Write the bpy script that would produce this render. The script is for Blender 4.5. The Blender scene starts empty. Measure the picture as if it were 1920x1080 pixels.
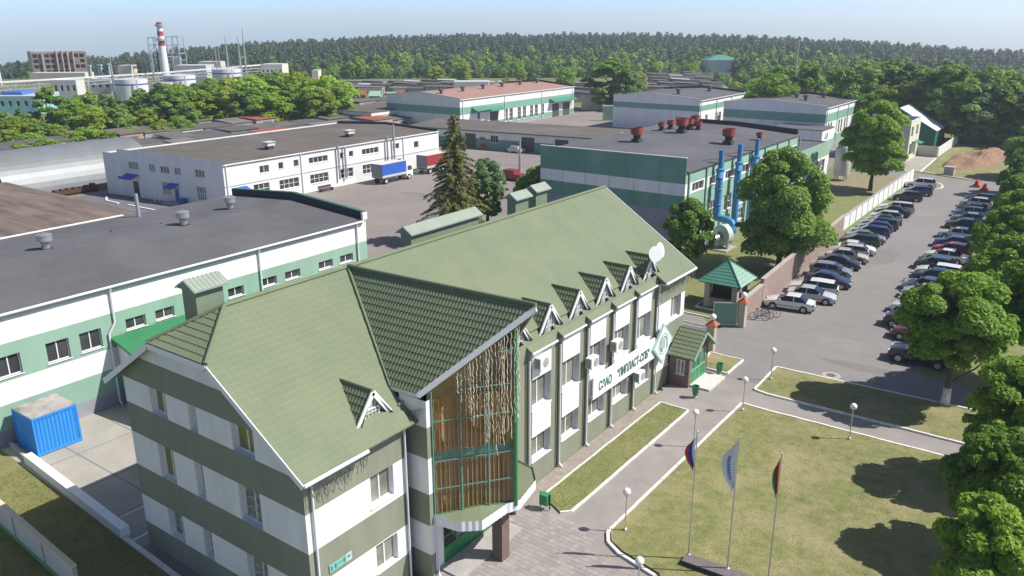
import bpy, bmesh, math, random
import numpy as np
from mathutils import Vector, Matrix
random.seed(7); rng = np.random.default_rng(7)
R = math.radians
SC = bpy.context.scene
COL = SC.collection
# ------------------------------------------------------------------ camera
CAMH = 25.0; FPX = 1546.0; PITCH = R(17.88); ROLL = R(0.23); HEAD = R(36.05)
cd = bpy.data.cameras.new('camera'); cam = bpy.data.objects.new('camera', cd); COL.objects.link(cam)
cd.sensor_width = 36.0; cd.lens = FPX / 1920 * 36.0; cd.clip_start = 0.5; cd.clip_end = 6000
cam.location = (0, 0, CAMH)
cam.matrix_world = Matrix.Translation((0, 0, CAMH)) @ Matrix.Rotation(HEAD, 4, 'Z') @ Matrix.Rotation(math.pi/2 - PITCH, 4, 'X') @ Matrix.Rotation(-ROLL, 4, 'Z')
SC.camera = cam
# ------------------------------------------------------------------ light
SUN_AZ = 31.0; SUN_EL = 47.5
W = bpy.data.worlds.new('World'); SC.world = W; W.use_nodes = True
wn = W.node_tree.nodes; wl = W.node_tree.links
sky = wn.new('ShaderNodeTexSky'); sky.sky_type = 'NISHITA'; sky.sun_disc = False
sky.sun_elevation = R(SUN_EL); sky.sun_rotation = R(90 - SUN_AZ)
sky.altitude = 150; sky.air_density = 0.36; sky.dust_density = 0.5; sky.ozone_density = 1.1
wn['Background'].inputs['Strength'].default_value = 0.148
wl.new(sky.outputs[0], wn['Background'].inputs['Color'])
sl = bpy.data.lights.new('sun', 'SUN'); sun = bpy.data.objects.new('sun', sl); COL.objects.link(sun)
sl.energy = 4.7; sl.angle = R(0.53); sl.color = (1.0, 0.955, 0.88)
sv = Vector((math.cos(R(SUN_AZ))*math.cos(R(SUN_EL)), math.sin(R(SUN_AZ))*math.cos(R(SUN_EL)), math.sin(R(SUN_EL))))
sun.rotation_euler = sv.to_track_quat('Z', 'Y').to_euler(); sun.location = (0, 0, 90)
SC.view_settings.view_transform = 'Standard'; SC.view_settings.look = 'None'
SC.view_settings.gamma = 1.0; SC.view_settings.use_curve_mapping = False
SC.view_settings.exposure = 0.42
# ------------------------------------------------------------------ pixel -> place
_cp, _sp = math.cos(PITCH), math.sin(PITCH)
_f = np.array([0, _cp, -_sp]); _r = np.array([1., 0, 0]); _d = np.cross(_f, _r)
_c, _s = math.cos(ROLL), math.sin(ROLL)
_M = np.array([_c*_r + _s*_d, -_s*_r + _c*_d, _f])
_Rz = np.array([[math.cos(HEAD), -math.sin(HEAD), 0], [math.sin(HEAD), math.cos(HEAD), 0], [0, 0, 1]])
_M = _M @ _Rz.T
def ray(px, py): return np.array([(px-960)/FPX, (py-540)/FPX, 1.]) @ _M
def at(px, py, z=0.0):
    v = ray(px, py); t = (z-CAMH)/v[2]; return float(v[0]*t), float(v[1]*t)
def hgt(px, py, x, y):
    """height above the ground spot (x,y) that shows at image row py"""
    lo, hi = -40, 24.9
    for _ in range(50):
        m = (lo+hi)/2; q = _M @ (np.array([x, y, m]) - [0, 0, CAMH])
        if 540+FPX*q[1]/q[2] > py: lo = m
        else: hi = m
    return m
def toward(px, dist):
    """ground spot in the direction of image column px on the horizon, at a distance"""
    v = ray(px, 60); n = math.hypot(v[0], v[1]); return v[0]/n*dist, v[1]/n*dist
# ------------------------------------------------------------------ materials
MAT = {}
def mat(name, col, rough=0.8, var=0.0, scale=3.0, bump=0.0, metal=0.0, col2=None, detail=4, stretch=None, spec=0.5, patch=None, bscale=None):
    if name in MAT: return MAT[name]
    m = bpy.data.materials.new(name); m.use_nodes = True; MAT[name] = m
    nt = m.node_tree; N = nt.nodes; L = nt.links; b = N['Principled BSDF']
    b.inputs['Roughness'].default_value = rough; b.inputs['Metallic'].default_value = metal
    b.inputs['Specular IOR Level'].default_value = spec
    c = (*col, 1)
    b.inputs['Base Color'].default_value = c
    if var or col2 or bump:
        g = N.new('ShaderNodeNewGeometry'); vec = g.outputs['Position']
        if stretch:
            mp = N.new('ShaderNodeMapping'); mp.inputs['Scale'].default_value = stretch; L.new(vec, mp.inputs[0]); vec = mp.outputs[0]
        t = N.new('ShaderNodeTexNoise'); t.inputs['Scale'].default_value = scale; t.inputs['Detail'].default_value = detail; t.inputs['Roughness'].default_value = 0.62
        L.new(vec, t.inputs['Vector'])
        r = N.new('ShaderNodeValToRGB'); r.color_ramp.elements[0].position = 0.3; r.color_ramp.elements[1].position = 0.7
        d = col2 if col2 else tuple(max(0, x*(1+var)) for x in col)
        lo = col if col2 else tuple(x*(1-var) for x in col)
        r.color_ramp.elements[0].color = (*lo, 1); r.color_ramp.elements[1].color = (*d, 1)
        L.new(t.outputs['Fac'], r.inputs[0]); out = r.outputs[0]
        if patch:   # a second, larger pattern: (scale, colour, amount)
            t2 = N.new('ShaderNodeTexNoise'); t2.inputs['Scale'].default_value = patch[0]; t2.inputs['Detail'].default_value = 6; t2.inputs['Roughness'].default_value = 0.7
            L.new(vec, t2.inputs['Vector'])
            r2 = N.new('ShaderNodeValToRGB'); r2.color_ramp.elements[0].position = 0.46; r2.color_ramp.elements[1].position = 0.66
            r2.color_ramp.elements[0].color = (0, 0, 0, 1); r2.color_ramp.elements[1].color = (patch[2],)*3 + (1,)
            L.new(t2.outputs['Fac'], r2.inputs[0])
            mx = N.new('ShaderNodeMix'); mx.data_type = 'RGBA'; L.new(r2.outputs[0], mx.inputs['Factor']); L.new(out, mx.inputs['A']); mx.inputs['B'].default_value = (*patch[1], 1)
            out = mx.outputs['Result']
        L.new(out, b.inputs['Base Color'])
        if bump:
            t3 = N.new('ShaderNodeTexNoise'); t3.inputs['Scale'].default_value = bscale or scale*6; t3.inputs['Detail'].default_value = 3
            L.new(vec, t3.inputs['Vector'])
            bp = N.new('ShaderNodeBump'); bp.inputs['Strength'].default_value = bump; bp.inputs['Distance'].default_value = 0.05
            L.new(t3.outputs['Fac'], bp.inputs['Height']); L.new(bp.outputs[0], b.inputs['Normal'])
    return m
def leafmat(name, col, col2, trans=0.45, far=False):
    if name in MAT: return MAT[name]
    m = bpy.data.materials.new(name); m.use_nodes = True; MAT[name] = m
    nt = m.node_tree; N = nt.nodes; L = nt.links; b = N['Principled BSDF']
    b.inputs['Roughness'].default_value = 0.55; b.inputs['Specular IOR Level'].default_value = 0.3
    g = N.new('ShaderNodeNewGeometry'); oi = N.new('ShaderNodeObjectInfo')
    t = N.new('ShaderNodeTexNoise'); t.inputs['Scale'].default_value = 0.35; t.inputs['Detail'].default_value = 3; L.new(g.outputs['Position'], t.inputs['Vector'])
    ad = N.new('ShaderNodeMath'); ad.operation = 'MULTIPLY_ADD'; L.new(g.outputs['Random Per Island'], ad.inputs[0]); ad.inputs[1].default_value = 0.45
    a2 = N.new('ShaderNodeMath'); a2.operation = 'MULTIPLY_ADD'; L.new(oi.outputs['Random'], a2.inputs[0]); a2.inputs[1].default_value = 0.5
    a3 = N.new('ShaderNodeMath'); a3.operation = 'MULTIPLY_ADD'; L.new(t.outputs['Fac'], a3.inputs[0]); a3.inputs[1].default_value = 0.55; a3.inputs[2].default_value = -0.22
    L.new(a3.outputs[0], a2.inputs[2]); L.new(a2.outputs[0], ad.inputs[2])
    tb = N.new('ShaderNodeTexNoise'); tb.inputs['Scale'].default_value = 0.022; tb.inputs['Detail'].default_value = 3; L.new(g.outputs['Position'], tb.inputs['Vector'])
    a4 = N.new('ShaderNodeMath'); a4.operation = 'MULTIPLY_ADD'; L.new(tb.outputs['Fac'], a4.inputs[0]); a4.inputs[1].default_value = 0.9; a4.inputs[2].default_value = -0.45; L.new(a4.outputs[0], ad.inputs[2])
    a5 = N.new('ShaderNodeMath'); a5.operation = 'ADD'; L.new(a2.outputs[0], a5.inputs[0]); L.new(a4.outputs[0], a5.inputs[1]); L.new(a5.outputs[0], ad.inputs[2])
    r = N.new('ShaderNodeValToRGB'); r.color_ramp.elements[0].color = (*col, 1); r.color_ramp.elements[1].color = (*col2, 1)
    L.new(ad.outputs[0], r.inputs[0]); L.new(r.outputs[0], b.inputs['Base Color'])
    tr = N.new('ShaderNodeBsdfTranslucent'); L.new(r.outputs[0], tr.inputs['Color'])
    mx = N.new('ShaderNodeMixShader'); mx.inputs[0].default_value = trans
    L.new(b.outputs[0], mx.inputs[1]); L.new(tr.outputs[0], mx.inputs[2]); L.new(mx.outputs[0], N['Material Output'].inputs['Surface'])
    return m
WHITE = mat('white_render', (0.80, 0.80, 0.785), 0.85, 0.04, 0.5, bump=0.05, bscale=8, stretch=(1, 1, .22), patch=(0.9, (0.62, 0.61, 0.57), 0.45))
WHITEB = mat('white_brick', (0.74, 0.73, 0.72), 0.85, 0.07, 0.8, bump=0.1, bscale=9, stretch=(1, 1, .3), patch=(0.6, (0.62, 0.61, 0.59), 0.3))
GREENW = mat('green_render', (0.27, 0.43, 0.335), 0.85, 0.06, 0.4, bump=0.05, bscale=8, stretch=(1, 1, .22), patch=(0.7, (0.22, 0.34, 0.28), 0.5))
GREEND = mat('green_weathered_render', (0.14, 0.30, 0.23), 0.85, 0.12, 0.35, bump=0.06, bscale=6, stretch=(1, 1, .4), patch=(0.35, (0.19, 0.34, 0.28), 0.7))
OLIVE = mat('olive_render', (0.235, 0.252, 0.185), 0.85, 0.05, 0.5, bump=0.05, bscale=8, stretch=(1, 1, .22), patch=(0.8, (0.175, 0.185, 0.14), 0.5))
GREYB = mat('grey_plinth', (0.30, 0.30, 0.33), 0.9, 0.1, 0.8)
LGREY = mat('light_grey_panel', (0.52, 0.53, 0.56), 0.7, 0.05, 0.6)
BITUM = mat('bitumen_roof', (0.100, 0.099, 0.107), 0.85, 0.16, 0.25, bump=0.1, patch=(0.12, (0.145, 0.143, 0.15), 0.6))
BITUMB = mat('brown_bitumen_roof', (0.115, 0.10, 0.085), 0.9, 0.15, 0.3, bump=0.1, patch=(0.1, (0.17, 0.15, 0.13), 0.6))
RUSTR = mat('rusty_brown_roof', (0.085, 0.068, 0.06), 0.9, 0.25, 0.6, col2=(0.23, 0.17, 0.135), stretch=(0.25, 1.6, 1), bump=0.15)
TANR = mat('tan_roof', (0.34, 0.20, 0.155), 0.85, 0.08, 0.3)
TILE = mat('green_metal_tile', (0.155, 0.190, 0.112), 0.55, 0.06, 0.5, spec=0.35, patch=(0.25, (0.178, 0.20, 0.116), 0.8))
TILEG = mat('bright_green_metal', (0.035, 0.20, 0.085), 0.4, 0.06, 1.0)
TILEC = mat('teal_green_tile', (0.07, 0.24, 0.17), 0.4, 0.06, 1.0)
TRIM = mat('white_trim', (0.78, 0.79, 0.80), 0.5)
GUTTER = mat('white_gutter', (0.70, 0.73, 0.76), 0.4)
GALV = mat('galvanised', (0.55, 0.57, 0.58), 0.35, 0.1, 2.0, metal=0.7)
FRAME = mat('window_frame', (0.78, 0.78, 0.77), 0.45)
GLASS = mat('window_glass', (0.02, 0.024, 0.028), 0.06, col2=(0.075, 0.08, 0.08), scale=0.45, detail=2, spec=0.6)
GLASSC = mat('curtained_glass', (0.10, 0.11, 0.09), 0.08, col2=(0.30, 0.30, 0.25), scale=0.5, detail=2, spec=0.6)
GLASSY = mat('yellow_lined_glass', (0.22, 0.20, 0.06), 0.08, spec=0.6)
DARK = mat('dark_opening', (0.025, 0.024, 0.024), 0.8)
DOORB = mat('brown_metal_door', (0.085, 0.07, 0.068), 0.6, 0.1, 1)
STEEL = mat('steel_pipe', (0.42, 0.44, 0.46), 0.4, 0.08, 2, metal=0.4)

ASPH = mat('asphalt', (0.225, 0.198, 0.186), 0.92, 0.07, 0.7, bump=0.12, bscale=14, patch=(0.06, (0.28, 0.245, 0.225), 0.8))
ASPHP = mat('parking_asphalt', (0.222, 0.208, 0.20), 0.92, 0.07, 0.8, bump=0.12, bscale=14, patch=(0.09, (0.25, 0.235, 0.225), 0.8))
CONC = mat('concrete_paving', (0.365, 0.34, 0.295), 0.92, 0.10, 0.5, bump=0.1, patch=(0.12, (0.30, 0.275, 0.225), 0.7))
PAVE = mat('path_asphalt', (0.265, 0.238, 0.222), 0.92, 0.08, 0.9, bump=0.1, patch=(0.3, (0.32, 0.295, 0.275), 0.7))
APRON = mat('gravel_strip', (0.29, 0.25, 0.225), 0.95, 0.2, 1.6, bump=0.3)
KERB = mat('whitewashed_kerb', (0.70, 0.69, 0.65), 0.85, 0.12, 2.0)
LAWN = mat('lawn', (0.125, 0.165, 0.042), 0.95, 0.0, 1.6, col2=(0.27, 0.24, 0.11), bump=0.7, bscale=11, detail=12, patch=(0.3, (0.36, 0.30, 0.165), 0.7))
LAWNG = mat('green_lawn', (0.125, 0.165, 0.045), 0.95, 0.0, 1.6, col2=(0.23, 0.225, 0.09), bump=0.5, bscale=9, detail=8, patch=(0.5, (0.27, 0.24, 0.12), 0.6))
FIELD = mat('field_ground', (0.11, 0.14, 0.04), 0.95, 0.0, 0.05, col2=(0.22, 0.20, 0.09), detail=9, bump=0.3, bscale=1.0, patch=(0.015, (0.10, 0.13, 0.035), 0.6))
SOIL = mat('brown_soil', (0.20, 0.115, 0.07), 0.95, 0.0, 0.9, col2=(0.31, 0.19, 0.12), bump=0.8, bscale=2.5, detail=8)
BRICK = mat('purple_brown_brick', (0.17, 0.115, 0.105), 0.9, 0.14, 2.5, bump=0.15, bscale=12)
PINKB = mat('pink_brick', (0.30, 0.225, 0.20), 0.9, 0.12, 2.0, bump=0.1)
RED = mat('faded_red_metal', (0.30, 0.06, 0.045), 0.6, 0.15, 2)
REDROOF = mat('red_roof_sheet', (0.30, 0.085, 0.055), 0.75, 0.2, 0.8)
BLUEP = mat('blue_pipe_paint', (0.055, 0.235, 0.50), 0.45, 0.1, 1.5)
BLUEC = mat('blue_container_paint', (0.035, 0.27, 0.72), 0.5, 0.08, 0.8)
BLUEF = mat('blue_awning', (0.02, 0.09, 0.42), 0.5)
GREENM = mat('green_painted_metal', (0.03, 0.22, 0.08), 0.5, 0.05, 2)
GREENF = mat('pale_green_fence_paint', (0.25, 0.42, 0.30), 0.6, 0.1, 1)
CEMENT = mat('cement_grey', (0.36, 0.35, 0.335), 0.9, 0.12, 1.0)
FENCEW = mat('white_concrete_fence', (0.72, 0.71, 0.68), 0.85, 0.08, 1.2)
BLACK = mat('black_rubber', (0.02, 0.02, 0.021), 0.7)
TEAL = mat('teal_letters', (0.02, 0.13, 0.14), 0.5)
TEALL = mat('pale_teal', (0.36, 0.55, 0.52), 0.5)
BARK = mat('bark', (0.10, 0.075, 0.055), 0.95, 0.25, 3.0, bump=0.5)
LIME = mat('limewash', (0.62, 0.60, 0.56), 0.9, 0.15, 3.0)
# ------------------------------------------------------------------ mesh building
ORG = {}
def root(name, label, cat, loc=(0, 0, 0), group=None, rz=0.0):
    o = bpy.data.objects.new(name, None); COL.objects.link(o); o.empty_display_size = 0.3
    o.location = loc; o.rotation_euler = (0, 0, rz); ORG[o.name] = Vector(loc)
    tag(o, label, cat, group); return o
def tag(o, label, cat, group=None):
    o['label'] = label; o['category'] = cat
    if group: o['group'] = group
    return o
class MB:
    def __init__(s): s.v = []; s.f = []; s.m = []; s.mats = []
    def mi(s, m):
        if m is None: return 0
        if m not in s.mats: s.mats.append(m)
        return s.mats.index(m)
    def face(s, pts, m=None):
        b = len(s.v); s.v += [tuple(p) for p in pts]; s.f.append(tuple(range(b, b+len(pts)))); s.m.append(s.mi(m)); return s
    def box(s, x0, x1, y0, y1, z0, z1, m=None):
        b = len(s.v); k = s.mi(m)
        s.v += [(x, y, z) for z in (z0, z1) for x, y in ((x0, y0), (x1, y0), (x1, y1), (x0, y1))]
        for f in ((3, 2, 1, 0), (4, 5, 6, 7), (0, 1, 5, 4), (1, 2, 6, 5), (2, 3, 7, 6), (3, 0, 4, 7)):
            s.f.append(tuple(b+i for i in f)); s.m.append(k)
        return s
    def obox(s, c, ax, hx, hy, hz, m=None):
        """box round centre c; ax = unit direction of its x axis in plan"""
        b = len(s.v); k = s.mi(m); ex = Vector((ax[0], ax[1], 0)).normalized(); ey = Vector((-ex.y, ex.x, 0)); c = Vector(c)
        s.v += [tuple(c+ex*a*hx+ey*d*hy+Vector((0, 0, e*hz))) for e in (-1, 1) for a, d in ((-1, -1), (1, -1), (1, 1), (-1, 1))]
        for f in ((3, 2, 1, 0), (4, 5, 6, 7), (0, 1, 5, 4), (1, 2, 6, 5), (2, 3, 7, 6), (3, 0, 4, 7)):
            s.f.append(tuple(b+i for i in f)); s.m.append(k)
        return s
    def prism(s, poly, z0, z1, m=None, mt=None):
        n = len(poly); b = len(s.v); k = s.mi(m); kt = s.mi(mt) if mt else k
        a = sum(poly[i][0]*poly[(i+1) % n][1]-poly[(i+1) % n][0]*poly[i][1] for i in range(n))
        if a < 0: poly = poly[::-1]
        s.v += [(p[0], p[1], z0) for p in poly] + [(p[0], p[1], z1) for p in poly]
        s.f.append(tuple(range(b, b+n))[::-1]); s.m.append(k)
        s.f.append(tuple(range(b+n, b+2*n))); s.m.append(kt)
        for i in range(n):
            j = (i+1) % n; s.f.append((b+i, b+j, b+n+j, b+n+i)); s.m.append(k)
        return s
    def slab(s, pts, t, m=None):
        """thick plate: polygon pts in space, thickness t downwards along its normal"""
        P = [Vector(p) for p in pts]; nrm = (P[1]-P[0]).cross(P[2]-P[0]).normalized()
        if nrm.z < 0: P = P[::-1]; nrm = -nrm
        n = len(P); b = len(s.v); k = s.mi(m)
        s.v += [tuple(p) for p in P] + [tuple(p-nrm*t) for p in P]
        s.f.append(tuple(range(b, b+n))); s.f.append(tuple(range(b+n, b+2*n))[::-1]); s.m += [k, k]
        for i in range(n):
            j = (i+1) % n; s.f.append((b+j, b+i, b+n+i, b+n+j)); s.m.append(k)
        return s
    def tube(s, pts, r, n=8, m=None, cap=True):
        k = s.mi(m); P = [Vector(p) for p in pts]; rs = r if isinstance(r, (list, tuple)) else [r]*len(P); rings = []
        for i, p in enumerate(P):
            d = (P[min(i+1, len(P)-1)]-P[max(i-1, 0)]).normalized()
            a = Vector((0, 0, 1)) if abs(d.z) < 0.9 else Vector((1, 0, 0))
            u = d.cross(a).normalized(); w = d.cross(u)
            b = len(s.v); rings.append(b)
            for q in range(n):
                t = 2*math.pi*q/n; s.v.append(tuple(p+u*math.cos(t)*rs[i]+w*math.sin(t)*rs[i]))
        for i in range(len(P)-1):
            for q in range(n):
                q2 = (q+1) % n; s.f.append((rings[i]+q, rings[i]+q2, rings[i+1]+q2, rings[i+1]+q)); s.m.append(k)
        if cap:
            s.f.append(tuple(rings[0]+q for q in range(n))[::-1]); s.f.append(tuple(rings[-1]+q for q in range(n))); s.m += [k, k]
        return s
    def bar(s, a, b, w, h, m=None):
        """square bar between two points"""
        A, B = Vector(a), Vector(b); d = (B-A).normalized(); up = Vector((0, 0, 1)) if abs(d.z) < 0.9 else Vector((1, 0, 0))
        u = d.cross(up).normalized()*w/2; t = u.cross(d).normalized()*h/2
        k = s.mi(m); q = len(s.v)
        s.v += [tuple(p+x) for p in (A, B) for x in (-u-t, u-t, u+t, -u+t)]
        for f in ((3, 2, 1, 0), (4, 5, 6, 7), (0, 1, 5, 4), (1, 2, 6, 5), (2, 3, 7, 6), (3, 0, 4, 7)):
            s.f.append(tuple(q+i for i in f)); s.m.append(k)
        return s
    def lathe(s, c, prof, n=16, m=None):
        """prof: [(r,z)...] about the vertical through c"""
        k = s.mi(m); b = len(s.v)
        for r_, z in prof:
            for q in range(n):
                t = 2*math.pi*q/n; s.v.append((c[0]+r_*math.cos(t), c[1]+r_*math.sin(t), c[2]+z))
        for i in range(len(prof)-1):
            for q in range(n):
                q2 = (q+1) % n; s.f.append((b+i*n+q, b+i*n+q2, b+(i+1)*n+q2, b+(i+1)*n+q)); s.m.append(k)
        if prof[-1][0] > 1e-4: s.f.append(tuple(b+(len(prof)-1)*n+q for q in range(n))); s.m.append(k)
        if prof[0][0] > 1e-4: s.f.append(tuple(b+q for q in range(n))[::-1]); s.m.append(k)
        return s
    def ball(s, c, r, m=None, n=14):
        return s.lathe(c, [(max(1e-5, r*math.sin(math.pi*i/n)), -r*math.cos(math.pi*i/n)) for i in range(n+1)], n+2, m)
    def build(s, name, m=None, parent=None, smooth=False, local=False, col=None):
        me = bpy.data.meshes.new(name)
        o0 = Vector((0, 0, 0)) if (local or parent is None) else ORG.get(parent.name, Vector((0, 0, 0)))
        me.from_pydata([(x-o0.x, y-o0.y, z-o0.z) for x, y, z in s.v], [], s.f)
        for x in (s.mats or [m]): me.materials.append(x)
        if len(s.mats) > 1: me.polygons.foreach_set('material_index', s.m)
        if smooth:
            me.polygons.foreach_set('use_smooth', [True]*len(me.polygons)); me.set_sharp_from_angle(angle=R(42))
        me.update()
        o = bpy.data.objects.new(name, me); (col or COL).objects.link(o)
        if parent is not None: o.parent = parent; ORG[o.name] = o0
        else: ORG[o.name] = Vector((0, 0, 0))
        return o
def single(mb, name, m, label, cat, group=None, smooth=False):
    """a thing that is one mesh: put its origin at its base"""
    v = np.array(mb.v); c = ((v[:, 0].min()+v[:, 0].max())/2, (v[:, 1].min()+v[:, 1].max())/2, v[:, 2].min())
    mb.v = [(p[0]-c[0], p[1]-c[1], p[2]-c[2]) for p in mb.v]
    o = mb.build(name, m, None, smooth); o.location = c; ORG[o.name] = Vector(c); return tag(o, label, cat, group)
def struct(mb, name, m=None, parent=None):
    o = mb.build(name, m, parent)
    if parent is None: o['kind'] = 'structure'
    return o
def sheet(name, poly, z, m):
    n = len(poly); a = sum(poly[i][0]*poly[(i+1) % n][1]-poly[(i+1) % n][0]*poly[i][1] for i in range(n))
    if a < 0: poly = poly[::-1]
    return struct(MB().face([(x, y, z) for x, y in poly], m), name)
def clip(poly, a, b, c):
    """keep a*x+b*y<=c"""
    out = []
    for i in range(len(poly)):
        p, q = poly[i], poly[(i+1) % len(poly)]; dp = a*p[0]+b*p[1]-c; dq = a*q[0]+b*q[1]-c
        if dp <= 1e-9: out.append(p)
        if (dp < -1e-9 and dq > 1e-9) or (dp > 1e-9 and dq < -1e-9):
            t = dp/(dp-dq); out.append((p[0]+(q[0]-p[0])*t, p[1]+(q[1]-p[1])*t))
    return out
class Wall:
    """upright wall from P to Q (outside on the right hand going P->Q), colour bands, openings with reveals"""
    def __init__(s, P, Q):
        s.P = Vector((P[0], P[1], 0)); d = Vector((Q[0]-P[0], Q[1]-P[1], 0)); s.L = d.length; s.d = d.normalized(); s.n = Vector((s.d.y, -s.d.x, 0))
    def pt(s, u, z, out=0.0): p = s.P+s.d*u+s.n*out; return (p.x, p.y, z)
    def mesh(s, bands, openings=(), top=None, depth=0.16, reveal=None, mb=None, u0=0, u1=None):
        mb = mb or MB(); u1 = s.L if u1 is None else u1
        us = {u0, u1}; zs = set()
        for a, b, m in bands: zs |= {a, b}
        for o in openings: us |= {o[0], o[1]}; zs |= {o[2], o[3]}
        if top:
            for u, z in top: us.add(u)
        us = sorted(x for x in us if u0-1e-6 <= x <= u1+1e-6); zs = sorted(zs)
        for i in range(len(us)-1):
            a, b = us[i], us[i+1]; um = (a+b)/2
            if b-a < 1e-5: continue
            for j in range(len(zs)-1):
                e, f = zs[j], zs[j+1]; zm = (e+f)/2
                if any(o[0] < um < o[1] and o[2] < zm < o[3] for o in openings): continue
                bm = [m for x, y, m in bands if x <= zm <= y]
                if not bm: continue
                poly = [(a, e), (b, e), (b, f), (a, f)]
                if top:
                    for k in range(len(top)-1):
                        if top[k][0] <= um <= top[k+1][0]:
                            (ua, za), (ub, zb) = top[k], top[k+1]; sl = (zb-za)/(ub-ua)
                            poly = clip(poly, -sl, 1, za-sl*ua)
                if len(poly) > 2: mb.face([s.pt(u, z) for u, z in poly], bm[0])
        for o in openings:
            a, b, e, f = o[:4]; m = reveal or WHITE
            for (p, q) in (((a, e), (b, e)), ((b, e), (b, f)), ((b, f), (a, f)), ((a, f), (a, e))):
                mb.face([s.pt(*p), s.pt(*p, -depth), s.pt(*q, -depth), s.pt(*q)], m)
        return mb
    def window(s, parent, o, nx=2, nz=1, depth=0.13, glass=None, fr=None, fw=0.07, sill=True, panes=True, zs=None):
        a, b, e, f = o[:4]; glass = glass or GLASS; fr = fr or FRAME
        mb = MB()
        def rect(u0, u1, z0, z1, t0, t1, mb=mb, m=None):
            P = [s.pt(u, z, t) for t in (t0, t1) for u, z in ((u0, z0), (u1, z0), (u1, z1), (u0, z1))]; q = len(mb.v); mb.v += P
            for g in ((3, 2, 1, 0), (4, 5, 6, 7), (0, 1, 5, 4), (1, 2, 6, 5), (2, 3, 7, 6), (3, 0, 4, 7)): mb.f.append(tuple(q+i for i in g)); mb.m.append(mb.mi(m))
        d0, d1 = -depth-0.03, -depth+0.03
        rect(a, b, e, e+fw, d0, d1); rect(a, b, f-fw, f, d0, d1); rect(a, a+fw, e+fw, f-fw, d0, d1); rect(b-fw, b, e+fw, f-fw, d0, d1)
        ux = [a+fw+(b-a-2*fw)*i/nx for i in range(nx+1)]; zx = zs or [e+fw+(f-e-2*fw)*i/nz for i in range(nz+1)]
        for u in ux[1:-1]: rect(u-fw*.5, u+fw*.5, e+fw, f-fw, d0+.005, d1-.005)
        for z in zx[1:-1]:
            for i in range(nx): rect(ux[i]+(fw*.5 if i else 0), ux[i+1]-(fw*.5 if i < nx-1 else 0), z-fw*.4, z+fw*.4, d0+.006, d1-.006)
        w = mb.build('window', fr, parent)
        if panes:
            for i in range(nx):
                for j in range(len(zx)-1):
                    p = MB(); p.face([s.pt(u, z, -depth-.012) for u, z in ((ux[i], zx[j]), (ux[i+1], zx[j]), (ux[i+1], zx[j+1]), (ux[i], zx[j+1]))]); p.build('pane', glass, w)
        else:
            p = MB(); p.face([s.pt(u, z, -depth-.012) for u, z in ((a, e), (b, e), (b, f), (a, f))]); p.build('pane', glass, w)
        if sill:
            sb = MB(); rect(a-.06, b+.06, e-.05, e-.003, -depth+.04, 0.07, sb); sb.build('sill', TRIM, w)
        return w
    def door(s, parent, o, m, depth=0.12, name='door'):
        a, b, e, f = o[:4]; mb = MB(); P = [s.pt(u, z, t) for t in (-depth-.05, -depth) for u, z in ((a, e), (b, e), (b, f), (a, f))]; mb.v += P
        for g in ((3, 2, 1, 0), (4, 5, 6, 7), (0, 1, 5, 4), (1, 2, 6, 5), (2, 3, 7, 6), (3, 0, 4, 7)): mb.f.append(g); mb.m.append(0)
        return mb.build(name, m, parent)
def text_mesh(body, size, align='LEFT', shear=0.0, extrude=0.01):
    c = bpy.data.curves.new('lettering', 'FONT'); c.body = body; c.size = size; c.align_x = align; c.shear = shear; c.extrude = extrude; c.offset = size*0.02
    o = bpy.data.objects.new('lettering', c); COL.objects.link(o); bpy.context.view_layer.update()
    dg = bpy.context.evaluated_depsgraph_get(); me = bpy.data.meshes.new_from_object(o.evaluated_get(dg)); bpy.data.objects.remove(o)
    return me
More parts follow.
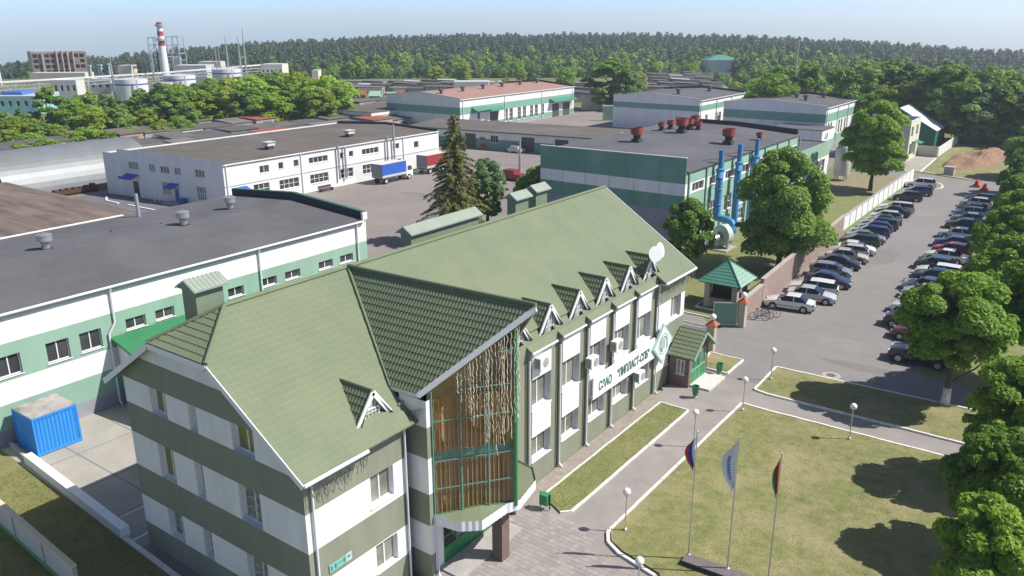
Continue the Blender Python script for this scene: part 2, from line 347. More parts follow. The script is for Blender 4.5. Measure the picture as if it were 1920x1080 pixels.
def tile_slope(name, P0, U, V, poly, m, parent, pu=0.19, pv=0.35, amp=0.028, step=0.03, sub=4):
    """pressed-metal tile sheet lying in the plane P0+u*U+v*V, cut to the convex polygon poly"""
    U = Vector(U).normalized(); V = Vector(V).normalized(); N = U.cross(V).normalized()
    if N.z < 0: N = -N
    P0 = Vector(P0); us = [p[0] for p in poly]; vs = [p[1] for p in poly]
    u = np.arange(math.floor(min(us)/pu)*pu, max(us)+pu/sub+1e-6, pu/sub)
    k = np.arange(math.floor(min(vs)/pv), math.ceil(max(vs)/pv)+1)
    v = np.stack([k*pv, (k+1)*pv-0.02], 1).ravel(); st = np.stack([np.full(len(k), step), np.zeros(len(k))], 1).ravel()
    G = np.zeros((len(v), len(u), 3)); h = amp*np.abs(np.sin(np.pi*u/pu))[None, :]+st[:, None]
    for a in range(3): G[:, :, a] = P0[a]+u[None, :]*U[a]+v[:, None]*V[a]+h*N[a]
    nu = len(u); idx = np.arange(len(v)*nu).reshape(len(v), nu)
    F = np.stack([idx[:-1, :-1], idx[:-1, 1:], idx[1:, 1:], idx[1:, :-1]], -1).reshape(-1, 4)
    me = bpy.data.meshes.new(name); me.from_pydata(G.reshape(-1, 3).tolist(), [], F.tolist())
    bm = bmesh.new(); bm.from_mesh(me)
    cx = sum(us)/len(us); cy = sum(vs)/len(vs)
    for i in range(len(poly)):
        a, b = poly[i], poly[(i+1) % len(poly)]; e = (b[0]-a[0], b[1]-a[1]); nn = (e[1], -e[0])
        if nn[0]*(cx-a[0])+nn[1]*(cy-a[1]) > 0: nn = (-nn[0], -nn[1])
        bmesh.ops.bisect_plane(bm, geom=bm.verts[:]+bm.edges[:]+bm.faces[:], plane_co=P0+U*a[0]+V*a[1], plane_no=(U*nn[0]+V*nn[1]).normalized(), clear_outer=True)
    if parent is not None: bmesh.ops.translate(bm, verts=bm.verts[:], vec=-ORG[parent.name])
    bmesh.ops.recalc_face_normals(bm, faces=bm.faces[:])
    bm.to_mesh(me); bm.free(); me.materials.append(m)
    o = bpy.data.objects.new(name, me); COL.objects.link(o)
    if parent is not None: o.parent = parent; ORG[o.name] = ORG[parent.name]
    return o
def copy_tree(o, parent=None):
    c = o.copy(); COL.objects.link(c); c.parent = parent
    for ch in list(o.children): copy_tree(ch, c)
    return c
# ------------------------------------------------------------------ terrain
SKY_X = [-900, 0, 30, 200, 350, 475, 600, 700, 850, 1100, 1250, 1400, 1600, 1750, 1910, 2800]
SKY_Y = [125, 113, 112, 101, 87, 79, 73, 68, 66, 64, 66, 70, 79, 88, 97, 120]
DIP_X = [-900, 0, 480, 620, 960, 1180, 1340, 1420, 1900, 2800]
DIP_D = [475, 475, 470, 400, 395, 400, 400, 300, 270, 270]
def col_of(x, y):
    a = math.atan2(x, y)+HEAD                 # angle to the right of the view axis
    a = max(-1.2, min(1.2, a)); return 960+FPX*math.tan(a)/math.cos(PITCH)
FAR_D = 850.0
def terr(x, y):
    D = math.hypot(x, y)
    if D < 262 or y < -abs(x)*0.6 and False: return 0.0
    a = math.atan2(x, y)+HEAD
    if a > math.pi: a -= 2*math.pi
    if abs(a) > 1.2: return 0.0 if D < 560 else -(D-560)*0.05
    px = col_of(x, y); d0 = float(np.interp(px, DIP_X, DIP_D)); zf = CAMH-FAR_D*math.cos(a)*(float(np.interp(px, SKY_X, SKY_Y))-41)/FPX-14.0
    if D <= d0: return 0.0
    dip = min(-9.0, zf); d1 = d0+60
    if D < d1: t = (D-d0)/60; return dip*t*t*(3-2*t)
    if D < FAR_D: return dip+(zf-dip)*(D-d1)/(FAR_D-d1)
    return zf-(D-FAR_D)*0.075
mb = MB(); rs = [0, 60, 120, 180, 230, 262]+list(range(280, 900, 20))+[950, 1050, 1200, 1500, 2200, 3500, 5500]; na = 180
mb.v.append((0, 0, 0))
for r_ in rs[1:]:
    for k in range(na):
        t = 2*math.pi*k/na; x, y = r_*math.cos(t), r_*math.sin(t); mb.v.append((x, y, terr(x, y)))
for k in range(na): mb.f.append((0, 1+k, 1+(k+1) % na)); mb.m.append(0)
for i in range(len(rs)-2):
    for k in range(na):
        a, b = 1+i*na, 1+(i+1)*na; k2 = (k+1) % na; mb.f.append((a+k, b+k, b+k2, a+k2)); mb.m.append(0)
struct(mb, 'ground', FIELD)
# ------------------------------------------------------------------ yard, road, paths, lawns
sheet('yard_asphalt', [(-128, 6), (-30, 6), (-30, 56), (-24, 56), (-24, 62), (-40, 83), (-40, 150), (-52, 230), (-127, 230), (-127, 60)], 0.004, ASPH)
sheet('concrete_yard', [(-52.4, -6), (-30, -6), (-30, 17.4), (-35.8, 17.4), (-35.8, 30), (-52.4, 30)], 0.010, CONC)
# joints of the concrete slabs, cut as thin strips
mb = MB()
for x in (-39.5, -43.6, -47.8): mb.face([(x-.03, 18.2, .0135), (x+.03, 18.2, .0135), (x+.03, 29.8, .0135), (x-.03, 29.8, .0135)])
for y in (20.6, 24.2, 27.6): mb.face([(-52.2, y-.03, .0165), (-36, y-.03, .0165), (-36, y+.03, .0165), (-52.2, y+.03, .0165)])
struct(mb, 'slab_joints', mat('tar_joint', (0.17, 0.15, 0.125), 0.9))
sheet('grey_forecourt', [(-126, 52), (-100.5, 52), (-100.5, 68), (-126, 64.8)], 0.008, mat('blue_grey_paving', (0.145, 0.145, 0.165), 0.9, 0.1, 0.6))
sheet('parking_asphalt', [(-24.6, 54.5), (-17.8, 54.5), (-17.8, 58.45), (4, 55.6), (30, 53), (30, 92), (2, 100), (-5, 150), (-10, 170), (-17, 152), (-27.7, 155), (-32, 156), (-32, 138), (-24.6, 136)], 0.008, ASPHP)
sheet('drive_concrete', [(-32, 156.1), (-26.04, 156.17), (-26.69, 175.4), (-32, 175.6)], 0.012, CONC)
K1 = [(-17.5, 32.35), (-17.5, 50.9)]
sheet('front_path', [(-23.1, 4), (-6, 4), (-6, 29), (-17.0, 34), (-17.5, 54.5), (-23.1, 54.5)], 0.012, PAVE)
sheet('gravel_apron', [(-23.2, 33.0), (-22.1, 33.0), (-22.1, 48.7), (-23.2, 48.7)], 0.018, APRON)
lawnC = [at(1415, 732), at(1455, 690), at(1785, 762.5), at(1960, 798), at(1960, 866), at(1812, 835), at(1440, 741)]
pathB = [at(1412, 734), at(1440, 741), at(1812, 835), at(1960, 866), at(1960, 912), at(1810, 868), at(1440, 772), at(1382, 762)]
lawnB = [(-17.4, 32.35), (-17.4, 50.6), at(1440, 772), at(1810, 868), at(1960, 905), (3.5, 36), (3.5, 18), (-7, 18), (-10.5, 26.4), at(1236, 1078), at(1168, 1036), at(1148, 1018)]
sheet('lawn', lawnB, 0.10, LAWN)
sheet('lawn_strip', lawnC, 0.10, LAWN)
sheet('side_path', pathB, 0.016, PAVE)
lawnA = [at(1049, 962), at(1072, 961), (-20.0, 47.6), (-22.1, 47.6), (-22.1, 33.2)]
sheet('green_lawn_strip', lawnA, 0.10, LAWNG)
lawnD = [(-22.3, 55.0), (-20.25, 54.95), (-20.25, 58.1), (-22.9, 58.1)]
sheet('small_lawn', lawnD, 0.10, LAWN)
sheet('compound_lawn', [(-36.8, 75.0), (-25.2, 75.0), (-25.4, 138), (-36.8, 119)], 0.012, LAWNG)
sheet('dusty_patch', [(-36.6, 118.6), (-25.4, 138), (-25.5, 150), (-36.6, 150)], 0.016, mat('dusty_ground', (0.24, 0.20, 0.12), 0.95, 0.15, 0.6, bump=0.2))
sheet('gate_lawn', [(-29.5, 65.9), (-25.9, 65.9), (-25.9, 67.5), (-28.5, 67.5), (-28.5, 72.5), (-36.8, 74.9), (-36.8, 66.5)], 0.016, LAWNG)
sheet('verge', [(-25.9, 156.4), (-16.9, 152.2), (-10.5, 171), (-8, 205), (-27, 201)], 0.012, LAWN)
sheet('left_lawn', [(-54, -8), (-31, -8), (-31, 17.2), (-49.6, 18.0), (-54, 18.2)], 0.018, mat('left_grass', (0.13, 0.15, 0.045), 0.95, 0.0, 0.8, col2=(0.235, 0.215, 0.09), bump=0.6, bscale=7, detail=8, patch=(0.4, (0.20, 0.14, 0.08), 0.5)))
sheet('tree_strip', [(-8.6, 63), (30, 60), (30, 92), (2, 99.5), (-4.6, 150), (-11.6, 150)], 0.012, LAWNG)
sheet('sandy_path', [at(1905, 560), at(1960, 560), at(1960, 330), at(1890, 330), at(1890, 430)], 0.020, mat('sandy_ground', (0.30, 0.20, 0.13), 0.95, 0.2, 0.8))
g0 = random.Random(4); PT = [mat('patch_dark', (0.198, 0.183, 0.175), 0.92, 0.08, 1.2, bump=.1), mat('patch_light', (0.245, 0.225, 0.212), 0.92, 0.08, 1.2, bump=.1)]
for k, (cx, cy, a_, b_, z_) in enumerate(((-84, 92, 5, 1.1, .0075), (-70, 102, 3.2, 2.0, .0075), (-90, 122, 6, 1.4, .0075), (-15, 66, 2.4, 1.5, .0115), (-18.6, 96, 1.6, 4.5, .0115), (-19, 122, 1.8, 3.0, .0115), (-12.5, 62, 3.2, .7, .0115), (-76, 76, 2.2, 1.4, .0075))):
    sheet('asphalt_patch', [(cx+a_*math.cos(t*.5236)*g0.uniform(.75, 1.1), cy+b_*math.sin(t*.5236)*g0.uniform(.75, 1.1)) for t in range(12)], z_, PT[k % 2])
def kerb(pts, w=0.16, h=0.14, name='kerb', m=None, closed=False, label='whitewashed concrete kerb', z0=0.0, seg=0.0):
    """row of kerbstones, each a piece of its own"""
    r_ = root(name, label, 'kerb', (pts[0][0], pts[0][1], 0)); P = list(pts)+([pts[0]] if closed else [])
    for a, b in zip(P[:-1], P[1:]):
        d = Vector((b[0]-a[0], b[1]-a[1], 0)); L = d.length
        if L < .05: continue
        n = max(1, round(L/seg)) if seg else 1
        for i in range(n):
            c = Vector((a[0], a[1], 0))+d*((i+.5)/n); j = random.uniform(-.012, .012)
            MB().obox((c.x+j, c.y+j, z0+h/2+random.uniform(-.012, .008)), (d.x, d.y), L/n/2-(.012 if seg else 0), w/2, h/2).build('kerbstone', m or KERB, r_)
    return r_
kerb([(-17.5, 32.35), (-17.5, 50.75), at(1440, 772), at(1810, 868), at(1935, 899)], label='white kerb along the main lawn and its side path', seg=1.0)
kerb([(-17.5, 32.35), at(1141, 1020), at(1160, 1040), at(1228, 1082)], label='white kerb round the lawn corner at the entrance paving', seg=0.9)
kerb([at(1440, 741), at(1415, 732), at(1455, 690), at(1785, 762.5), at(1935, 794)], label='white kerb between the car park and the narrow lawn', seg=1.0)
kerb([at(1440, 741), at(1812, 835)], label='white kerb on the car park side of the side path', seg=1.0)
kerb([at(1049, 963), at(1072, 961), (-20.0, 47.6), (-22.1, 47.6), (-22.1, 33.2)], w=.1, label='white kerb round the green strip below the office sign', seg=1.0)
kerb([(-22.3, 55.0), (-20.25, 54.95), (-20.25, 58.1), (-22.95, 58.1)], w=.12, label='white kerb round the small lawn by the brick kiosk', closed=True, seg=1.0)
kerb([(-25.2, 67.8), (-28.5, 67.8), (-28.5, 72.0)], w=.12, label='white kerb beside the green roofed gazebo')
kerb([(-29.2, 65.7), (-24.6, 65.75)], w=.12, label='white kerb on the inner side of the open gate')
kerb([at(1642, 323), at(1707, 321), at(1735, 324), (-16.96, 151.94)], w=.2, label='pale kerb at the far end of the car park')
kerb([(-26.3, 156.2), (-26.9, 173.6)], w=.16, label='white kerb along the far concrete drive')
isl = [at(1700, 340), at(1748, 340), at(1762, 345), at(1768, 350), at(1764, 354), at(1752, 355), at(1738, 354)]
sheet('kerb_island', isl[:], 0.09, LAWN); kerb(isl, w=.22, label='rounded white kerb of the grass island behind the far white car')
# white retaining wall and low kerb on the left
r_ = root('retaining_wall', 'low white wall between the left lawn and the concrete yard', 'wall', (-43.3, 17.95, 0))
n = 5
for i in range(n):
    x0 = -49.3+i*12/n; x1 = x0+12/n-.02; y = 18.35-(x0+49.3)*0.064
    MB().obox(((x0+x1)/2, y, .28+.015*random.random()), (1, -.064), (x1-x0)/2, .24, .28).build('block', mat('bright_whitewash', (0.82, 0.82, 0.82), 0.8, 0.05, 2), r_)
kerb([(-52.2, 18.7), (-49.4, 18.4)], w=.2, h=.3, m=CEMENT, label='grey kerb beside the blue container')
kerb([(-37.2, 17.52), (-30.5, 17.2)], w=.22, h=.16, label='thin white kerb continuing the low white wall', seg=1.2)
kerb([at(208, 979), at(275, 947)], w=.07, h=.03, m=TRIM, label='thin white line across the shaded yard')
kerb([at(240, 1019), at(284, 995)], w=.10, h=.03, m=TRIM, label='short white line near the office corner')
# entrance pavers (setts) as rows of real slabs
pv = root('paved_forecourt', 'grey pink block paving in front of the glazed entrance', 'paving', (-19, 27, 0))
pm = [mat('paver_a', (0.30, 0.27, 0.255), 0.92, 0.08, 2), mat('paver_b', (0.275, 0.25, 0.24), 0.92, 0.08, 2), mat('paver_c', (0.33, 0.295, 0.275), 0.92, 0.08, 2)]
slots = []
for i in range(32):
    for j in range(38):
        x = -22.4+i*.31; y = 20.6+j*.31
        if y > 30.5 and x > -18.0 or y > 32.0: continue
        if (x+18)*.75+(y-32.3) > 0.2 and x > -17.6: continue
        if 25 < y < 30 and x < -21.9: continue
        slots.append((math.hypot(x, y), x, y))
slots.sort(); rest = MB()
pmesh = []
for k in range(3):
    o = MB().box(.006, .304, .006, .304, 0, .022).build('paver', pm[k], None); pmesh.append(o.data); bpy.data.objects.remove(o)
for n_, (d_, x, y) in enumerate(slots):
    z = .010+.004*random.random()
    if n_ < 300:
        o = bpy.data.objects.new('paver', pmesh[random.randrange(3)]); COL.objects.link(o); o.parent = pv; o.location = (x+19, y-27, z)
    else: rest.box(x+.006, x+.304, y+.006, y+.304, z, z+.022, pm[random.randrange(3)])
o = rest.build('pavers', None, pv); o['kind'] = 'stuff'
# ------------------------------------------------------------------ trees
def leaves(n, leaf, lobes, seed, flat=0.8, up=0.5, conifer=None):
    """small leaf faces scattered over the shells of many lobes; lobes: (x,y,z,r)"""
    g = np.random.default_rng(seed); Lb = np.array(lobes); w = Lb[:, 3]**2; w = w/w.sum()
    k = g.choice(len(Lb), n, p=w); d = g.normal(size=(n, 3)); d /= np.linalg.norm(d, axis=1)[:, None]
    d[:, 2] = np.where(d[:, 2] < -0.3, -d[:, 2], d[:, 2])
    rr = Lb[k, 3]*(1-0.45*g.random(n)**2.2)
    c = Lb[k, :3]+d*rr[:, None]*np.array([1, 1, flat])
    nn = d+g.normal(size=(n, 3))*0.55+np.array([0, 0, up]); nn /= np.linalg.norm(nn, axis=1)[:, None]
    t = np.cross(nn, g.normal(size=(n, 3))); t /= np.linalg.norm(t, axis=1)[:, None]; b = np.cross(nn, t)
    s = leaf*(0.55+0.9*g.random(n))[:, None]
    V = np.stack([c-t*s, c-b*s*0.62, c+t*s, c+b*s*0.62], 1).reshape(-1, 3)
    return V
def crown_lobes(rx, rz, zc, seed, nl=26, rl=0.38, taper=0.0):
    """lobe centres spread through a full, slightly tapering crown"""
    g = np.random.default_rng(seed); out = []
    for i in range(nl):
        z = -1+2*(i+g.random())/nl; a = i*2.4+g.random()*1.1
        pr = (1-abs(z)**(2.4 if z > 0 else 5))**0.5*(1-taper*max(0, z))*(1-0.10*max(0, -z)); q = (0.25+0.75*g.random()**0.5)*pr*0.80
        out.append((math.cos(a)*q*rx, math.sin(a)*q*rx, zc+z*rz*0.86, rx*rl*(0.62+0.62*g.random())*(0.55+0.45*pr)))
    for i in range(nl//3):                      # small sprays that break the outline
        z = -0.8+1.75*g.random(); a = g.random()*2*math.pi; pr = max(0.12, 1-abs(z)**2.4)**0.5*(1-taper*max(0, z)); q = (0.80+0.12*g.random())*pr
        out.append((math.cos(a)*q*rx, math.sin(a)*q*rx, zc+z*rz*0.98, rx*rl*(0.22+0.25*g.random())))
    return out
def quad_mesh(name, V, m):
    me = bpy.data.meshes.new(name); n = len(V)//4
    me.vertices.add(len(V)); me.vertices.foreach_set('co', V.ravel())
    me.loops.add(n*4); me.loops.foreach_set('vertex_index', np.arange(n*4)); me.polygons.add(n)
    me.polygons.foreach_set('loop_start', np.arange(n)*4); me.polygons.foreach_set('loop_total', np.full(n, 4)); me.materials.append(m); me.update(); me.validate()
    return me
def trunk_mesh(h, r0, seed, limbs=6, zb=0.35, spread=0.35, m=BARK, lime=0.0, name='trunk'):
    g = random.Random(seed); mb = MB(); top = h*0.72
    pts = [(0, 0, -0.15)]+[(g.uniform(-.06, .06)*h*.1*i, g.uniform(-.06, .06)*h*.1*i, top*i/6) for i in range(1, 7)]
    rr = [r0*1.25]+[r0*(1-0.13*i) for i in range(1, 7)]
    if lime:
        f = lime/ (top/6)
        mb.tube([(0, 0, -0.15), (0, 0, lime)], [r0*1.3, r0*1.04], 10, LIME); mb.tube([(0, 0, lime)]+[p for p in pts[1:] if p[2] > lime+.05], [r0]+[q for p, q in zip(pts[1:], rr[1:]) if p[2] > lime+.05], 10, m)
    else: mb.tube(pts, rr, 9, m)
    for k in range(limbs):
        t = zb+(0.9-zb)*k/limbs; i = min(5, int(t*6)); p = Vector(pts[i]).lerp(Vector(pts[i+1]), t*6-i); a = k*2.4+g.uniform(-.4, .4); L = h*spread*(1.1-t*0.6)
        q = p+Vector((math.cos(a)*L*.55, math.sin(a)*L*.55, L*.45)); e = p+Vector((math.cos(a)*L, math.sin(a)*L, L*1.05))
        mb.tube([p, q, e], [r0*.42*(1.1-t), r0*.27*(1.1-t), .015], 6, m)
    me = bpy.data.meshes.new(name); me.from_pydata(mb.v, [], mb.f)
    for x in mb.mats: me.materials.append(x)
    if len(mb.mats) > 1: me.polygons.foreach_set('material_index', mb.m)
    me.polygons.foreach_set('use_smooth', [True]*len(me.polygons)); me.update(); return me
LM_MAPLE = leafmat('maple_leaves', (0.092, 0.204, 0.026), (0.307, 0.481, 0.056))
LM_LIME = leafmat('lime_leaves', (0.131, 0.263, 0.030), (0.400, 0.572, 0.067))
LM_MID = leafmat('mixed_leaves', (0.104, 0.214, 0.041), (0.323, 0.488, 0.089))
LM_YEL = leafmat('yellow_green_leaves', (0.194, 0.308, 0.031), (0.440, 0.532, 0.070))
LM_DARK = leafmat('dark_leaves', (0.080, 0.170, 0.067), (0.232, 0.361, 0.131))
LM_PINE = leafmat('pine_needles', (0.041, 0.082, 0.040), (0.120, 0.177, 0.074), 0.15)
LM_SPR = leafmat('spruce_needles', (0.083, 0.121, 0.032), (0.315, 0.312, 0.074), 0.15)
def tree(name, label, x, y, h, rx, z0, crown, trunk, sc=1.0, rz=0.0, group=None, cat='tree', z=0.0):
    t = root(name, label, cat, (x, y, z), group, rz); t.scale = (sc, sc, sc)
    if trunk is not None:
        o = bpy.data.objects.new('trunk', trunk); COL.objects.link(o); o.parent = t
    o = bpy.data.objects.new('crown', crown); COL.objects.link(o); o.parent = t
    return t
def broad(seed, h, rx, z0, n, leaf, m, nl=30, rl=0.36, taper=0.25):
    zc = (z0+h)/2; return quad_mesh('crown', leaves(n, leaf, crown_lobes(rx*0.90, (h-z0)/2*0.97, zc, seed, nl, rl, taper), seed), m)
NEAR = [  # label, x, y, height, crown radius, crown base, material, leaves, limewash
 ('maple with a whitewashed trunk overhanging the near end of the right car row', -6.2, 58.6, 9.4, 4.2, 2.9, LM_MAPLE, 15000, 1.35),
 ('dark green maple behind the whitewashed maple at the right edge', -1.6, 64.5, 10.0, 4.6, 3.0, LM_MAPLE, 11000, 1.3),
 ('round bright green maple at the right edge below the whitewashed maple', -1.4, 49.0, 8.0, 3.7, 2.0, LM_LIME, 12000, 1.2),
 ('round maple casting the oval shadow on the main lawn', -1.2, 41.6, 7.0, 3.1, 1.6, LM_MAPLE, 11000, 1.2),
 ('round lime green maple nearest the bottom right corner', -1.2, 35.6, 6.4, 2.75, 1.1, LM_LIME, 11000, 1.2),
 ('bushy maple leaning over the middle of the right car row', -6.0, 88.0, 9.0, 4.3, 1.2, LM_LIME, 9000, 1.2),
 ('maple between the two bushiest trees of the right car row', -5.0, 76.0, 8.4, 4.0, 1.4, LM_MAPLE, 8000, 1.2),
 ('slimmer maple behind the middle of the right car row', -6.6, 101.5, 8.2, 3.6, 1.0, LM_LIME, 7000, 1.2),
 ('maple beside the farther cars of the right row', -8.0, 113.0, 8.0, 3.4, 0.8, LM_MAPLE, 6000, 1.2),
 ('pointed maple just beyond the farthest cars of the right row', -8.8, 126.0, 8.4, 3.4, 0.6, LM_MID, 5500, 1.2),
 ('dense round tree at the right edge near the red road barriers', -8.4, 143.0, 9.6, 5.4, 0.6, LM_LIME, 6500, 0),
 ('wide dark tree at the right edge above the red road barriers', -10.0, 160.0, 9.2, 5.6, 0.5, LM_MID, 6000, 0),
 ('large tree in front of the white fence beside the brick wall', -26.6, 84.6, 13.0, 6.0, 0.5, LM_MID, 15000, 0),
 ('large oval tree behind the white fence near the far drive', -29.2, 134.0, 14.0, 5.7, 1.8, LM_MAPLE, 12000, 0),
 ('small tree at the far end of the office roof beside the pale blower', -34.2, 78.2, 8.0, 3.3, 1.0, LM_MID, 7000, 0),
 ('leafy tree right beside the spruce behind the office ridge', -63.5, 82.0, 9.2, 3.0, 0.8, LM_DARK, 6000, 0),
 ('light green leafy tree behind the ridge vents of the office', -58.0, 85.5, 7.8, 4.2, 0.6, LM_MID, 6500, 0),
]
for i, (lb, x, y, h, rx, z0, m, n, lime) in enumerate(NEAR):
    d = math.hypot(x, y); leaf = 0.08+0.0011*d; n = int(n*2.5)
    tree('leafy_tree', lb, x, y, h, rx, z0, broad(100+i, h, rx, z0, n, leaf, m, 46, 0.30, 0.3), trunk_mesh(h, 0.13+h*.012, 50+i, 8, 0.25, 0.3, lime=lime))
# spruce: drooping branches, each carrying needle faces
def spruce(x, y, h):
    t = root('spruce_tree', 'tall dark spruce standing in the yard behind the office roof', 'tree', (x, y, 0))
    mb = MB(); mb.tube([(0, 0, -.1), (0, 0, h*.5), (0, 0, h)], [.22, .13, .02], 8); tr = mb.build('trunk', BARK, t, local=True)
    g = np.random.default_rng(5); P = []; bt = MB(); z = 0.9; Vs = []
    while z < h-0.15:
        f = 1-z/h; L0 = 0.25+4.9*f**0.9; nb = 7 if f > .3 else 5; a0 = g.random()*6
        for b in range(nb):
            L = L0*(0.72+0.5*g.random()); a = a0+2*math.pi*b/nb+g.normal()*.15; dr = -0.38*L*f-0.06*L; m_ = max(14, int(50*L))
            s = g.random(m_)**0.7; up = 0.16*np.sin(s*3.0)*L
            c = np.stack([np.cos(a)*L*s, np.sin(a)*L*s, z+dr*s+up*0.6], 1)
            side = np.array([-math.sin(a), math.cos(a), 0]); wdt = 0.34*L*(1-s*0.8)*0.55
            c = c+side*(g.normal(size=m_)*wdt)[:, None]; c[:, 2] -= np.abs(g.normal(size=m_))*0.16
            dirn = np.array([math.cos(a), math.sin(a), -.35])+side*g.normal(size=(m_, 1))*.55+g.normal(size=(m_, 3))*.2; dirn /= np.linalg.norm(dirn, axis=1)[:, None]
            q = np.cross(dirn, np.array([0, 0, 1.])+g.normal(size=(m_, 3))*.35); q /= np.linalg.norm(q, axis=1)[:, None]
            Ls = (0.22+0.16*g.random(m_))[:, None]; wd = 0.055
            Vs.append(np.stack([c-dirn*Ls, c-q*wd, c+dirn*Ls, c+q*wd], 1).reshape(-1, 3))
            e = (math.cos(a)*L*.9, math.sin(a)*L*.9, z+dr*.9); bt.tube([(0, 0, z), e], [.03, .008], 4)
        z += 0.42+0.26*f
    bt.build('branches', BARK, t, local=True)
    o = bpy.data.objects.new('needles', quad_mesh('needles', np.concatenate(Vs), LM_SPR)); COL.objects.link(o); o.parent = t; o['kind'] = 'stuff'
spruce(-61.2, 72.9, 15.3)
# prototypes for the middle distance and the forest
P_MID = [(broad(200+i, 10, r_, z0, 4200, 0.26, m, 26, 0.34, tp), trunk_mesh(10, .22, 300+i, 5), m) for i, (r_, z0, m, tp) in enumerate(
    ((3.6, 0.2, LM_MID, .3), (3.0, 0.2, LM_MAPLE, .5), (4.2, 0.1, LM_YEL, .2), (3.4, 0.2, LM_DARK, .4), (2.6, 0.5, LM_MID, .6), (4.6, 0.2, LM_LIME, .15)))]
def mid_tree(px, base, top, kind, label, group, wf=1.0, dz=None):
    x, y = at(px, base); h = max(2.0, hgt(px, top, x, y))*(1.10 if px < 1300 else 0.97); c, t, m = P_MID[kind]
    o = tree('leafy_tree', label, x, y, 0, 0, 0, c, t, h/10.0, random.uniform(0, 6.28), group); o.scale = (h/10*wf, h/10*wf, h/10); return o
GL = 'trees between the garages and the plant'
LEFT = [(8, 268, 212, 0, 1.0), (32, 275, 222, 2, 1.1), (52, 262, 216, 0, 1), (20, 285, 245, 2, 1.3), (62, 290, 250, 5, 1.4), (100, 252, 166, 1, 1.05), (130, 256, 186, 0, 1.1), (112, 278, 235, 2, 1.4), (150, 262, 192, 5, 1.1),
 (172, 250, 178, 0, 1), (200, 245, 180, 3, 1.1), (190, 262, 215, 2, 1.2), (222, 248, 186, 0, 1), (240, 258, 215, 5, 1.2), (165, 284, 240, 5, 1.3), (205, 282, 248, 2, 1.5), (262, 238, 182, 1, 1.1), (290, 240, 176, 0, 1.1), (310, 245, 160, 3, 1), (330, 250, 172, 0, 1.15), (245, 272, 240, 2, 1.4),
 (350, 242, 166, 5, 1.1), (372, 228, 160, 3, 1), (392, 232, 158, 0, 1.15), (415, 225, 156, 5, 1.1), (438, 225, 150, 2, 1), (455, 222, 150, 0, 1.1), (478, 230, 146, 5, 1.1), (498, 238, 172, 1, 1.1), (520, 225, 140, 0, 1.1), (545, 236, 164, 1, 1.25), (558, 222, 140, 2, 1),
 (590, 228, 150, 2, 1.0), (618, 232, 146, 5, 1.1), (300, 268, 232, 2, 1.3), (360, 236, 205, 2, 1.2), (575, 212, 138, 3, 1.0), (140, 300, 268, 2, 1.6), (92, 300, 262, 5, 1.5), (40, 305, 272, 2, 1.5), (270, 226, 170, 0, 1.1), (320, 222, 160, 2, 1.1), (400, 214, 150, 2, 1.1), (640, 218, 176, 3, .9), (340, 232, 162, 2, 1.1), (382, 240, 172, 2, 1.1), (428, 238, 166, 2, 1.2), (466, 240, 168, 0, 1.1), (512, 240, 176, 5, 1.1), (605, 240, 168, 2, 1.0), (632, 236, 164, 0, 1.0), (180, 268, 205, 2, 1.1), (225, 265, 205, 0, 1.1), (282, 256, 205, 2, 1.1), (70, 272, 225, 2, 1.0), (85, 284, 232, 0, 1.1), (340, 262, 222, 5, 1.1), (445, 208, 148, 3, 1.2), (490, 206, 142, 0, 1.2), (540, 205, 140, 5, 1.2)]
NK = ['medium green', 'dark green slender', 'yellow green', 'bluish dark green', 'slim mid green', 'fresh green']
LM_ = [('hangar', 30), ('ruined block', 100), ('striped chimney', 300), ('red roofed shed', 260), ('thin masts', 440), ('white storage tank', 240), ('pipe rack', 390), ('low grey garages', 640), ('blue striped office', 520)]
def near_of(px): return min(LM_, key=lambda q: abs(q[1]-px))[0]
for i, (px, b, tp, k, wf) in enumerate(LEFT):
    wf *= 1.35
    mid_tree(px, b, tp, k, f'{NK[k]} {"bush" if (b-tp) < 45 else "tree"} in the belt below the {near_of(px)}, '+('in its front row' if b > 260 else 'in its middle row' if b > 235 else 'in its back row'), GL, wf)
GR = 'trees beyond the far drive'
RIGHT = [(1445, 245, 128, 5, 1.0), (1480, 235, 150, 1, 1), (1505, 232, 108, 0, 1), (1540, 238, 160, 2, 1.1), (1575, 236, 150, 2, 1.0), (1600, 245, 112, 0, 1.1), (1628, 250, 168, 2, 1.1), (1650, 250, 160, 5, 1.1), (1680, 252, 150, 2, 1), (1705, 255, 140, 0, 1), (1735, 258, 122, 1, 1.3), (1765, 262, 108, 0, 1.05), (1790, 262, 150, 3, 1.1), (1800, 268, 140, 0, 1.1),
 (1822, 270, 150, 3, 1.0), (1845, 268, 142, 0, 1.1), (1865, 272, 160, 1, 1.2), (1885, 265, 132, 0, 1), (1910, 275, 165, 3, 1.1), (1930, 262, 130, 0, 1.2), (1690, 236, 110, 3, 1), (1660, 232, 104, 0, 1.2), (1560, 222, 120, 0, 1.1), (1720, 240, 118, 0, 1.2), (1770, 242, 120, 3, 1.2), (1830, 245, 118, 0, 1.2), (1870, 238, 122, 5, 1.1), (1420, 222, 140, 5, 1.1), (1460, 220, 118, 0, 1.2), (1960, 280, 150, 0, 1.2)]
for i, (px, b, tp, k, wf) in enumerate(RIGHT):
    wf *= 1.2
    mid_tree(px, b, tp, k, f'{NK[k]} tree beyond the '+('far white and green halls' if px < 1640 else 'white gabled shed' if px < 1790 else 'heap of brown soil')+(', in front' if b > 255 else ', in the middle' if b > 240 else ', at the back'), GR, wf)
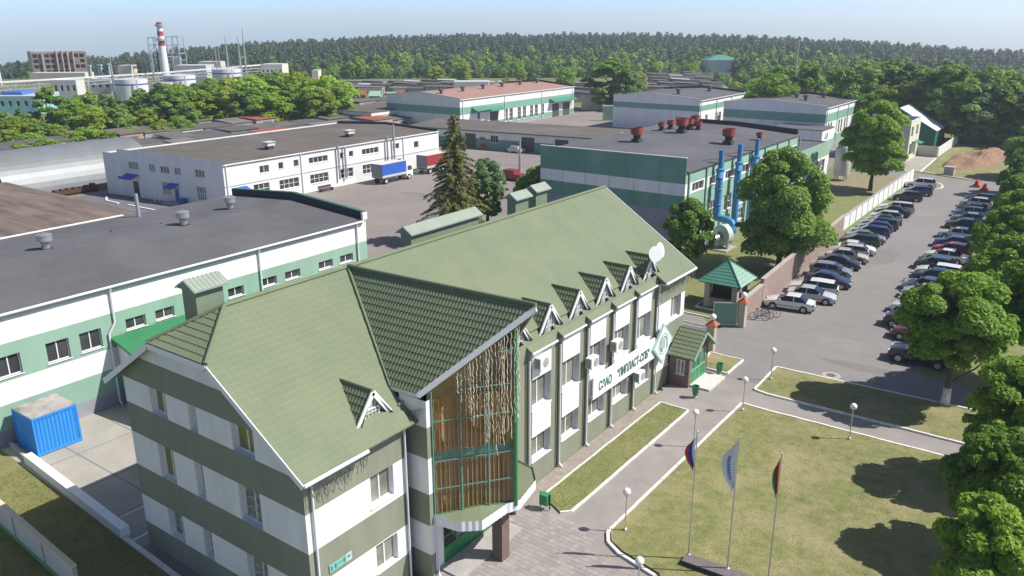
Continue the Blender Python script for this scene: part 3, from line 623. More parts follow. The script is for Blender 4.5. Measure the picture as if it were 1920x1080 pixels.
MIDC = [(1145, 205, 112, 1, 2.2, 'broad dark tree standing alone behind the tan roofed hall'), (1172, 206, 134, 3, 1.7, 'lower dark tree touching the broad lone tree behind the tan roofed hall'), (1195, 172, 135, 2, 1.3, 'yellow green bush right of the broad lone tree'), (820, 160, 128, 2, 1.6, 'wide yellow green bush above the grey garages'), (868, 158, 118, 2, 1.2, 'yellow green round tree above the grey garages'),
 (950, 172, 148, 2, 1.3, 'small yellow bush behind the grey garages'), (1375, 185, 150, 2, 1.5, 'yellow green bush behind the far hall roof'), (1420, 200, 152, 2, 1.3, 'yellow green bush between the two far halls'), (735, 182, 165, 3, .9, 'small dark tree among the red roofs'), (870, 172, 165, 2, 1.5, 'low yellow bush in front of the white garages'), (1000, 160, 120, 3, 1.1, 'grey green tree left of the broad lone tree'), (1060, 170, 128, 5, 1.2, 'fresh green tree behind the end of the tan roof'), (980, 156, 130, 2, 1.2, 'yellow green tree above the tan roof'),
 (40, 235, 205, 0, 1, 'green tree beside the teal treatment sheds'), (140, 175, 158, 0, 1.2, 'green tree below the ruined block'), (130, 185, 160, 1, 1.2, 'dark tree under the pipe rack')]
for px, b, tp, k, wf, lb in MIDC: mid_tree(px, b, tp, k, lb, None, wf)
# the forest
P_FD = [quad_mesh('crown', leaves(900, 0.62, crown_lobes(4.4, 5.0, 8.0, 400+i, 16, 0.40, 0.45), 400+i), m) for i, m in enumerate((LM_DARK, LM_MID, LM_YEL, LM_LIME, LM_MAPLE))]
def pine_mesh(seed):
    g = np.random.default_rng(seed); lob = []
    for k in range(14):
        z = 6+9.5*k/13; r_ = 2.9*(1-((k-4)/12)**2 if k > 4 else 1)*(.7+.5*g.random()); a = g.random()*6.28
        lob.append((math.cos(a)*r_*.45, math.sin(a)*r_*.45, z, max(.6, r_*.75)))
    return quad_mesh('crown', leaves(720, .52, lob, seed, 0.5), LM_PINE)
P_FP = [pine_mesh(500+i) for i in range(4)]
TR_F = trunk_mesh(14, .22, 600, 0); TR_F.materials.clear(); TR_F.materials.append(BARK)
PC = {}
for nm, ms in (('deciduous', P_FD), ('pine', P_FP)):
    c = bpy.data.collections.new('prototypes_'+nm); PC[nm] = c
    for m in ms:
        o = bpy.data.objects.new('forest_tree_model', m); c.objects.link(o)
pts = {'deciduous': [], 'pine': []}; edge = []
g = random.Random(11); D = 285.0
while D < 905:
    sp = 4.4+D*0.0032; na_ = int(1.52*D/sp)
    for k in range(na_):
        a = -0.76+1.52*(k+g.random()*.9)/na_; d = D+g.uniform(-.5, .5)*sp
        px = 960+FPX*math.tan(a)/math.cos(PITCH); d0 = float(np.interp(px, DIP_X, DIP_D))
        if d < d0+12: continue
        if abs(px-1352) < 34 and 446 < d < 500: continue
        th = a-HEAD; x, y = d*math.sin(th), d*math.cos(th)
        pine = g.random() < min(.95, max(0.05, (d-430)/260)) or (px < 600 and g.random() < .8)
        hs = (0.62 if d < d0+40 else 0.85 if d < d0+90 else 1.0)*g.uniform(.62, 1.28)*(0.75 if abs(px-1352) < 44 and d < 447 else 1)
        (pts['pine' if pine else 'deciduous']).append((x, y, terr(x, y)-.3, hs*(0.92 if pine else 0.98)))
    D += sp*0.93
allp = [(math.hypot(p[0], p[1]), k, p) for k in pts for p in pts[k] if 0 <= col_of(p[0], p[1]) <= 1920]; allp.sort(key=lambda q: q[0])
keep = {id(q[2]) for q in allp[:150]}
for d, k, p in allp[:150]:
    px = col_of(p[0], p[1]); cr = g.choice(P_FD if k == 'deciduous' else P_FP)
    side = 'behind the grey garages' if px < 1100 else 'behind the garden plots' if px < 1400 else 'right of the far halls'
    tree('forest_tree', f'{"leafy" if k == "deciduous" else "dark pine"} tree of the forest edge {side}', p[0], p[1], 0, 0, 0, cr, TR_F, p[3], g.uniform(0, 6.28), 'trees of the forest edge '+side, z=p[2])
for k in pts:
    P = [p for p in pts[k] if id(p) not in keep]
    me = bpy.data.meshes.new('forest'); me.from_pydata([p[:3] for p in P], [], [])
    at_ = me.attributes.new('scl', 'FLOAT', 'POINT'); at_.data.foreach_set('value', [p[3] for p in P])
    o = bpy.data.objects.new('forest', me); COL.objects.link(o); o['kind'] = 'stuff'
    tag(o, 'distant leafy forest covering the low ground and hillside' if k == 'deciduous' else 'distant dark pine forest along the skyline', 'forest')
    ng = bpy.data.node_groups.new('scatter_'+k, 'GeometryNodeTree')
    ng.interface.new_socket('Geometry', in_out='INPUT', socket_type='NodeSocketGeometry'); ng.interface.new_socket('Geometry', in_out='OUTPUT', socket_type='NodeSocketGeometry')
    N = ng.nodes; L = ng.links; gi = N.new('NodeGroupInput'); go = N.new('NodeGroupOutput')
    ip = N.new('GeometryNodeInstanceOnPoints'); ci = N.new('GeometryNodeCollectionInfo'); ci.inputs['Collection'].default_value = PC[k]; ci.inputs['Separate Children'].default_value = True; ci.inputs['Reset Children'].default_value = True
    rv = N.new('FunctionNodeRandomValue'); rv.data_type = 'FLOAT_VECTOR'; rv.inputs[0].default_value = (0, 0, 0); rv.inputs[1].default_value = (0, 0, 6.28)
    ri = N.new('FunctionNodeRandomValue'); ri.data_type = 'INT'
    [s for s in ri.inputs if s.type == 'INT' and s.name == 'Max'][0].default_value = 50; [s for s in ri.inputs if s.name == 'Seed'][0].default_value = 3
    na2 = N.new('GeometryNodeInputNamedAttribute'); na2.data_type = 'FLOAT'; na2.inputs['Name'].default_value = 'scl'
    L.new(gi.outputs[0], ip.inputs['Points']); L.new(ci.outputs[0], ip.inputs['Instance']); ip.inputs['Pick Instance'].default_value = True
    L.new([s for s in ri.outputs if s.type == 'INT'][0], ip.inputs['Instance Index']); L.new([s for s in rv.outputs if s.type == 'VECTOR'][0], ip.inputs['Rotation'])
    L.new([s for s in na2.outputs if s.enabled][0], ip.inputs['Scale']); L.new(ip.outputs[0], go.inputs[0])
    md = o.modifiers.new('scatter', 'NODES'); md.node_group = ng

# ------------------------------------------------------------------ grass blades on the lawns
def inside(p, poly):
    c = False
    for i in range(len(poly)):
        (x0, y0), (x1, y1) = poly[i], poly[i-1]
        if (y0 > p[1]) != (y1 > p[1]) and p[0] < (x1-x0)*(p[1]-y0)/(y1-y0)+x0: c = not c
    return c
def grass(poly, n, name, label, mg, z=.1, h=.015, seed=1):
    gg = np.random.default_rng(seed); P = np.array(poly); lo, hi = P.min(0), P.max(0); pts = []
    while len(pts) < n:
        q = lo+(hi-lo)*gg.random(2)
        if inside(q, poly): pts.append(q)
    C = np.column_stack([np.array(pts), np.full(n, z)]); a = gg.random(n)*6.283; d = np.stack([np.cos(a), np.sin(a), 0*a], 1); ln = gg.normal(size=(n, 3))*.9; ln[:, 2] = 1
    H = (h*(.5+gg.random(n)**2*1.6))[:, None]; w = (.012+.02*gg.random(n))[:, None]
    V = np.stack([C-d*w, C+d*w, C+d*w*.5+ln*H, C-d*w*.5+ln*H], 1).reshape(-1, 3)
    o = bpy.data.objects.new(name, quad_mesh(name, V, mg)); COL.objects.link(o); o['kind'] = 'stuff'; tag(o, label, 'grass')
GM = leafmat('grass_blades', (0.16, 0.18, 0.05), (0.50, 0.42, 0.22), .4); GMG = leafmat('green_grass_blades', (0.14, 0.185, 0.045), (0.34, 0.35, 0.11), .4)
grass(lawnB, 60000, 'lawn_grass', 'short dry grass of the main lawn', GM); grass(lawnC, 9000, 'lawn_grass', 'short dry grass of the narrow lawn by the car park', GM, seed=2); grass(lawnA, 9000, 'lawn_grass', 'green grass of the strip below the office sign', GMG, seed=3)
grass([(-49, 12), (-33, 12), (-33, 17.1), (-49, 17.9)], 9000, 'lawn_grass', 'patchy grass left of the office gable', GMG, .02, .035, 4)
# ------------------------------------------------------------------ office building
OX, OXR, OY0, OY1 = -23.25, -35.7, 18.0, 53.2
EX, EZ, RX, RZ = -22.7, 8.25, -30.3, 13.2           # front eave and ridge
SL = (RZ-EZ)/(EX-RX)
REX = -36.7; REZ = RZ-SL*(RX-REX)
YC = 27.5
off = root('office_building', 'olive and white office with green tiled roof and glazed prow entrance', 'building', ((OX+OXR)/2, (OY0+OY1)/2, 0))
BANDS = [(0, 1.45, OLIVE), (1.45, 3.0, WHITE), (3.0, 4.65, OLIVE), (4.65, 6.45, WHITE), (6.45, 8.0, OLIVE), (8.0, 9.3, WHITE), (9.3, 10.6, OLIVE), (10.6, 13, WHITE)]
# gable end (shaded side)
gw = Wall((OXR, OY0), (OX, OY0)); U = lambda x: x-OXR
rz_ = lambda x: (RZ-SL*(x-RX) if x > RX else RZ-SL*(RX-x))-0.12
HZ = 11.7
hx1 = RX+(RZ-.12-HZ)/SL; hx0 = RX-(RZ-.12-HZ)/SL
top = [(0, rz_(OXR)), (U(hx0), HZ), (U(hx1), HZ), (gw.L, rz_(OX))]
cols = [(-33.55, -32.3), (-30.7, -30.05), (-27.55, -26.1)]
ops = []
for z0, z1, cc in ((1.45, 3.0, cols), (4.65, 6.45, cols), (8.0, 9.3, [cols[0], (-30.6, -30.0), cols[2]])):
    for a, b in cc: ops.append((U(a), U(b), z0, z1))
gw.mesh(BANDS, ops, top, 0.34, WHITE).build('gable_wall', None, off)
for i, o in enumerate(ops): gw.window(off, o, 1 if o[1]-o[0] < .8 else 2, 1, 0.30, GLASSY if i in (3, 6, 7, 8) else GLASSC, sill=False)
GRILLE = mat('pale_grille', (0.45, 0.55, 0.50), 0.5)
for o in ops[:3]+[ops[5]]:                            # window grilles of the lower floors
    mb = MB(); a, b, e, f = o
    for k in range(4):
        z = e+(f-e)*k/4
        mb.bar(gw.pt(a+.04, z+.05, -.10), gw.pt((a+b)/2, z+(f-e)/4, -.10), .025, .025); mb.bar(gw.pt((a+b)/2, z+(f-e)/4, -.10), gw.pt(b-.04, z+.05, -.10), .025, .025)
    mb.build('window_grille', GRILLE, off)
# front wall, left section
fl = Wall((OX, OY0), (OX, 23.8)); u = lambda y: y-OY0
lops = [(u(21.65), u(23.0), 1.55, 2.95), (u(21.55), u(22.95), 4.95, 6.45)]
fl.mesh(BANDS[:5]+[(8.0, 8.5, OLIVE)], lops, None, 0.3, WHITE).build('front_wall', None, off)
for o in lops: fl.window(off, o, 2, 1, 0.24, GLASSC)
# return wall beside the entrance, and its twin on the far side
for (a, b) in (((OX, 23.8), (OX+.0, 23.8)),): pass
rt = Wall((OX-.6, 24.15), (-22.25, 24.15)); rt.mesh(BANDS[:5]+[(8.0, 9.3, WHITE)]).build('return_wall', None, off)
rt3 = Wall((-22.25, 24.15), (-22.25, 24.45)); rt3.mesh(BANDS[:5]+[(8.0, 9.3, WHITE)]).build('return_wall_end', None, off)
rt2 = Wall((-22.25, 30.85), (OX-.6, 30.85)); rt2.mesh(BANDS[:5]+[(8.0, 9.3, WHITE)]).build('return_wall', None, off)
rt4 = Wall((OX-.3, 23.8), (OX-.3, 24.15)); rt4.mesh([(0, 9.0, OLIVE)]).build('return_pier', None, off)
# front wall, right wing: five bays between recessed piers
PX = OX-0.13
bays = [(33.75+3.05*k, 35.6+3.05*k) for k in range(5)]
pier = Wall((PX, 30.85), (PX, 48.7)); pu = lambda y: y-30.85
pier.mesh([(0, 8.75, OLIVE)], [(pu(a-.22), pu(b+.12), 0.0, 8.0) for a, b in bays], depth=0.02, reveal=OLIVE).build('pier_wall', None, off)
for k, (a, b) in enumerate(bays):
    bw = Wall((OX, a-.28), (OX, b+.16)); q = lambda y: y-(a-.28)
    o1 = (q(a), q(b), 1.5, 3.0); o2 = (q(a), q(b), 4.65, 6.5)
    m = bw.mesh([(0, 3.0, OLIVE), (3.0, 4.65, OLIVE), (4.65, 6.5, OLIVE), (6.5, 8.3, OLIVE)], [o1, o2], None, 0.42, LGREY)
    for (y0, y1) in ((a-.28, a-.28), (b+.16, b+.16)): m.face([(OX, y0, 0), (OX, y0, 8.3), (PX-.05, y0, 8.3), (PX-.05, y0, 0)], OLIVE)
    m.face([(OX, a-.28, 8.3), (OX, b+.16, 8.3), (PX-.05, b+.16, 8.3), (PX-.05, a-.28, 8.3)], OLIVE)
    m.build('bay_wall', None, off)
    for z0, z1 in ((3.02, 4.62), (6.52, 8.05)): MB().box(OX, OX+.03, a, b, z0, z1).build('white_panel', WHITE, off)
    bw.window(off, o1, 2, 1, 0.34, GLASSC, fw=.08); bw.window(off, o2, 2, 1, 0.34, GLASSC, fw=.08)
# plain end section
fe = Wall((OX, 48.7), (OX, OY1)); e_ = lambda y: y-48.7
eo = [(e_(50.95), e_(52.6), 4.8, 6.45), (e_(50.95), e_(52.6), 1.5, 3.0)]
fe.mesh(BANDS[:5]+[(8.0, 8.5, OLIVE)], eo, None, .3, LGREY).build('front_wall', None, off)
for o in eo: fe.window(off, o, 2, 1, .24, GLASSC)
MB().face([(OX, 48.7, 0), (OX, 48.7, 8.4), (PX-.05, 48.7, 8.4), (PX-.05, 48.7, 0)]).build('bay_return', OLIVE, off)
# far gable and rear wall
fg = Wall((OX, OY1), (OXR, OY1)); fg.mesh(BANDS, (), [(0, rz_(OX)), (OX-RX, RZ-.12), (fg.L, rz_(OXR))]).build('far_gable_wall', None, off)
Wall((OXR, OY1), (OXR, OY0)).mesh(BANDS[:5]+[(8.0, 9.6, WHITE)]).build('rear_wall', None, off)
# roof: pressed tile sheets over a thin deck
V0 = Vector((RX-EX, 0, RZ-EZ)); VL = V0.length; Vn = V0.normalized(); vx = lambda x: (EX-x)/(EX-RX)*VL
Y0, Y1, HY = 17.6, 53.55, 20.2; vh = (HZ+.12-EZ)/(RZ-EZ)*VL
KX, KZ = -24.4, 0
vk = vx(-24.4); KZ = EZ+SL*(EX+24.4)
P0 = (EX, 0, EZ)
roof = MB()
pl = lambda y, v, d=0: tuple(Vector(P0)+Vector((0, y, 0))+Vn*v+Vector((0, 0, d)))
A = [(Y0, 0), (24.2, 0), (24.2, VL), (HY, VL), (Y0, vh)]; B = [(24.2, vk), (YC, VL), (24.2, VL)]; C = [(30.8, vk), (30.8, VL), (YC, VL)]
vd = vx(-23.85); D1 = [(30.8, vd), (48.75, vd), (48.75, VL), (30.8, VL)]; D2 = [(48.75, 0), (Y1, 0), (Y1, VL), (48.75, VL)]
for q in (A, B, C, D1, D2): roof.slab([pl(y, v, -.03) for y, v in q], .12)
# rear slope and half hip
roof.slab([(REX, Y0, REZ-.03), (REX, Y1, REZ-.03), (RX, Y1, RZ-.03), (RX, HY, RZ-.03), (RX-(RZ-HZ-.12)/SL, Y0, HZ+.09)], .12)
ro = roof.build('roof', TILE, off)
for nm, q in (('tile_sheet', A), ('tile_sheet', B), ('tile_sheet', C), ('tile_sheet', D1), ('tile_sheet', D2)): tile_slope(nm, P0, (0, 1, 0), Vn, q, TILE, ro, amp=.016, step=.005, pv=.35, pu=.38, sub=4)
a1 = Vector((RX+(RZ-HZ-.12)/SL, Y0, HZ+.12)); a0 = Vector((RX-(RZ-HZ-.12)/SL, Y0, HZ+.12)); ap = Vector((RX, HY, RZ)); hv = (ap-(a0+a1)/2)
MB().slab([a0+Vector((0, 0, -.03)), a1+Vector((0, 0, -.03)), ap+Vector((0, 0, -.03))], .1).build('half_hip_deck', TILE, ro)
tile_slope('half_hip_tiles', a0, a1-a0, hv, [(0, 0), ((a1-a0).length, 0), ((a1-a0).length/2, hv.length)], TILE, ro, amp=.036)
rr = MB(); rr.tube([(RX, HY, RZ+.05), (RX, Y1, RZ+.05)], .11, 8); rr.tube([ap+Vector((0, 0, .05)), a1+Vector((0, 0, .05))], .10, 8); rr.tube([ap+Vector((0, 0, .05)), a0+Vector((0, 0, .05))], .10, 8)
rr.build('ridge_cap', TILE, ro, True)
# verge boards of the near gable, gutters and fascias
vb = MB(); d_ = Vector((0, -.02, -.14))
vb.bar(Vector(pl(Y0, 0))+d_, a1+d_, .05, .26); vb.bar(a1+d_, a0+d_, .05, .26); vb.bar(a0+d_, Vector((REX, Y0, REZ))+d_, .05, .26); vb.build('verge_board', TRIM, ro)
vb = MB(); vb.bar((EX, Y1+.02, EZ-.1), (RX, Y1+.02, RZ-.1), .05, .24); vb.bar((RX, Y1+.02, RZ-.1), (REX, Y1+.02, REZ-.1), .05, .24); vb.build('verge_board', TRIM, ro)
for y0, y1 in ((Y0, 21.0), (48.75, Y1)):
    g_ = MB(); g_.tube([(EX+.06, y0, EZ-.07), (EX+.06, y1, EZ-.07)], .085, 8); g_.build('gutter', TRIM, ro, True)
    MB().box(OX-.05, EX-.02, y0+.1, y1-.05, EZ-.20, EZ-.14).build('soffit', TRIM, ro)
g_ = MB(); g_.tube([(REX-.06, Y0, REZ-.07), (REX-.06, Y1, REZ-.07)], .085, 8); g_.build('gutter', TRIM, ro, True)
# prow roof over the entrance
TIP = Vector((-18.75, YC, 13.45)); J = Vector((RX, YC, RZ+.02)); KL = Vector((KX, 24.2, KZ)); EL = Vector((-22.75, 24.2, KZ-.02)); KR = Vector((KX, 30.8, KZ)); ER = Vector((-22.75, 30.8, KZ-.02))
for k, e in ((KL, EL), (KR, ER)):
    ux = Vector((1, 0, (TIP.z-J.z)/(TIP.x-J.x))).normalized(); base = Vector((RX, k.y, J.z))
    e2 = Vector((0, k.y-YC, k.z-J.z)).normalized(); L_ = (Vector((0, k.y-YC, k.z-J.z))).length
    dn = lambda p: (p.x-J.x)/ux.x
    uu = -e2; org = J+e2*L_                       # v runs up the slope from the eave line
    poly = [(dn(k), 0), (dn(e), 0), ((TIP-J).length, L_), (0, L_)]
    pts3 = [org+ux*a+uu*b+Vector((0, 0, -.03)) for a, b in poly]
    MB().slab(pts3, .11).build('prow_deck', TILE, ro)
    tile_slope('prow_tiles', org, ux, uu, poly, TILE, ro, amp=.032, step=.026)
    f_ = MB(); f_.bar(org+ux*poly[1][0]+Vector((0, 0, -.1)), TIP+Vector((0, 0, -.1)), .06, .26); f_.bar(org+ux*poly[0][0]+Vector((0, 0, -.1)), org+ux*poly[1][0]+Vector((0, 0, -.1)), .05, .2); f_.build('fascia', TRIM, ro)
    v_ = MB(); v_.tube([J+Vector((0, 0, .06)), k+Vector((0, 0, .07))], .1, 6); v_.build('valley_cap', TILE, ro, True)
rc = MB(); rc.tube([J+Vector((0, 0, .07)), TIP+Vector((0, 0, .06))], .1, 8); rc.build('ridge_cap', TILE, ro, True)
# dormers
def dormer(yc, xf=-23.62, zr=10.12, hw=1.05, ze=8.72, window=False, parent=off):
    xr = EX-(zr-EZ)/SL
    d = MB(); d.face([(xf-.18, yc-hw+.12, 8.3), (xf-.18, yc+hw-.12, 8.3), (xf-.18, yc+hw-.12, ze+.08), (xf-.18, yc, zr-.12), (xf-.18, yc-hw+.12, ze+.08)])
    for s in (-1, 1): d.face([(xf-.18, yc+s*(hw-.12), 8.3), (xf-.18, yc+s*(hw-.12), ze+.05), (EX-(ze-EZ)/SL-.3, yc+s*(hw-.12), ze+.05), (EX-(ze-EZ)/SL-.3, yc+s*(hw-.12), 8.3)])
    w = d.build('dormer', LGREY, parent)
    for s in (-1, 1):
        pts = [(xf, yc, zr), (xr-.05, yc, zr), (EX-(ze-EZ)/SL, yc+s*hw, ze), (xf, yc+s*hw, ze)]
        e = Vector((0, s*hw, ze-zr)); L_ = e.length; e.normalize(); org = Vector((xf, yc, zr))+e*L_
        MB().slab([Vector(p)+Vector((0, 0, -.02)) for p in pts], .08).build('dormer_deck', TILE, w)
        tile_slope('dormer_tiles', org, (-1, 0, 0), -e, [(0, 0), (xf-(EX-(ze-EZ)/SL), 0), (xf-xr, L_), (0, L_)], TILE, w, pv=.34, amp=.03, step=.03)
        b_ = MB(); b_.bar((xf+.03, yc, zr-.06), (xf+.03, yc+s*(hw+.12), ze-.22), .06, .24); b_.build('barge_board', TRIM, w)
    c_ = MB(); c_.tube([(xf, yc, zr+.03), (xr, yc, zr+.03)], .06, 6); c_.build('dormer_ridge', TILE, w, True)
    # openwork panel in the gable
    l_ = MB()
    for k in range(-3, 4):
        zt = zr-.2-abs(k)*.22*(zr-ze)/hw*1.0; l_.bar((xf-.12, yc+k*.22, 8.75), (xf-.12, yc+k*.22, max(8.9, zt)), .03, .03)
    for z in (8.8, 9.1): l_.bar((xf-.12, yc-.75+(z-8.8), z), (xf-.12, yc+.75-(z-8.8), z), .03, .03)
    l_.build('lattice', GUTTER, w)
    if window:
        ww = Wall((xf-.12, yc-.45), (xf-.12, yc+.45)); ww.window(w, (0, .9, 8.35, 9.3), 1, 1, 0.0, GLASSC, sill=False)
    return w
for k in range(6): dormer(33.1-.05+3.05*k)
dormer(22.35, window=True)
for a, b in bays:                                      # small tiled aprons over the bays
    ap_ = MB(); ap_.slab([(-23.0, a-.35, 8.28), (-23.0, b+.25, 8.28), (-23.9, b+.25, 8.88), (-23.9, a-.35, 8.88)], .1); ap_.build('apron_roof', TILE, off)
    g2 = MB(); g2.tube([(-22.96, a-.35, 8.22), (-22.96, b+.25, 8.22)], .06, 6); g2.build('gutter', TRIM, off, True)
# downpipes
def pipe(pts, r=.055, parent=off, m=GUTTER, name='downpipe'):
    b = MB(); b.tube(pts, r, 7); return b.build(name, m, parent, True)
pipe([(EX+.02, 18.3, 8.15), (OX+.1, 18.35, 7.75), (OX+.1, 18.35, .2), (OX+.3, 18.35, .06)])
pipe([(OX+.12, 23.65, 8.2), (OX+.12, 23.65, .25), (OX+.35, 23.65, .06)])
pipe([(-22.15, 24.5, 3.3), (-22.15, 24.5, .3), (-21.9, 24.35, .06)])
for k in range(5): pipe([(-22.96, bays[k][0]-.33, 8.2), (OX+.08, bays[k][0]-.33, 7.8), (OX+.08, bays[k][0]-.33, .25), (OX+.3, bays[k][0]-.33, .06)])
pipe([(OX+.1, 48.8, 8.1), (OX+.1, 48.8, .25), (OX+.35, 48.8, .06)])
# glazed prow
POLE = Vector((-19.85, YC, 0)); GL = Vector((-22.2, 24.45, 0)); GR_ = Vector((-22.2, 30.55, 0))
INT = mat('orange_blinds', (0.38, 0.20, 0.06), 0.8, 0.25, 0.7, stretch=(1, 1, .12))
CURT = [leafmat('blind_a', (0.70, 0.54, 0.29), (0.76, 0.58, 0.32), .55), leafmat('blind_b', (0.62, 0.46, 0.23), (0.68, 0.50, 0.26), .55), leafmat('blind_c', (0.52, 0.36, 0.17), (0.58, 0.41, 0.20), .55)]
GLZ = bpy.data.materials.new('tinted_glazing'); GLZ.use_nodes = True; nt = GLZ.node_tree; bs = nt.nodes['Principled BSDF']; tr = nt.nodes.new('ShaderNodeBsdfTransparent'); tr.inputs[0].default_value = (.95, .93, .85, 1)
gs = nt.nodes.new('ShaderNodeBsdfGlossy'); gs.inputs['Roughness'].default_value = .03; fr_ = nt.nodes.new('ShaderNodeFresnel'); fr_.inputs[0].default_value = 1.5; mx = nt.nodes.new('ShaderNodeMixShader')
nt.links.new(fr_.outputs[0], mx.inputs[0]); nt.links.new(tr.outputs[0], mx.inputs[1]); nt.links.new(gs.outputs[0], mx.inputs[2]); nt.links.new(mx.outputs[0], nt.nodes['Material Output'].inputs[0])
prow = MB(); prow.tube([POLE+Vector((0, 0, 3.3)), POLE+Vector((0, 0, 12.75))], .11, 10); pr = prow.build('prow_frame', GREENM, off, True)
TEALF = mat('teal_glazing_frame', (0.10, 0.27, 0.23), 0.5)
def rake(p):   # underside of the prow roof above a plan point
    return min(TIP.z+(abs(p.y-YC))/(abs(24.2-YC))*(KZ-RZ)-.25, 13.0)
for E_ in (GL, GR_):
    n = 3; fm = MB(); P = lambda t: POLE.lerp(E_, t)
    for k in range(1, n+1): p = P(k/n); fm.bar((p.x, p.y, 3.4), (p.x, p.y, rake(p)), .05, .05)
    for z in (3.45, 4.8, 6.2, 8.2, 9.6, 11.2):
        t1 = min(1, max(0, (12.6-z)/(12.6-8.6))) if z > 8.6 else 1
        fm.bar((POLE.x, POLE.y, z), (P(t1).x, P(t1).y, z), .04, .045)
    fm.build('glazing_bars', TEALF, pr)
    for k in range(n):
        a, b = P(k/n), P((k+1)/n)
        zz = [3.45, 4.8, 6.2, 8.2, 13]
        for j in range(4):
            q = [(a, zz[j]), (b, zz[j]), (b, min(zz[j+1], rake(b))), (a, min(zz[j+1], rake(a)))]
            if rake(b) <= zz[j]+.05: continue
            pn = MB(); pn.face([(p.x, p.y, z) for p, z in q]); pn.build('glass_pane', GLZ, pr)
    # slabs, blinds and dark interior behind the glass
    inn = Vector((-.28, 0, 0)); sgn = 1 if E_.y > YC else -1
    fl_ = MB()
    for z in (6.35, ):
        fl_.face([(POLE.x-.25, POLE.y, z-.18), (E_.x-.1, E_.y-.2*sgn, z-.18), (E_.x-.1, E_.y-.2*sgn, z+.22), (POLE.x-.25, POLE.y, z+.22)])
    fl_.build('floor_edge', mat('teal_floor_edge', (0.09, 0.26, 0.23), 0.5), pr)
    nb = 68
    for k in range(nb):
        t0, t1 = k/nb, (k+.62)/nb; a = POLE.lerp(E_, t0)+inn*.7; b = POLE.lerp(E_, t1)+inn*.7; tw = Vector((0.10*math.sin(k*1.7), 0, 0))
        for z0, z1 in ((3.5, 6.1), (6.6, 9.2)):
            if z0 > 6 and (k*7) % 11 in (0, 1) : continue
            zt = min(z1, rake(a)-.2); bl = MB(); bl.face([(a.x, a.y, z0), (b.x+tw.x, b.y, z0), (b.x+tw.x, b.y, zt), (a.x, a.y, zt)]); bl.build('blind_slat', CURT[(k*5+int(z0)) % 3 if k % 4 else 2], pr)
core = MB(); core.face([(-22.6, 24.4, 3.4), (-22.6, 30.6, 3.4), (-22.6, 30.6, 12.2), (-22.6, YC, 12.9), (-22.6, 24.4, 12.2)][:0] or [(-22.6, 24.6, 3.4), (-22.6, 30.4, 3.4), (-22.6, 30.4, 9.6), (-22.6, YC, 12.9), (-22.6, 24.6, 9.6)])
core.face([(-22.6, 24.6, 6.3), (POLE.x-.4, YC, 6.3), (-22.6, 30.4, 6.3)]); core.face([(-22.6, 24.6, 3.46), (POLE.x-.4, YC, 3.46), (-22.6, 30.4, 3.46)])
core.build('lobby_interior', mat('lobby_brown', (0.44, 0.30, 0.14), 0.85, 0.3, .8), pr)
# string lights hanging from the prow fascia
LIT = mat('pale_string', (0.62, 0.56, 0.46), 0.6)
for k in range(24):
    t = 0.03+k*.0245; p = TIP.lerp(EL, t*.9+.12)+Vector((.06, -.04, -.25)); L_ = 6.6-abs(k-8)*.18-random.random()*1.2-k*.08; b = MB(); q = []
    n = 26
    for i in range(n): q.append((p.x+random.uniform(-.035, .035), p.y+random.uniform(-.05, .05)+.1*math.sin(k), p.z-L_*i/n))
    b.tube(q, .017, 3, cap=False); b.build('string_light', LIT, off)
def icicles(P, Q, n, lmax, nm='icicle_lights', m=None):
    b = MB(); P, Q = Vector(P), Vector(Q); b.tube([P, Q], .012, 3)
    for i in range(n):
        p = P.lerp(Q, (i+.5)/n); L_ = lmax*(.35+.65*random.random())
        b.tube([p, p+Vector((random.uniform(-.08, .08), random.uniform(-.06, .06), -L_*.5)), p+Vector((random.uniform(-.1, .1), random.uniform(-.08, .08), -L_))], .014, 3, cap=False)
    o = b.build(nm, m or mat('icicle_wire', (0.10, 0.10, 0.10), .6), off); o['kind'] = 'stuff'
icicles((EX+.1, 17.8, 8.12), (EX+.1, 20.9, 8.12), 46, .75); icicles((EX+.1, 48.9, 8.12), (EX+.1, 53.4, 8.12), 52, .7); icicles((-22.3, 24.0, 9.0), (-23.3, 23.9, 8.6), 12, .7)
# entrance canopy, column, doors
cp = [(-22.5, 24.35), (-20.95, 24.6), (-20.15, 25.3), (-20.05, 27.05), (-19.75, 27.65), (-20.15, 29.6), (-20.95, 30.5), (-22.5, 30.75)]
cnp = MB(); cnp.prism(cp, 3.02, 3.12); co = cnp.build('entrance_canopy', TRIM, off)
for k in range(len(cp)-1):
    a, b = Vector((*cp[k], 0)), Vector((*cp[k+1], 0)); L_ = (b-a).length; n = max(2, int(L_/.14)); f_ = MB(); nn = Vector(((b-a).y, -(b-a).x, 0)).normalized()
    q = [a.lerp(b, i/n)+nn*(.025 if i % 2 else 0) for i in range(n+1)]
    for i in range(n): f_.face([(q[i].x, q[i].y, 3.0), (q[i+1].x, q[i+1].y, 3.0), (q[i+1].x, q[i+1].y, 3.52), (q[i].x, q[i].y, 3.52)])
    f_.build('fascia_sheet', TRIM, co)
cen = Vector((-22.0, YC, 3.75))
for k in range(len(cp)-1):
    a, b = Vector((*cp[k], 3.42)), Vector((*cp[k+1], 3.42)); t_ = MB(); t_.slab([a, b, cen], .03); t_.build('canopy_tiles', TILE, co)
MB().box(-21.05, -20.45, 27.2, 27.8, 0.02, 3.03).build('entrance_column', BRICK, off)
dw = Wall((-22.6, 24.5), (-22.6, 30.5)); dw.mesh([(0, 3.1, WHITE)], [(.9, 5.1, .1, 2.6)], None, .1, GREENM).build('entrance_wall', None, off)
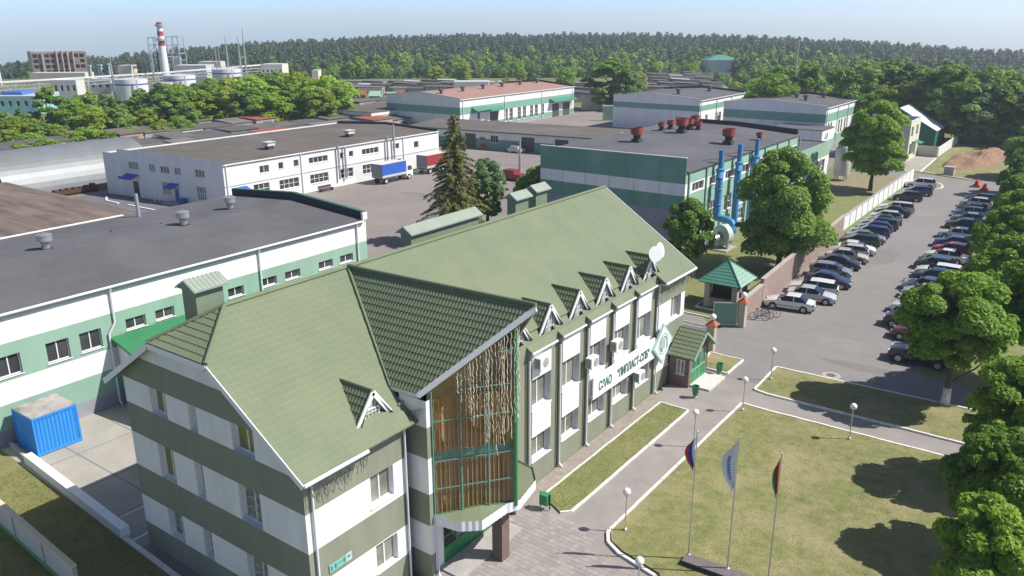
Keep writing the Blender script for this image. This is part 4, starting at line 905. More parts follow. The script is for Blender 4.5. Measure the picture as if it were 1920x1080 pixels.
for k in range(4): dw.window(off, (.9+k*1.05, .9+(k+1)*1.05, .12, 2.6), 1, 2, .06, GLASS, GREENM, .1, False, True, zs=[.9, 1.5, 2.5])
for k in range(4): MB().box(-22.72, -22.64, 25.42+k*1.05, 26.38+k*1.05, .13, .9).build('door_panel', GREENM, off)
MB().box(-22.6, -21.2, 25.0, 30.0, .012, .12).build('entrance_step', CEMENT, off)
# chimneys and ridge vents on the rear slope
def roof_box(y0, y1, x0, x1, zt, nm):
    b = MB(); zb = RZ-SL*abs(RX-x0)-.1; b.box(x0, x1, y0, y1, zb-.4, zt); o = b.build(nm, mat('olive_sheet', (0.18, 0.23, 0.16), .55, .08, 1), off)
    xm = (x0+x1)/2
    for s in (-1, 1):
        e = Vector((s*(x1-x0+.5)/2, 0, -.42)); L_ = e.length; e.normalize(); org = Vector((xm, y0-.2, zt+.42))+e*L_
        MB().slab([(xm, y0-.2, zt+.4), (xm, y1+.2, zt+.4), (xm+s*(x1-x0+.5)/2, y1+.2, zt-.02), (xm+s*(x1-x0+.5)/2, y0-.2, zt-.02)], .04).build('vent_cap', LGREY, o)
        tile_slope('vent_cap_sheet', org, (0, 1, 0), -e, [(0, 0), (y1-y0+.4, 0), (y1-y0+.4, L_), (0, L_)], mat('pale_cap_sheet', (.29, .34, .28), .5, .1, 1), o, pu=.22, pv=3.0, amp=.04, step=.0)
    for yy in (y0-.19, y1+.19): MB().face([(xm-(x1-x0)/2-.2, yy, zt), (xm+(x1-x0)/2+.2, yy, zt), (xm, yy, zt+.4)]).build('vent_gable', mat('olive_sheet', (0.18, 0.23, 0.16)), o)
roof_box(19.5, 20.9, -32.3, -31.3, 13.9, 'chimney_stack'); roof_box(33.4, 39.6, -32.2, -31.4, 13.55, 'roof_vent_box'); roof_box(44.0, 45.5, -32.4, -31.7, 13.7, 'roof_vent_box'); roof_box(46.4, 47.8, -32.4, -31.7, 13.85, 'roof_vent_box')
# linking porch with bright green lean-to roof between workshop and office
po = root('rear_porch', 'bright green lean-to roof between the office and the workshop', 'porch', (-46, 32, 0))
pw = Wall((-52.3, 26.3), (-43.6, 26.3)); pw.mesh([(0, 1.05, GREYB), (1.05, 2.66, GREENW), (2.66, 4.9, WHITE)], (), [(0, 4.72), (pw.L, 2.3)]).build('wall', None, po)
Wall((-43.6, 26.3), (-43.6, 39)).mesh([(0, 1.05, GREYB), (1.05, 2.4, GREENW)]).build('side_wall', None, po)
MB().slab([(-52.3, 25.95, 4.86), (-52.3, 39.3, 4.86), (-43.1, 39.3, 2.28), (-43.1, 25.95, 2.28)], .1).build('roof', TILEG, po)
tile_slope('roof_sheet', (-43.1, 0, 2.32), (0, 1, 0), (-9.2, 0, 2.58), [(25.95, 0), (39.3, 0), (39.3, 9.55), (25.95, 9.55)], TILEG, po, pu=.25, pv=20, amp=.03, step=0)
# satellite dishes
sd = root('satellite_dish', 'white double satellite dish on the office dormer', 'dish', (-23.4, 47.6, 9.9))
for k, (dx, dy, dz, r_) in enumerate(((.45, -.3, .7, .52), (.35, .5, .75, .52))):
    b = MB(); prof = [(r_*i/6, .28*(i/6)**2*r_) for i in range(7)]; prof[0] = (1e-4, 0)
    b.lathe((0, 0, 0), prof, 20); ax = Vector((.85, -.5+k*.5, .25)).normalized(); q = ax.to_track_quat('Z', 'Y')
    b.v = [tuple(q @ Vector(v)+Vector((-23.4+dx, 47.6+dy, 9.9+dz))) for v in b.v]; b.build('dish', mat('dish_white', (.72, .72, .74), .4), sd, True)
b = MB(); b.tube([(-23.4, 47.6, 9.2), (-23.3, 47.6, 10.6)], .04, 6); b.tube([(-23.3, 47.6, 10.5), (-23.0, 47.3, 10.6)], .03, 6); b.tube([(-23.3, 47.6, 10.5), (-23.1, 48.1, 10.6)], .03, 6); b.build('mast', GALV, sd)
# air conditioners
def ac(x, y, z, label):
    r_ = root('air_conditioner', label, 'air conditioner', (x, y, z), 'air conditioners on the office front')
    MB().box(x, x+.42, y-.42, y+.42, z, z+.66).build('casing', mat('ac_white', (.72, .72, .70), .5), r_)
    b = MB(); b.lathe((0, 0, 0), [(.26, 0), (.26, .02), (.03, .03)], 18); b.v = [(x+.42+v[2], y+.1+v[0], z+.33+v[1]) for v in b.v]; b.build('fan_grille', mat('ac_grille', (.35, .35, .35), .5), r_)
    b = MB()
    for k in range(6): b.box(x+.06+k*.055, x+.08+k*.055, y-.435, y-.422, z+.06, z+.6)
    b.build('fins', BLACK, r_); MB().box(x-.02, x+.42, y-.36, y-.32, z-.06, z-.003).build('bracket', GALV, r_); MB().box(x-.02, x+.42, y+.32, y+.36, z-.06, z-.003).build('bracket', GALV, r_)
ac(OX+.05, 34.3, 7.15, 'air conditioner high on the panel nearest the glazed entrance')
ac(OX+.12, 39.6, 5.35, 'air conditioner left of the upper window above the sign lettering')
ac(OX+.12, 42.6, 5.45, 'air conditioner on the upper floor above the middle of the sign')
ac(OX+.12, 45.9, 2.15, 'air conditioner on the ground floor under the sign board')
# sign board with lettering and emblem
sg = root('company_sign', 'long white sign board with dark lettering and diamond emblem', 'sign', (OX+.3, 44, 2.95))
MB().box(OX+.16, OX+.26, 39.95, 48.2, 2.98, 4.45).build('board', mat('sign_white', (.80, .80, .80), .5), sg)
for y in (40.6, 43.6, 46.6): MB().box(OX-.05, OX+.16, y, y+.06, 3.2, 4.3).build('bracket', GALV, sg)
def wall_text(body, size, x, y, z, m, parent, shear=0.0, width=None, nm='lettering'):
    me = text_mesh(body, size, 'LEFT', shear); co = np.array([v.co[:] for v in me.vertices]); w = co[:, 0].max()-co[:, 0].min(); s = (width/w) if width else 1.0
    o_ = ORG[parent.name]
    for v in me.vertices: c = v.co.copy(); v.co = (x+c.z-o_.x, y+(c.x-co[:, 0].min())*s-o_.y, z+c.y-o_.z)
    me.materials.clear(); me.materials.append(m); me.update(); o = bpy.data.objects.new(nm, me); COL.objects.link(o); o.parent = parent; return o
wall_text('СЗАО', .80, OX+.275, 40.6, 3.38, TEAL, sg, 0.0, 1.6)
wall_text('"ЛИПЛАСТ-СПБ"', .80, OX+.275, 42.95, 3.38, TEAL, sg, 0.0, 4.4)
EYC, EZC, EH = 49.2, 3.72, 1.5
def dia(h, x0, x1, m, nm):
    b = MB(); p = [(EYC-h, EZC), (EYC, EZC-h), (EYC+h, EZC), (EYC, EZC+h)]; b.v = [(x, y, z) for x in (x0, x1) for y, z in p]
    b.f = [(3, 2, 1, 0), (4, 5, 6, 7), (0, 1, 5, 4), (1, 2, 6, 5), (2, 3, 7, 6), (3, 0, 4, 7)]; b.m = [0]*6; b.build(nm, m, sg)
dia(EH, OX+.27, OX+.40, TEALL, 'emblem_plate'); dia(EH*.86, OX+.401, OX+.41, mat('sign_white', (.8, .8, .8)), 'emblem_field')
def arcs(r0, r1, a0, a1, m, nm, cy=0, cz=0, n=22):
    b = MB()
    for i in range(n):
        t0, t1 = a0+(a1-a0)*i/n, a0+(a1-a0)*(i+1)/n
        b.face([(OX+.418, EYC+cy+r*math.cos(t), EZC+cz+r*math.sin(t)) for r, t in ((r0, t0), (r1, t0), (r1, t1), (r0, t1))])
    b.build(nm, m, sg)
TG = mat('emblem_teal', (.16, .30, .30), .5)
arcs(.70, .76, 0, 2*math.pi, TG, 'emblem_ring', n=40); arcs(.44, .60, R(97), R(262), TG, 'emblem_arc'); arcs(.44, .60, R(-2), R(83), TG, 'emblem_arc')
b = MB()
for y0, y1, z0, z1 in ((-.32, -.20, -.42, .28), (-.12, -.02, -.42, .40), (.08, .20, -.42, .34), (.44, .60, -.42, 0)): b.face([(OX+.418, EYC+y, EZC+z) for y, z in ((y0, z0), (y1, z0), (y1, z1), (y0, z1))])
b.build('emblem_bars', TG, sg)
st = root('street_sign', 'small pale teal street name plate on the near office corner', 'sign', (OX+.05, 19.5, 3.2))
MB().box(OX+.02, OX+.05, 18.95, 19.85, 3.22, 3.58).build('plate', mat('plate_teal', (.20, .48, .42), .5), st); MB().box(OX+.02, OX+.05, 19.87, 20.2, 3.22, 3.60).build('number_plate', mat('plate_pale', (.40, .58, .55), .5), st)
b = MB()
for y0, y1, z0, z1 in ((19.02, 19.1, 3.3, 3.5), (19.22, 19.32, 3.3, 3.52), (19.36, 19.7, 3.42, 3.46), (19.72, 19.8, 3.3, 3.52), (19.95, 20.1, 3.4, 3.5)): b.face([(OX+.056, y, z) for y, z in ((y0, z0), (y1, z0), (y1, z1), (y0, z1))])
b.build('smudged_print', mat('plate_dark', (.04, .18, .15), .5), st)['kind'] = 'stuff'
# ------------------------------------------------------------------ left workshop (white and green stripes)
def wb(*a): return [(z0, z1, m) for z0, z1, m in a]
def roof_gable(mb, x0, x1, y0, y1, ze, zr, m, over=0.0):
    xm = (x0+x1)/2
    mb.slab([(x0-over, y0, ze), (x0-over, y1, ze), (xm, y1, zr), (xm, y0, zr)], .12, m); mb.slab([(xm, y0, zr), (xm, y1, zr), (x1+over, y1, ze), (x1+over, y0, ze)], .12, m); return mb
ws = root('workshop_building', 'long white and green striped workshop with flat dark roof at left', 'building', (-61.7, 28, 0))
WX, WXR, WY0, WY1 = -52.4, -71.0, -4.0, 50.0
w = Wall((WX, WY0), (WX, WY1)); u = lambda y: y-WY0
SB = wb((0, 1.05, GREYB), (1.05, 2.66, GREENW), (2.66, 4.12, WHITE), (4.12, 6.52, GREENW), (6.52, 8.42, WHITE))
op = [(u(a), u(b), c, d) for a, b, c, d in ((13.2, 14.7, 4.4, 5.75), (15.6, 17.1, 4.4, 5.75), (18.9, 20.3, 4.38, 5.72), (21.85, 23.3, 4.38, 5.75), (24.0, 25.45, 4.42, 5.75), (27.2, 28.65, 5.0, 5.8), (29.4, 30.85, 5.05, 5.8), (33.0, 34.4, 5.05, 5.8), (35.4, 36.8, 5.05, 5.8), (38.4, 39.95, 5.1, 5.8), (40.8, 42.35, 5.1, 5.8), (44.35, 45.9, 5.1, 5.8), (46.75, 48.25, 5.1, 5.8))]
w.mesh(SB, op, None, .22, GREYB).build('wall', None, ws)
for o in op: w.window(ws, o, 2, 1, .18, GLASS)
w2 = Wall((WX, WY1), (WXR, WY1)); w2.mesh(SB[:4]+[(6.52, 10.2, WHITE)], (), [(0, 9.15), (9.3, 9.85), (w2.L, 9.15)]).build('end_wall', None, ws)
Wall((WXR, WY1), (WXR, WY0)).mesh(SB).build('rear_wall', None, ws); Wall((WXR, WY0), (WX, WY0)).mesh(SB).build('near_wall', None, ws)
rf = roof_gable(MB(), WXR, WX, WY0, WY1-.3, 8.50, 9.15, None, .18).build('roof', BITUM, ws)
pm_ = MB(); xm = (WX+WXR)/2
pm_.slab([(WX+.05, WY1-.32, 9.2), (xm, WY1-.32, 9.88), (xm, WY1+.05, 9.88), (WX+.05, WY1+.05, 9.2)], .07); pm_.slab([(xm, WY1-.32, 9.88), (WXR, WY1-.32, 9.2), (WXR, WY1+.05, 9.2), (xm, WY1+.05, 9.88)], .07)
pm_.build('parapet_coping', mat('green_coping', (.05, .16, .10), .45), rf)
pi = MB(); pi.face([(WX+.0, WY1-.30, 8.5), (WX+.0, WY1-.30, 9.14), (xm, WY1-.30, 9.8), (WXR, WY1-.30, 9.14), (WXR, WY1-.30, 8.5), (xm, WY1-.30, 9.1)]); pi.build('parapet_upstand', mat('dark_felt', (.04, .045, .055), .8), rf)
MB().box(WX-.02, WX+.22, WY1-.5, WY1+.03, 8.5, 9.12).build('parapet_end', WHITE, rf)
g_ = MB(); g_.tube([(WX+.28, WY0, 8.40), (WX+.28, WY1-.5, 8.40)], .09, 8); g_.build('gutter', GUTTER, ws, True)
MB().box(WX+.02, WX+.16, WY0, WY1-.5, 8.1, 8.3).build('fascia', LGREY, ws)
for y in (14, 26.4, 38.4, 48.8):
    b = MB(); b.tube([(WX+.28, y, 8.4), (WX+.12, y, 8.0), (WX+.12, y, 5.9), (WX+.12, y-(.5 if y == 26.4 else 0), 5.2), (WX+.12, y-(.5 if y == 26.4 else 0), .25), (WX+.4, y-(.5 if y == 26.4 else 0), .06)], .075, 8); b.build('downpipe', GUTTER, ws, True)
def mushroom(x, y, z, s, label, group='turbine vents on the workshop roof', m=GALV):
    r_ = root('roof_vent', label, 'roof vent', (x, y, z), group)
    MB().box(x-.32*s, x+.32*s, y-.32*s, y+.32*s, z-.25, z+.18*s).build('base', mat('vent_black', (.05, .05, .055), .7), r_)
    b = MB(); b.lathe((x, y, z), [(.26*s, .18*s), (.26*s, .55*s), (.30*s, .60*s)], 16); b.build('neck', m, r_, True)
    b = MB(); b.lathe((x, y, z), [(.30*s, .62*s), (.46*s, .66*s), (.46*s, .98*s), (.34*s, 1.06*s)], 18); b.build('drum', m, r_, True)
    b = MB(); b.lathe((x, y, z), [(.48*s, 1.0*s), (.48*s, 1.06*s), (.05, 1.2*s)], 18); b.build('cap', m, r_, True)
for px, py, lb in ((87, 468, 'galvanised roof vent on the workshop nearest the left edge'), (345, 424, 'galvanised roof vent in the middle of the workshop roof'), (432, 392, 'galvanised roof vent at the far end of the workshop roof')):
    x, y = at(px, py, 9.0); mushroom(x, y, 9.0-abs(x-xm)*.07+.02, 1.15, lb)
for k, (px, py) in enumerate(((46, 480), (137, 462), (208, 437), (302, 422), (353, 408), (447, 394))):
    x, y = at(px, py, 8.9); b = MB(); b.tube([(x, y, 8.7), (x, y, 9.1)], .06, 6); b.build('vent_stub', BLACK, rf)
b = MB(); x, y = at(262, 372, 9.5); b.tube([at(260, 403, 8.8)+(8.6,), at(260, 403, 8.8)+(10.7,)], .16, 10); single(b, 'flue_pipe', STEEL, 'thin grey flue standing behind the workshop roof edge', 'pipe', smooth=True)
# ------------------------------------------------------------------ rusty roofed shed behind it
bs_ = root('rusty_shed', 'low building with streaked brown roof behind the workshop', 'building', (-96, 30, 0))
Wall((-81.5, 8), (-81.5, 45.5)).mesh(wb((0, 5.85, CEMENT))).build('wall', None, bs_); Wall((-112, 45.5), (-112, 8)).mesh(wb((0, 5.85, CEMENT))).build('wall', None, bs_)
Wall((-81.5, 45.5), (-112, 45.5)).mesh(wb((0, 5.85, CEMENT))).build('wall', None, bs_); Wall((-112, 8), (-81.5, 8)).mesh(wb((0, 5.85, CEMENT))).build('wall', None, bs_)
MB().box(-112.2, -81.4, 7.8, 45.8, 5.85, 6.05).build('roof', RUSTR, bs_); MB().box(-81.39, -81.0, 30.5, 43.6, 5.75, 6.3).build('white_parapet', WHITE, bs_)
# ------------------------------------------------------------------ arched hangar
hg = root('arched_hangar', 'silver arched metal hangar with green end wall', 'hangar', (-136, 64, 0))
b = MB(); r0 = 7.2; cx = -136.2; n = 26
for j in range(9):
    y0, y1 = 52.5+j*2.6, 52.5+(j+1)*2.6-.006
    q = [(cx+r0*math.cos(math.pi*i/n), .0+6.7*math.sin(math.pi*i/n)) for i in range(n+1)]; p = MB()
    for i in range(n): p.face([(q[i][0], y0, q[i][1]), (q[i][0], y1, q[i][1]), (q[i+1][0], y1, q[i+1][1]), (q[i+1][0], y0, q[i+1][1])])
    p.build('arch_sheet', mat('silver_sheet', (.20, .215, .225), .5, .08, .4, metal=.2), hg, True)
q = [(cx+(r0-.05)*math.cos(math.pi*i/n), 6.65*math.sin(math.pi*i/n)) for i in range(n+1)]
MB().face([(x, 52.6, z) for x, z in q]).build('end_wall', mat('hangar_green', (.045, .15, .09), .7, .1, .5), hg); MB().face([(x, 75.8, z) for x, z in q]).build('end_wall', mat('hangar_green', (.045, .15, .09)), hg)
for x0 in (-140.5, -137.5, -134.6, -132): MB().box(x0, x0+1.1, 52.52, 52.58, 1.2, 2.3).build('end_window', mat('pale_green_pane', (.15, .33, .28), .3), hg)
b = MB(); b.box(-128.9, -127.9, 58.6, 65.5, .25, .8)
for k in range(7): b.box(-128.9+.05, -127.95, 58.8+k*.95, 59.4+k*.95, .8, .95+.3*random.random())
for y in (58.9, 62, 65.2): b.box(-128.7, -128.1, y, y+.2, 0, .25)
single(b, 'scrap_stack', mat('rust', (.09, .045, .03), .9, .3, 2), 'rusty scrap metal piled along the foot of the hangar', 'scrap')
# ------------------------------------------------------------------ white two storey building
FL, FR, BR_, BL = (-124.8, 65.3), (-99.5, 68.6), (-99.5, 114.2), (-124.8, 113.5)
wbld = root('white_building', 'white two storey building with grey flat roof and blue door awnings', 'building', (-112, 90, 0))
fw_ = Wall(FL, FR)
up_ = [(5.6, 7.85, 4.2, 5.35), (10.2, 11.5, 4.2, 5.3), (12.5, 14.5, 4.15, 5.2), (15.5, 16.9, 4.15, 5.2), (19.75, 21.75, 4.15, 5.25)]; lo_ = [(12.5, 14.3, 1.0, 2.85), (19.7, 21.6, .8, 2.8)]; sm = [(2.6, 4.6, 2.5, 2.95)]; dr = [(6.1, 7.4, 0, 2.45), (15.1, 16.0, .25, 2.2)]
fw_.mesh(wb((0, 7.4, WHITEB)), up_+lo_+sm+dr, [(0, 6.4), (3.39, 6.4), (3.4, 7.05), (18.2, 7.05), (18.21, 6.75), (fw_.L, 6.75)], .2, WHITEB).build('front_wall', None, wbld)
for o in up_: fw_.window(wbld, o, 3, 1, .15, GLASSC, panes=False)
for o in lo_: fw_.window(wbld, o, 4, 2, .15, GLASSC, panes=False)
fw_.window(wbld, sm[0], 2, 1, .15, GLASS, panes=False); fw_.door(wbld, dr[0], DOORB); fw_.door(wbld, dr[1], mat('blue_door', (.03, .12, .40), .5))
def awning(a, b, z, d, wl=fw_):
    c = MB(); c.slab([wl.pt(a, z+.55, .02), wl.pt(b, z+.55, .02), wl.pt(b, z, d), wl.pt(a, z, d)], .06); o = c.build('awning', BLUEF, wbld)
    c = MB(); c.bar(wl.pt(a+.05, z-.25, .05), wl.pt(a+.05, z, d-.05), .04, .04); c.bar(wl.pt(b-.05, z-.25, .05), wl.pt(b-.05, z, d-.05), .04, .04); c.build('bracket', TRIM, o)
awning(4.9, 7.7, 2.95, 1.5); awning(14.3, 16.3, 2.3, 1.4)
b = MB(); b.obox((Vector(fw_.pt(15.6, .12, .9))), fw_.d[:2], 1.4, .9, .12); b.build('entrance_step', CEMENT, wbld)
b = MB()
for t in (12.6, 13.6, 14.6): b.bar(fw_.pt(t, .1, 1.6), fw_.pt(t, 1.1, 1.6), .05, .05)
b.bar(fw_.pt(12.6, 1.1, 1.6), fw_.pt(14.6, 1.1, 1.6), .05, .05); b.build('railing', TRIM, wbld)
b = MB(); b.obox(Vector(fw_.pt(17.1, .45, .55)), fw_.d[:2], .6, .4, .45); b.build('blue_locker', BLUEF, wbld)
sw = Wall(FR, BR_); v = lambda y: y-FR[1]
so = [(v(a), v(b), c, d) for a, b, c, d in ((74.7, 76.4, 4.2, 5.3), (78.1, 79, 4.3, 5.35), (80.95, 81.9, 4.3, 5.35), (83.9, 87.7, 4.35, 5.3), (90.3, 91, 4.3, 5.3), (92.2, 93.15, 4.35, 5.3), (95.1, 98.9, 4.3, 5.25), (102.3, 103.9, 4.35, 5.3), (107.6, 108.8, 3.95, 5.1))]
sl_ = [(v(a), v(b), c, d) for a, b, c, d in ((73.4, 76.2, 1.2, 2.75), (78.0, 81.7, 1.25, 2.7), (83.9, 87.6, 1.2, 2.65), (90.2, 92.9, 1.15, 2.65), (95.05, 98.7, 1.1, 2.65), (102.2, 104.2, 1.1, 2.65))]
sw.mesh(wb((0, 3.18, WHITEB), (3.18, 6.25, WHITEB)), so+sl_, None, .2, WHITEB).build('side_wall', None, wbld)
for o in so: sw.window(wbld, o, max(1, round((o[1]-o[0])/.95)), 1, .15, GLASS, panes=False)
for o in sl_: sw.window(wbld, o, max(2, round((o[1]-o[0])/.95)), 2, .15, GLASS, panes=False)
b = MB(); b.bar(sw.pt(0, 3.2, .04), sw.pt(sw.L, 3.2, .04), .08, .12); b.build('string_course', LGREY, wbld)
awning(v(70.0), v(72.2), 2.3, 1.5, sw)
Wall(BR_, BL).mesh(wb((0, 7.0, WHITEB)), (), [(0, 6.35), (12, 6.9), (25.3, 6.5)]).build('far_wall', None, wbld); Wall(BL, FL).mesh(wb((0, 6.3, WHITEB))).build('rear_wall', None, wbld)
rf2 = MB(); rf2.slab([(-124.7, 65.6, 6.1), (-124.7, 113.3, 6.1), (-112, 113.6, 6.75), (-112, 67.1, 6.75)], .1); rf2.slab([(-112, 67.1, 6.75), (-112, 113.6, 6.75), (-99.3, 114.0, 6.2), (-99.3, 68.8, 6.2)], .1); rf2.build('roof', BITUMB, wbld)
b = MB(); b.bar((-99.32, 68.6, 6.22), (-99.32, 114.1, 6.22), .16, .14); b.build('eave_trim', TRIM, wbld)
b = MB(); b.slab([(-124.8, 113.1, 6.55), (-112, 113.4, 7.15), (-112, 113.8, 7.15), (-124.8, 113.5, 6.55)], .5); b.slab([(-112, 113.4, 7.15), (-99.5, 113.9, 6.6), (-99.5, 114.25, 6.6), (-112, 113.8, 7.15)], .5); b.build('far_parapet', mat('dark_felt', (.04, .045, .055)), wbld)
for yy in (69.0, 82.3, 104.8): b = MB(); b.tube([(-99.38, yy, 6.2), (-99.38, yy, .1)], .08, 6); b.build('downpipe', GUTTER, wbld, True)
for yy, zt in ((89.6, 6.6), (91.0, 6.2), (100.6, 6.9), (102.2, 8.6)):
    b = MB(); b.tube([(-99.1, yy, 1.2), (-99.1, yy, zt)], .17, 8)
    b.build('flue', STEEL, wbld, True)
for k, (px, py, lb) in enumerate(((505, 278, 'boxy metal vent on the left of the white building roof'), (655, 255, 'boxy metal vent on the right of the white building roof'))):
    x, y = at(px, py, 6.6); r_ = root('box_vent', lb, 'roof vent', (x, y, 6.4), 'box vents on the white building')
    MB().box(x-.45, x+.45, y-.5, y+.5, 6.3, 7.0).build('base', mat('vent_black', (.05, .05, .055)), r_); MB().box(x-.6, x+.6, y-.7, y+.7, 7.0, 7.55).build('hood', mat('hood_white', (.6, .6, .58), .5), r_); MB().box(x-.75, x+.75, y-.85, y+.85, 7.55, 7.62).build('lid', LGREY, r_)
kerb([at(200, 370), at(200, 377), at(222, 382)], w=.3, h=.14, label='angled white kerb in front of the white building'); kerb([at(240, 385), at(300, 397)], w=.3, h=.14, label='straight white kerb in front of the white building')
b = MB(); bx, by = at(612, 358); b.box(bx-.4, bx+.4, by-1.3, by+1.3, .35, .45)
for yy in (-1.1, 1.1): b.box(bx-.3, bx+.3, by+yy-.1, by+yy+.1, 0, .35)
b.box(bx-.45, bx-.38, by-1.3, by+1.3, .5, .85); b.box(bx-.42, bx-.4, by-1.2, by-1.1, .45, .5); b.box(bx-.42, bx-.4, by+1.1, by+1.2, .45, .5)
single(b, 'bench', mat('dark_wood', (.06, .05, .045), .8), 'dark bench against the long side of the white building', 'bench')
# ------------------------------------------------------------------ trucks
def truck(x, y, rz, tarp, label, cabcol, trailer=False):
    r_ = root('box_truck' if not trailer else 'truck_trailer', label, 'truck' if not trailer else 'trailer', (x, y, 0), None, rz); L_ = 5.6
    def P(b, nm, m, par=r_, smooth=False): return b.build(nm, m, par, smooth, local=True)
    P(MB().box(-L_/2, L_/2, -1.2, 1.2, .95, 1.12), 'chassis', mat('truck_grey', (.16, .17, .17), .6)); P(MB().box(-L_/2, L_/2, -1.24, 1.24, 1.12, 1.45), 'side_board', LGREY)
    b = MB(); b.box(-L_/2, L_/2, -1.22, 1.22, 1.45, 3.25, tarp)
    b.face([(-L_/2-.006, -1.2, 1.2), (-L_/2-.006, 1.2, 1.2), (-L_/2-.006, 1.2, 3.2), (-L_/2-.006, -1.2, 3.2)], mat('truck_rear_grey', (.20, .22, .25), .6)); b.face([(-L_/2, -1.2, 3.256), (L_/2, -1.2, 3.256), (L_/2, 1.2, 3.256), (-L_/2, 1.2, 3.256)], mat('tarp_roof', (.62, .60, .52), .6)); P(b, 'tarpaulin_box', None)
    xs = [-1.9, ]+([3.55] if not trailer else [1.5])
    if not trailer:
        c = MB(); pr_ = [(2.95, .55), (4.45, .55), (4.5, 1.5), (4.25, 2.45), (2.95, 2.5)]; n = len(pr_)
        c.v = [(a, s*1.1, z) for s in (-1, 1) for a, z in pr_]; c.f = [tuple(range(n)), tuple(range(n, 2*n))[::-1]]+[(i, i+n, (i+1) % n+n, (i+1) % n) for i in range(n)]; c.m = [0]*len(c.f); cb = P(c, 'cab', cabcol)
        for s in (-1, 1): q = MB(); q.face([(3.2, s*1.105, 1.55), (4.3, s*1.105, 1.55), (4.15, s*1.105, 2.3), (3.2, s*1.105, 2.3)]); P(q, 'side_window', GLASS, cb)
        q = MB(); q.face([(4.512, -1, 1.55), (4.512, 1, 1.55), (4.29, 1, 2.38), (4.29, -1, 2.38)]); P(q, 'windscreen', GLASS, cb)
        q = MB(); q.box(2.8, 4.6, -1.0, 1.0, .45, .56); P(q, 'bumper', mat('truck_grey', (.16, .17, .17)), cb)
        q = MB(); q.box(-L_/2, 3.0, -.4, .4, .7, .95); P(q, 'frame_rail', BLACK)
    for xx in xs:
        for s in (-1, 1):
            q = MB(); q.tube([(xx, s*.85, .48), (xx, s*1.15, .48)], .48, 16); wl_ = P(q, 'wheel', BLACK, r_, True); q = MB(); q.tube([(xx, s*1.14, .48), (xx, s*1.17, .48)], .26, 12); P(q, 'rim', LGREY, wl_)
tx, ty = at(748, 331); truck(-95.6, 97.2, R(90), mat('blue_tarp', (.03, .11, .48), .45), 'box truck with blue tarpaulin parked beside the white building', TRIM)
truck(-96.0, 108.4, R(90), mat('red_tarp', (.30, .03, .045), .5), 'trailer with red tarpaulin in front of the blue truck', TRIM, True)
b = MB(); b.bar((-96, 105.6, .9), (-96, 103.0, .7), .12, .1); b.bar((-95.4, 105.6, .9), (-96, 103.0, .7), .08, .08); single(b, 'drawbar', mat('green_drawbar', (.10, .25, .14), .6), 'green drawbar in front of the red trailer', 'drawbar')
# ------------------------------------------------------------------ hall with blue pipes
bp = root('pipe_hall', 'weathered green and white hall with dark roof and blue pipes', 'building', (-46.5, 102, 0))
BX, BXL, BY0, BY1 = -37.1, -56.2, 83.2, 121.2
fr1 = Wall((BXL, BY0), (BX, BY0)); fr1.mesh(wb((0, 5.0, GREYB), (5.0, 6.7, GREEND), (6.7, 8.05, WHITE), (8.05, 10.9, GREEND)), (), [(0, 10.75), (fr1.L, 10.85)]).build('front_wall', None, bp)
for k in range(1, 6): MB().box(BXL+k*3.2-.02, BXL+k*3.2+.02, BY0-.006, BY0, 5.0, 10.7).build('panel_joint', mat('joint_dark', (.09, .18, .15), .9), bp)
b = MB(); b.bar((BXL, BY0, 10.82), (BX, BY0, 10.92), .3, .08); b.build('coping', LGREY, bp)
fs = Wall((BX, BY0), (BX, BY1)); s_ = lambda y: y-BY0
uo = [(s_(85.1+4.75*k), s_(88.2+4.75*k), 6.85, 7.85) for k in range(8)]; lo2 = [(s_(85.3+4.75*k), s_(87.6+4.75*k), 3.0, 4.85) for k in range(8)]; lo3 = [(s_(85.3+4.75*k), s_(87.6+4.75*k), .9, 2.3) for k in range(8)]
fs.mesh(wb((0, .5, CEMENT), (.5, 4.95, GREENW), (4.95, 6.7, GREENW), (6.7, 8.0, WHITE), (8.0, 9.35, GREENW)), uo+lo2+lo3, None, .2, WHITE).build('side_wall', None, bp)
for o in uo: fs.window(bp, o, 3, 1, .16, GLASS, panes=False)
for o in lo2: fs.window(bp, o, 3, 2, .16, GLASS, panes=False)
for o in lo3: fs.window(bp, o, 3, 2, .16, GLASS, panes=False)
for k in range(9): b = MB(); yy = 84.0+4.75*k; b.box(BX, BX+.16, yy-.12, yy+.12, 0, 9.3); b.build('pilaster', GREEND, bp)
b = MB(); b.bar((BX+.03, BY0, 5.0), (BX+.03, BY1, 5.0), .06, .06); b.build('string_course', GREEND, bp)
Wall((BX, BY1), (BXL, BY1)).mesh(wb((0, 10.6, GREENW)), (), [(0, 9.9), (10, 10.5), (19.1, 10.3)]).build('far_wall', None, bp); Wall((BXL, BY1), (BXL, BY0)).mesh(wb((0, 10.2, GREENW))).build('rear_wall', None, bp)
rfb = MB(); rfb.slab([(BXL, BY0+.2, 10.2), (BXL, BY1, 10.2), (-46.5, BY1, 10.1), (-46.5, BY0+.2, 10.1)], .1); rfb.slab([(-46.5, BY0+.2, 10.1), (-46.5, BY1, 10.1), (BX+.25, BY1, 9.4), (BX+.25, BY0+.2, 9.4)], .1); ro2 = rfb.build('roof', BITUM, bp)
b = MB(); b.slab([(BXL, BY1-.3, 10.75), (-46.5, BY1-.3, 10.72), (-46.5, BY1, 10.72), (BXL, BY1, 10.75)], .55); b.slab([(-46.5, BY1-.3, 10.72), (BX, BY1-.3, 10.2), (BX, BY1, 10.2), (-46.5, BY1, 10.72)], .75); b.build('far_parapet', mat('dark_felt', (.04, .045, .055)), ro2)
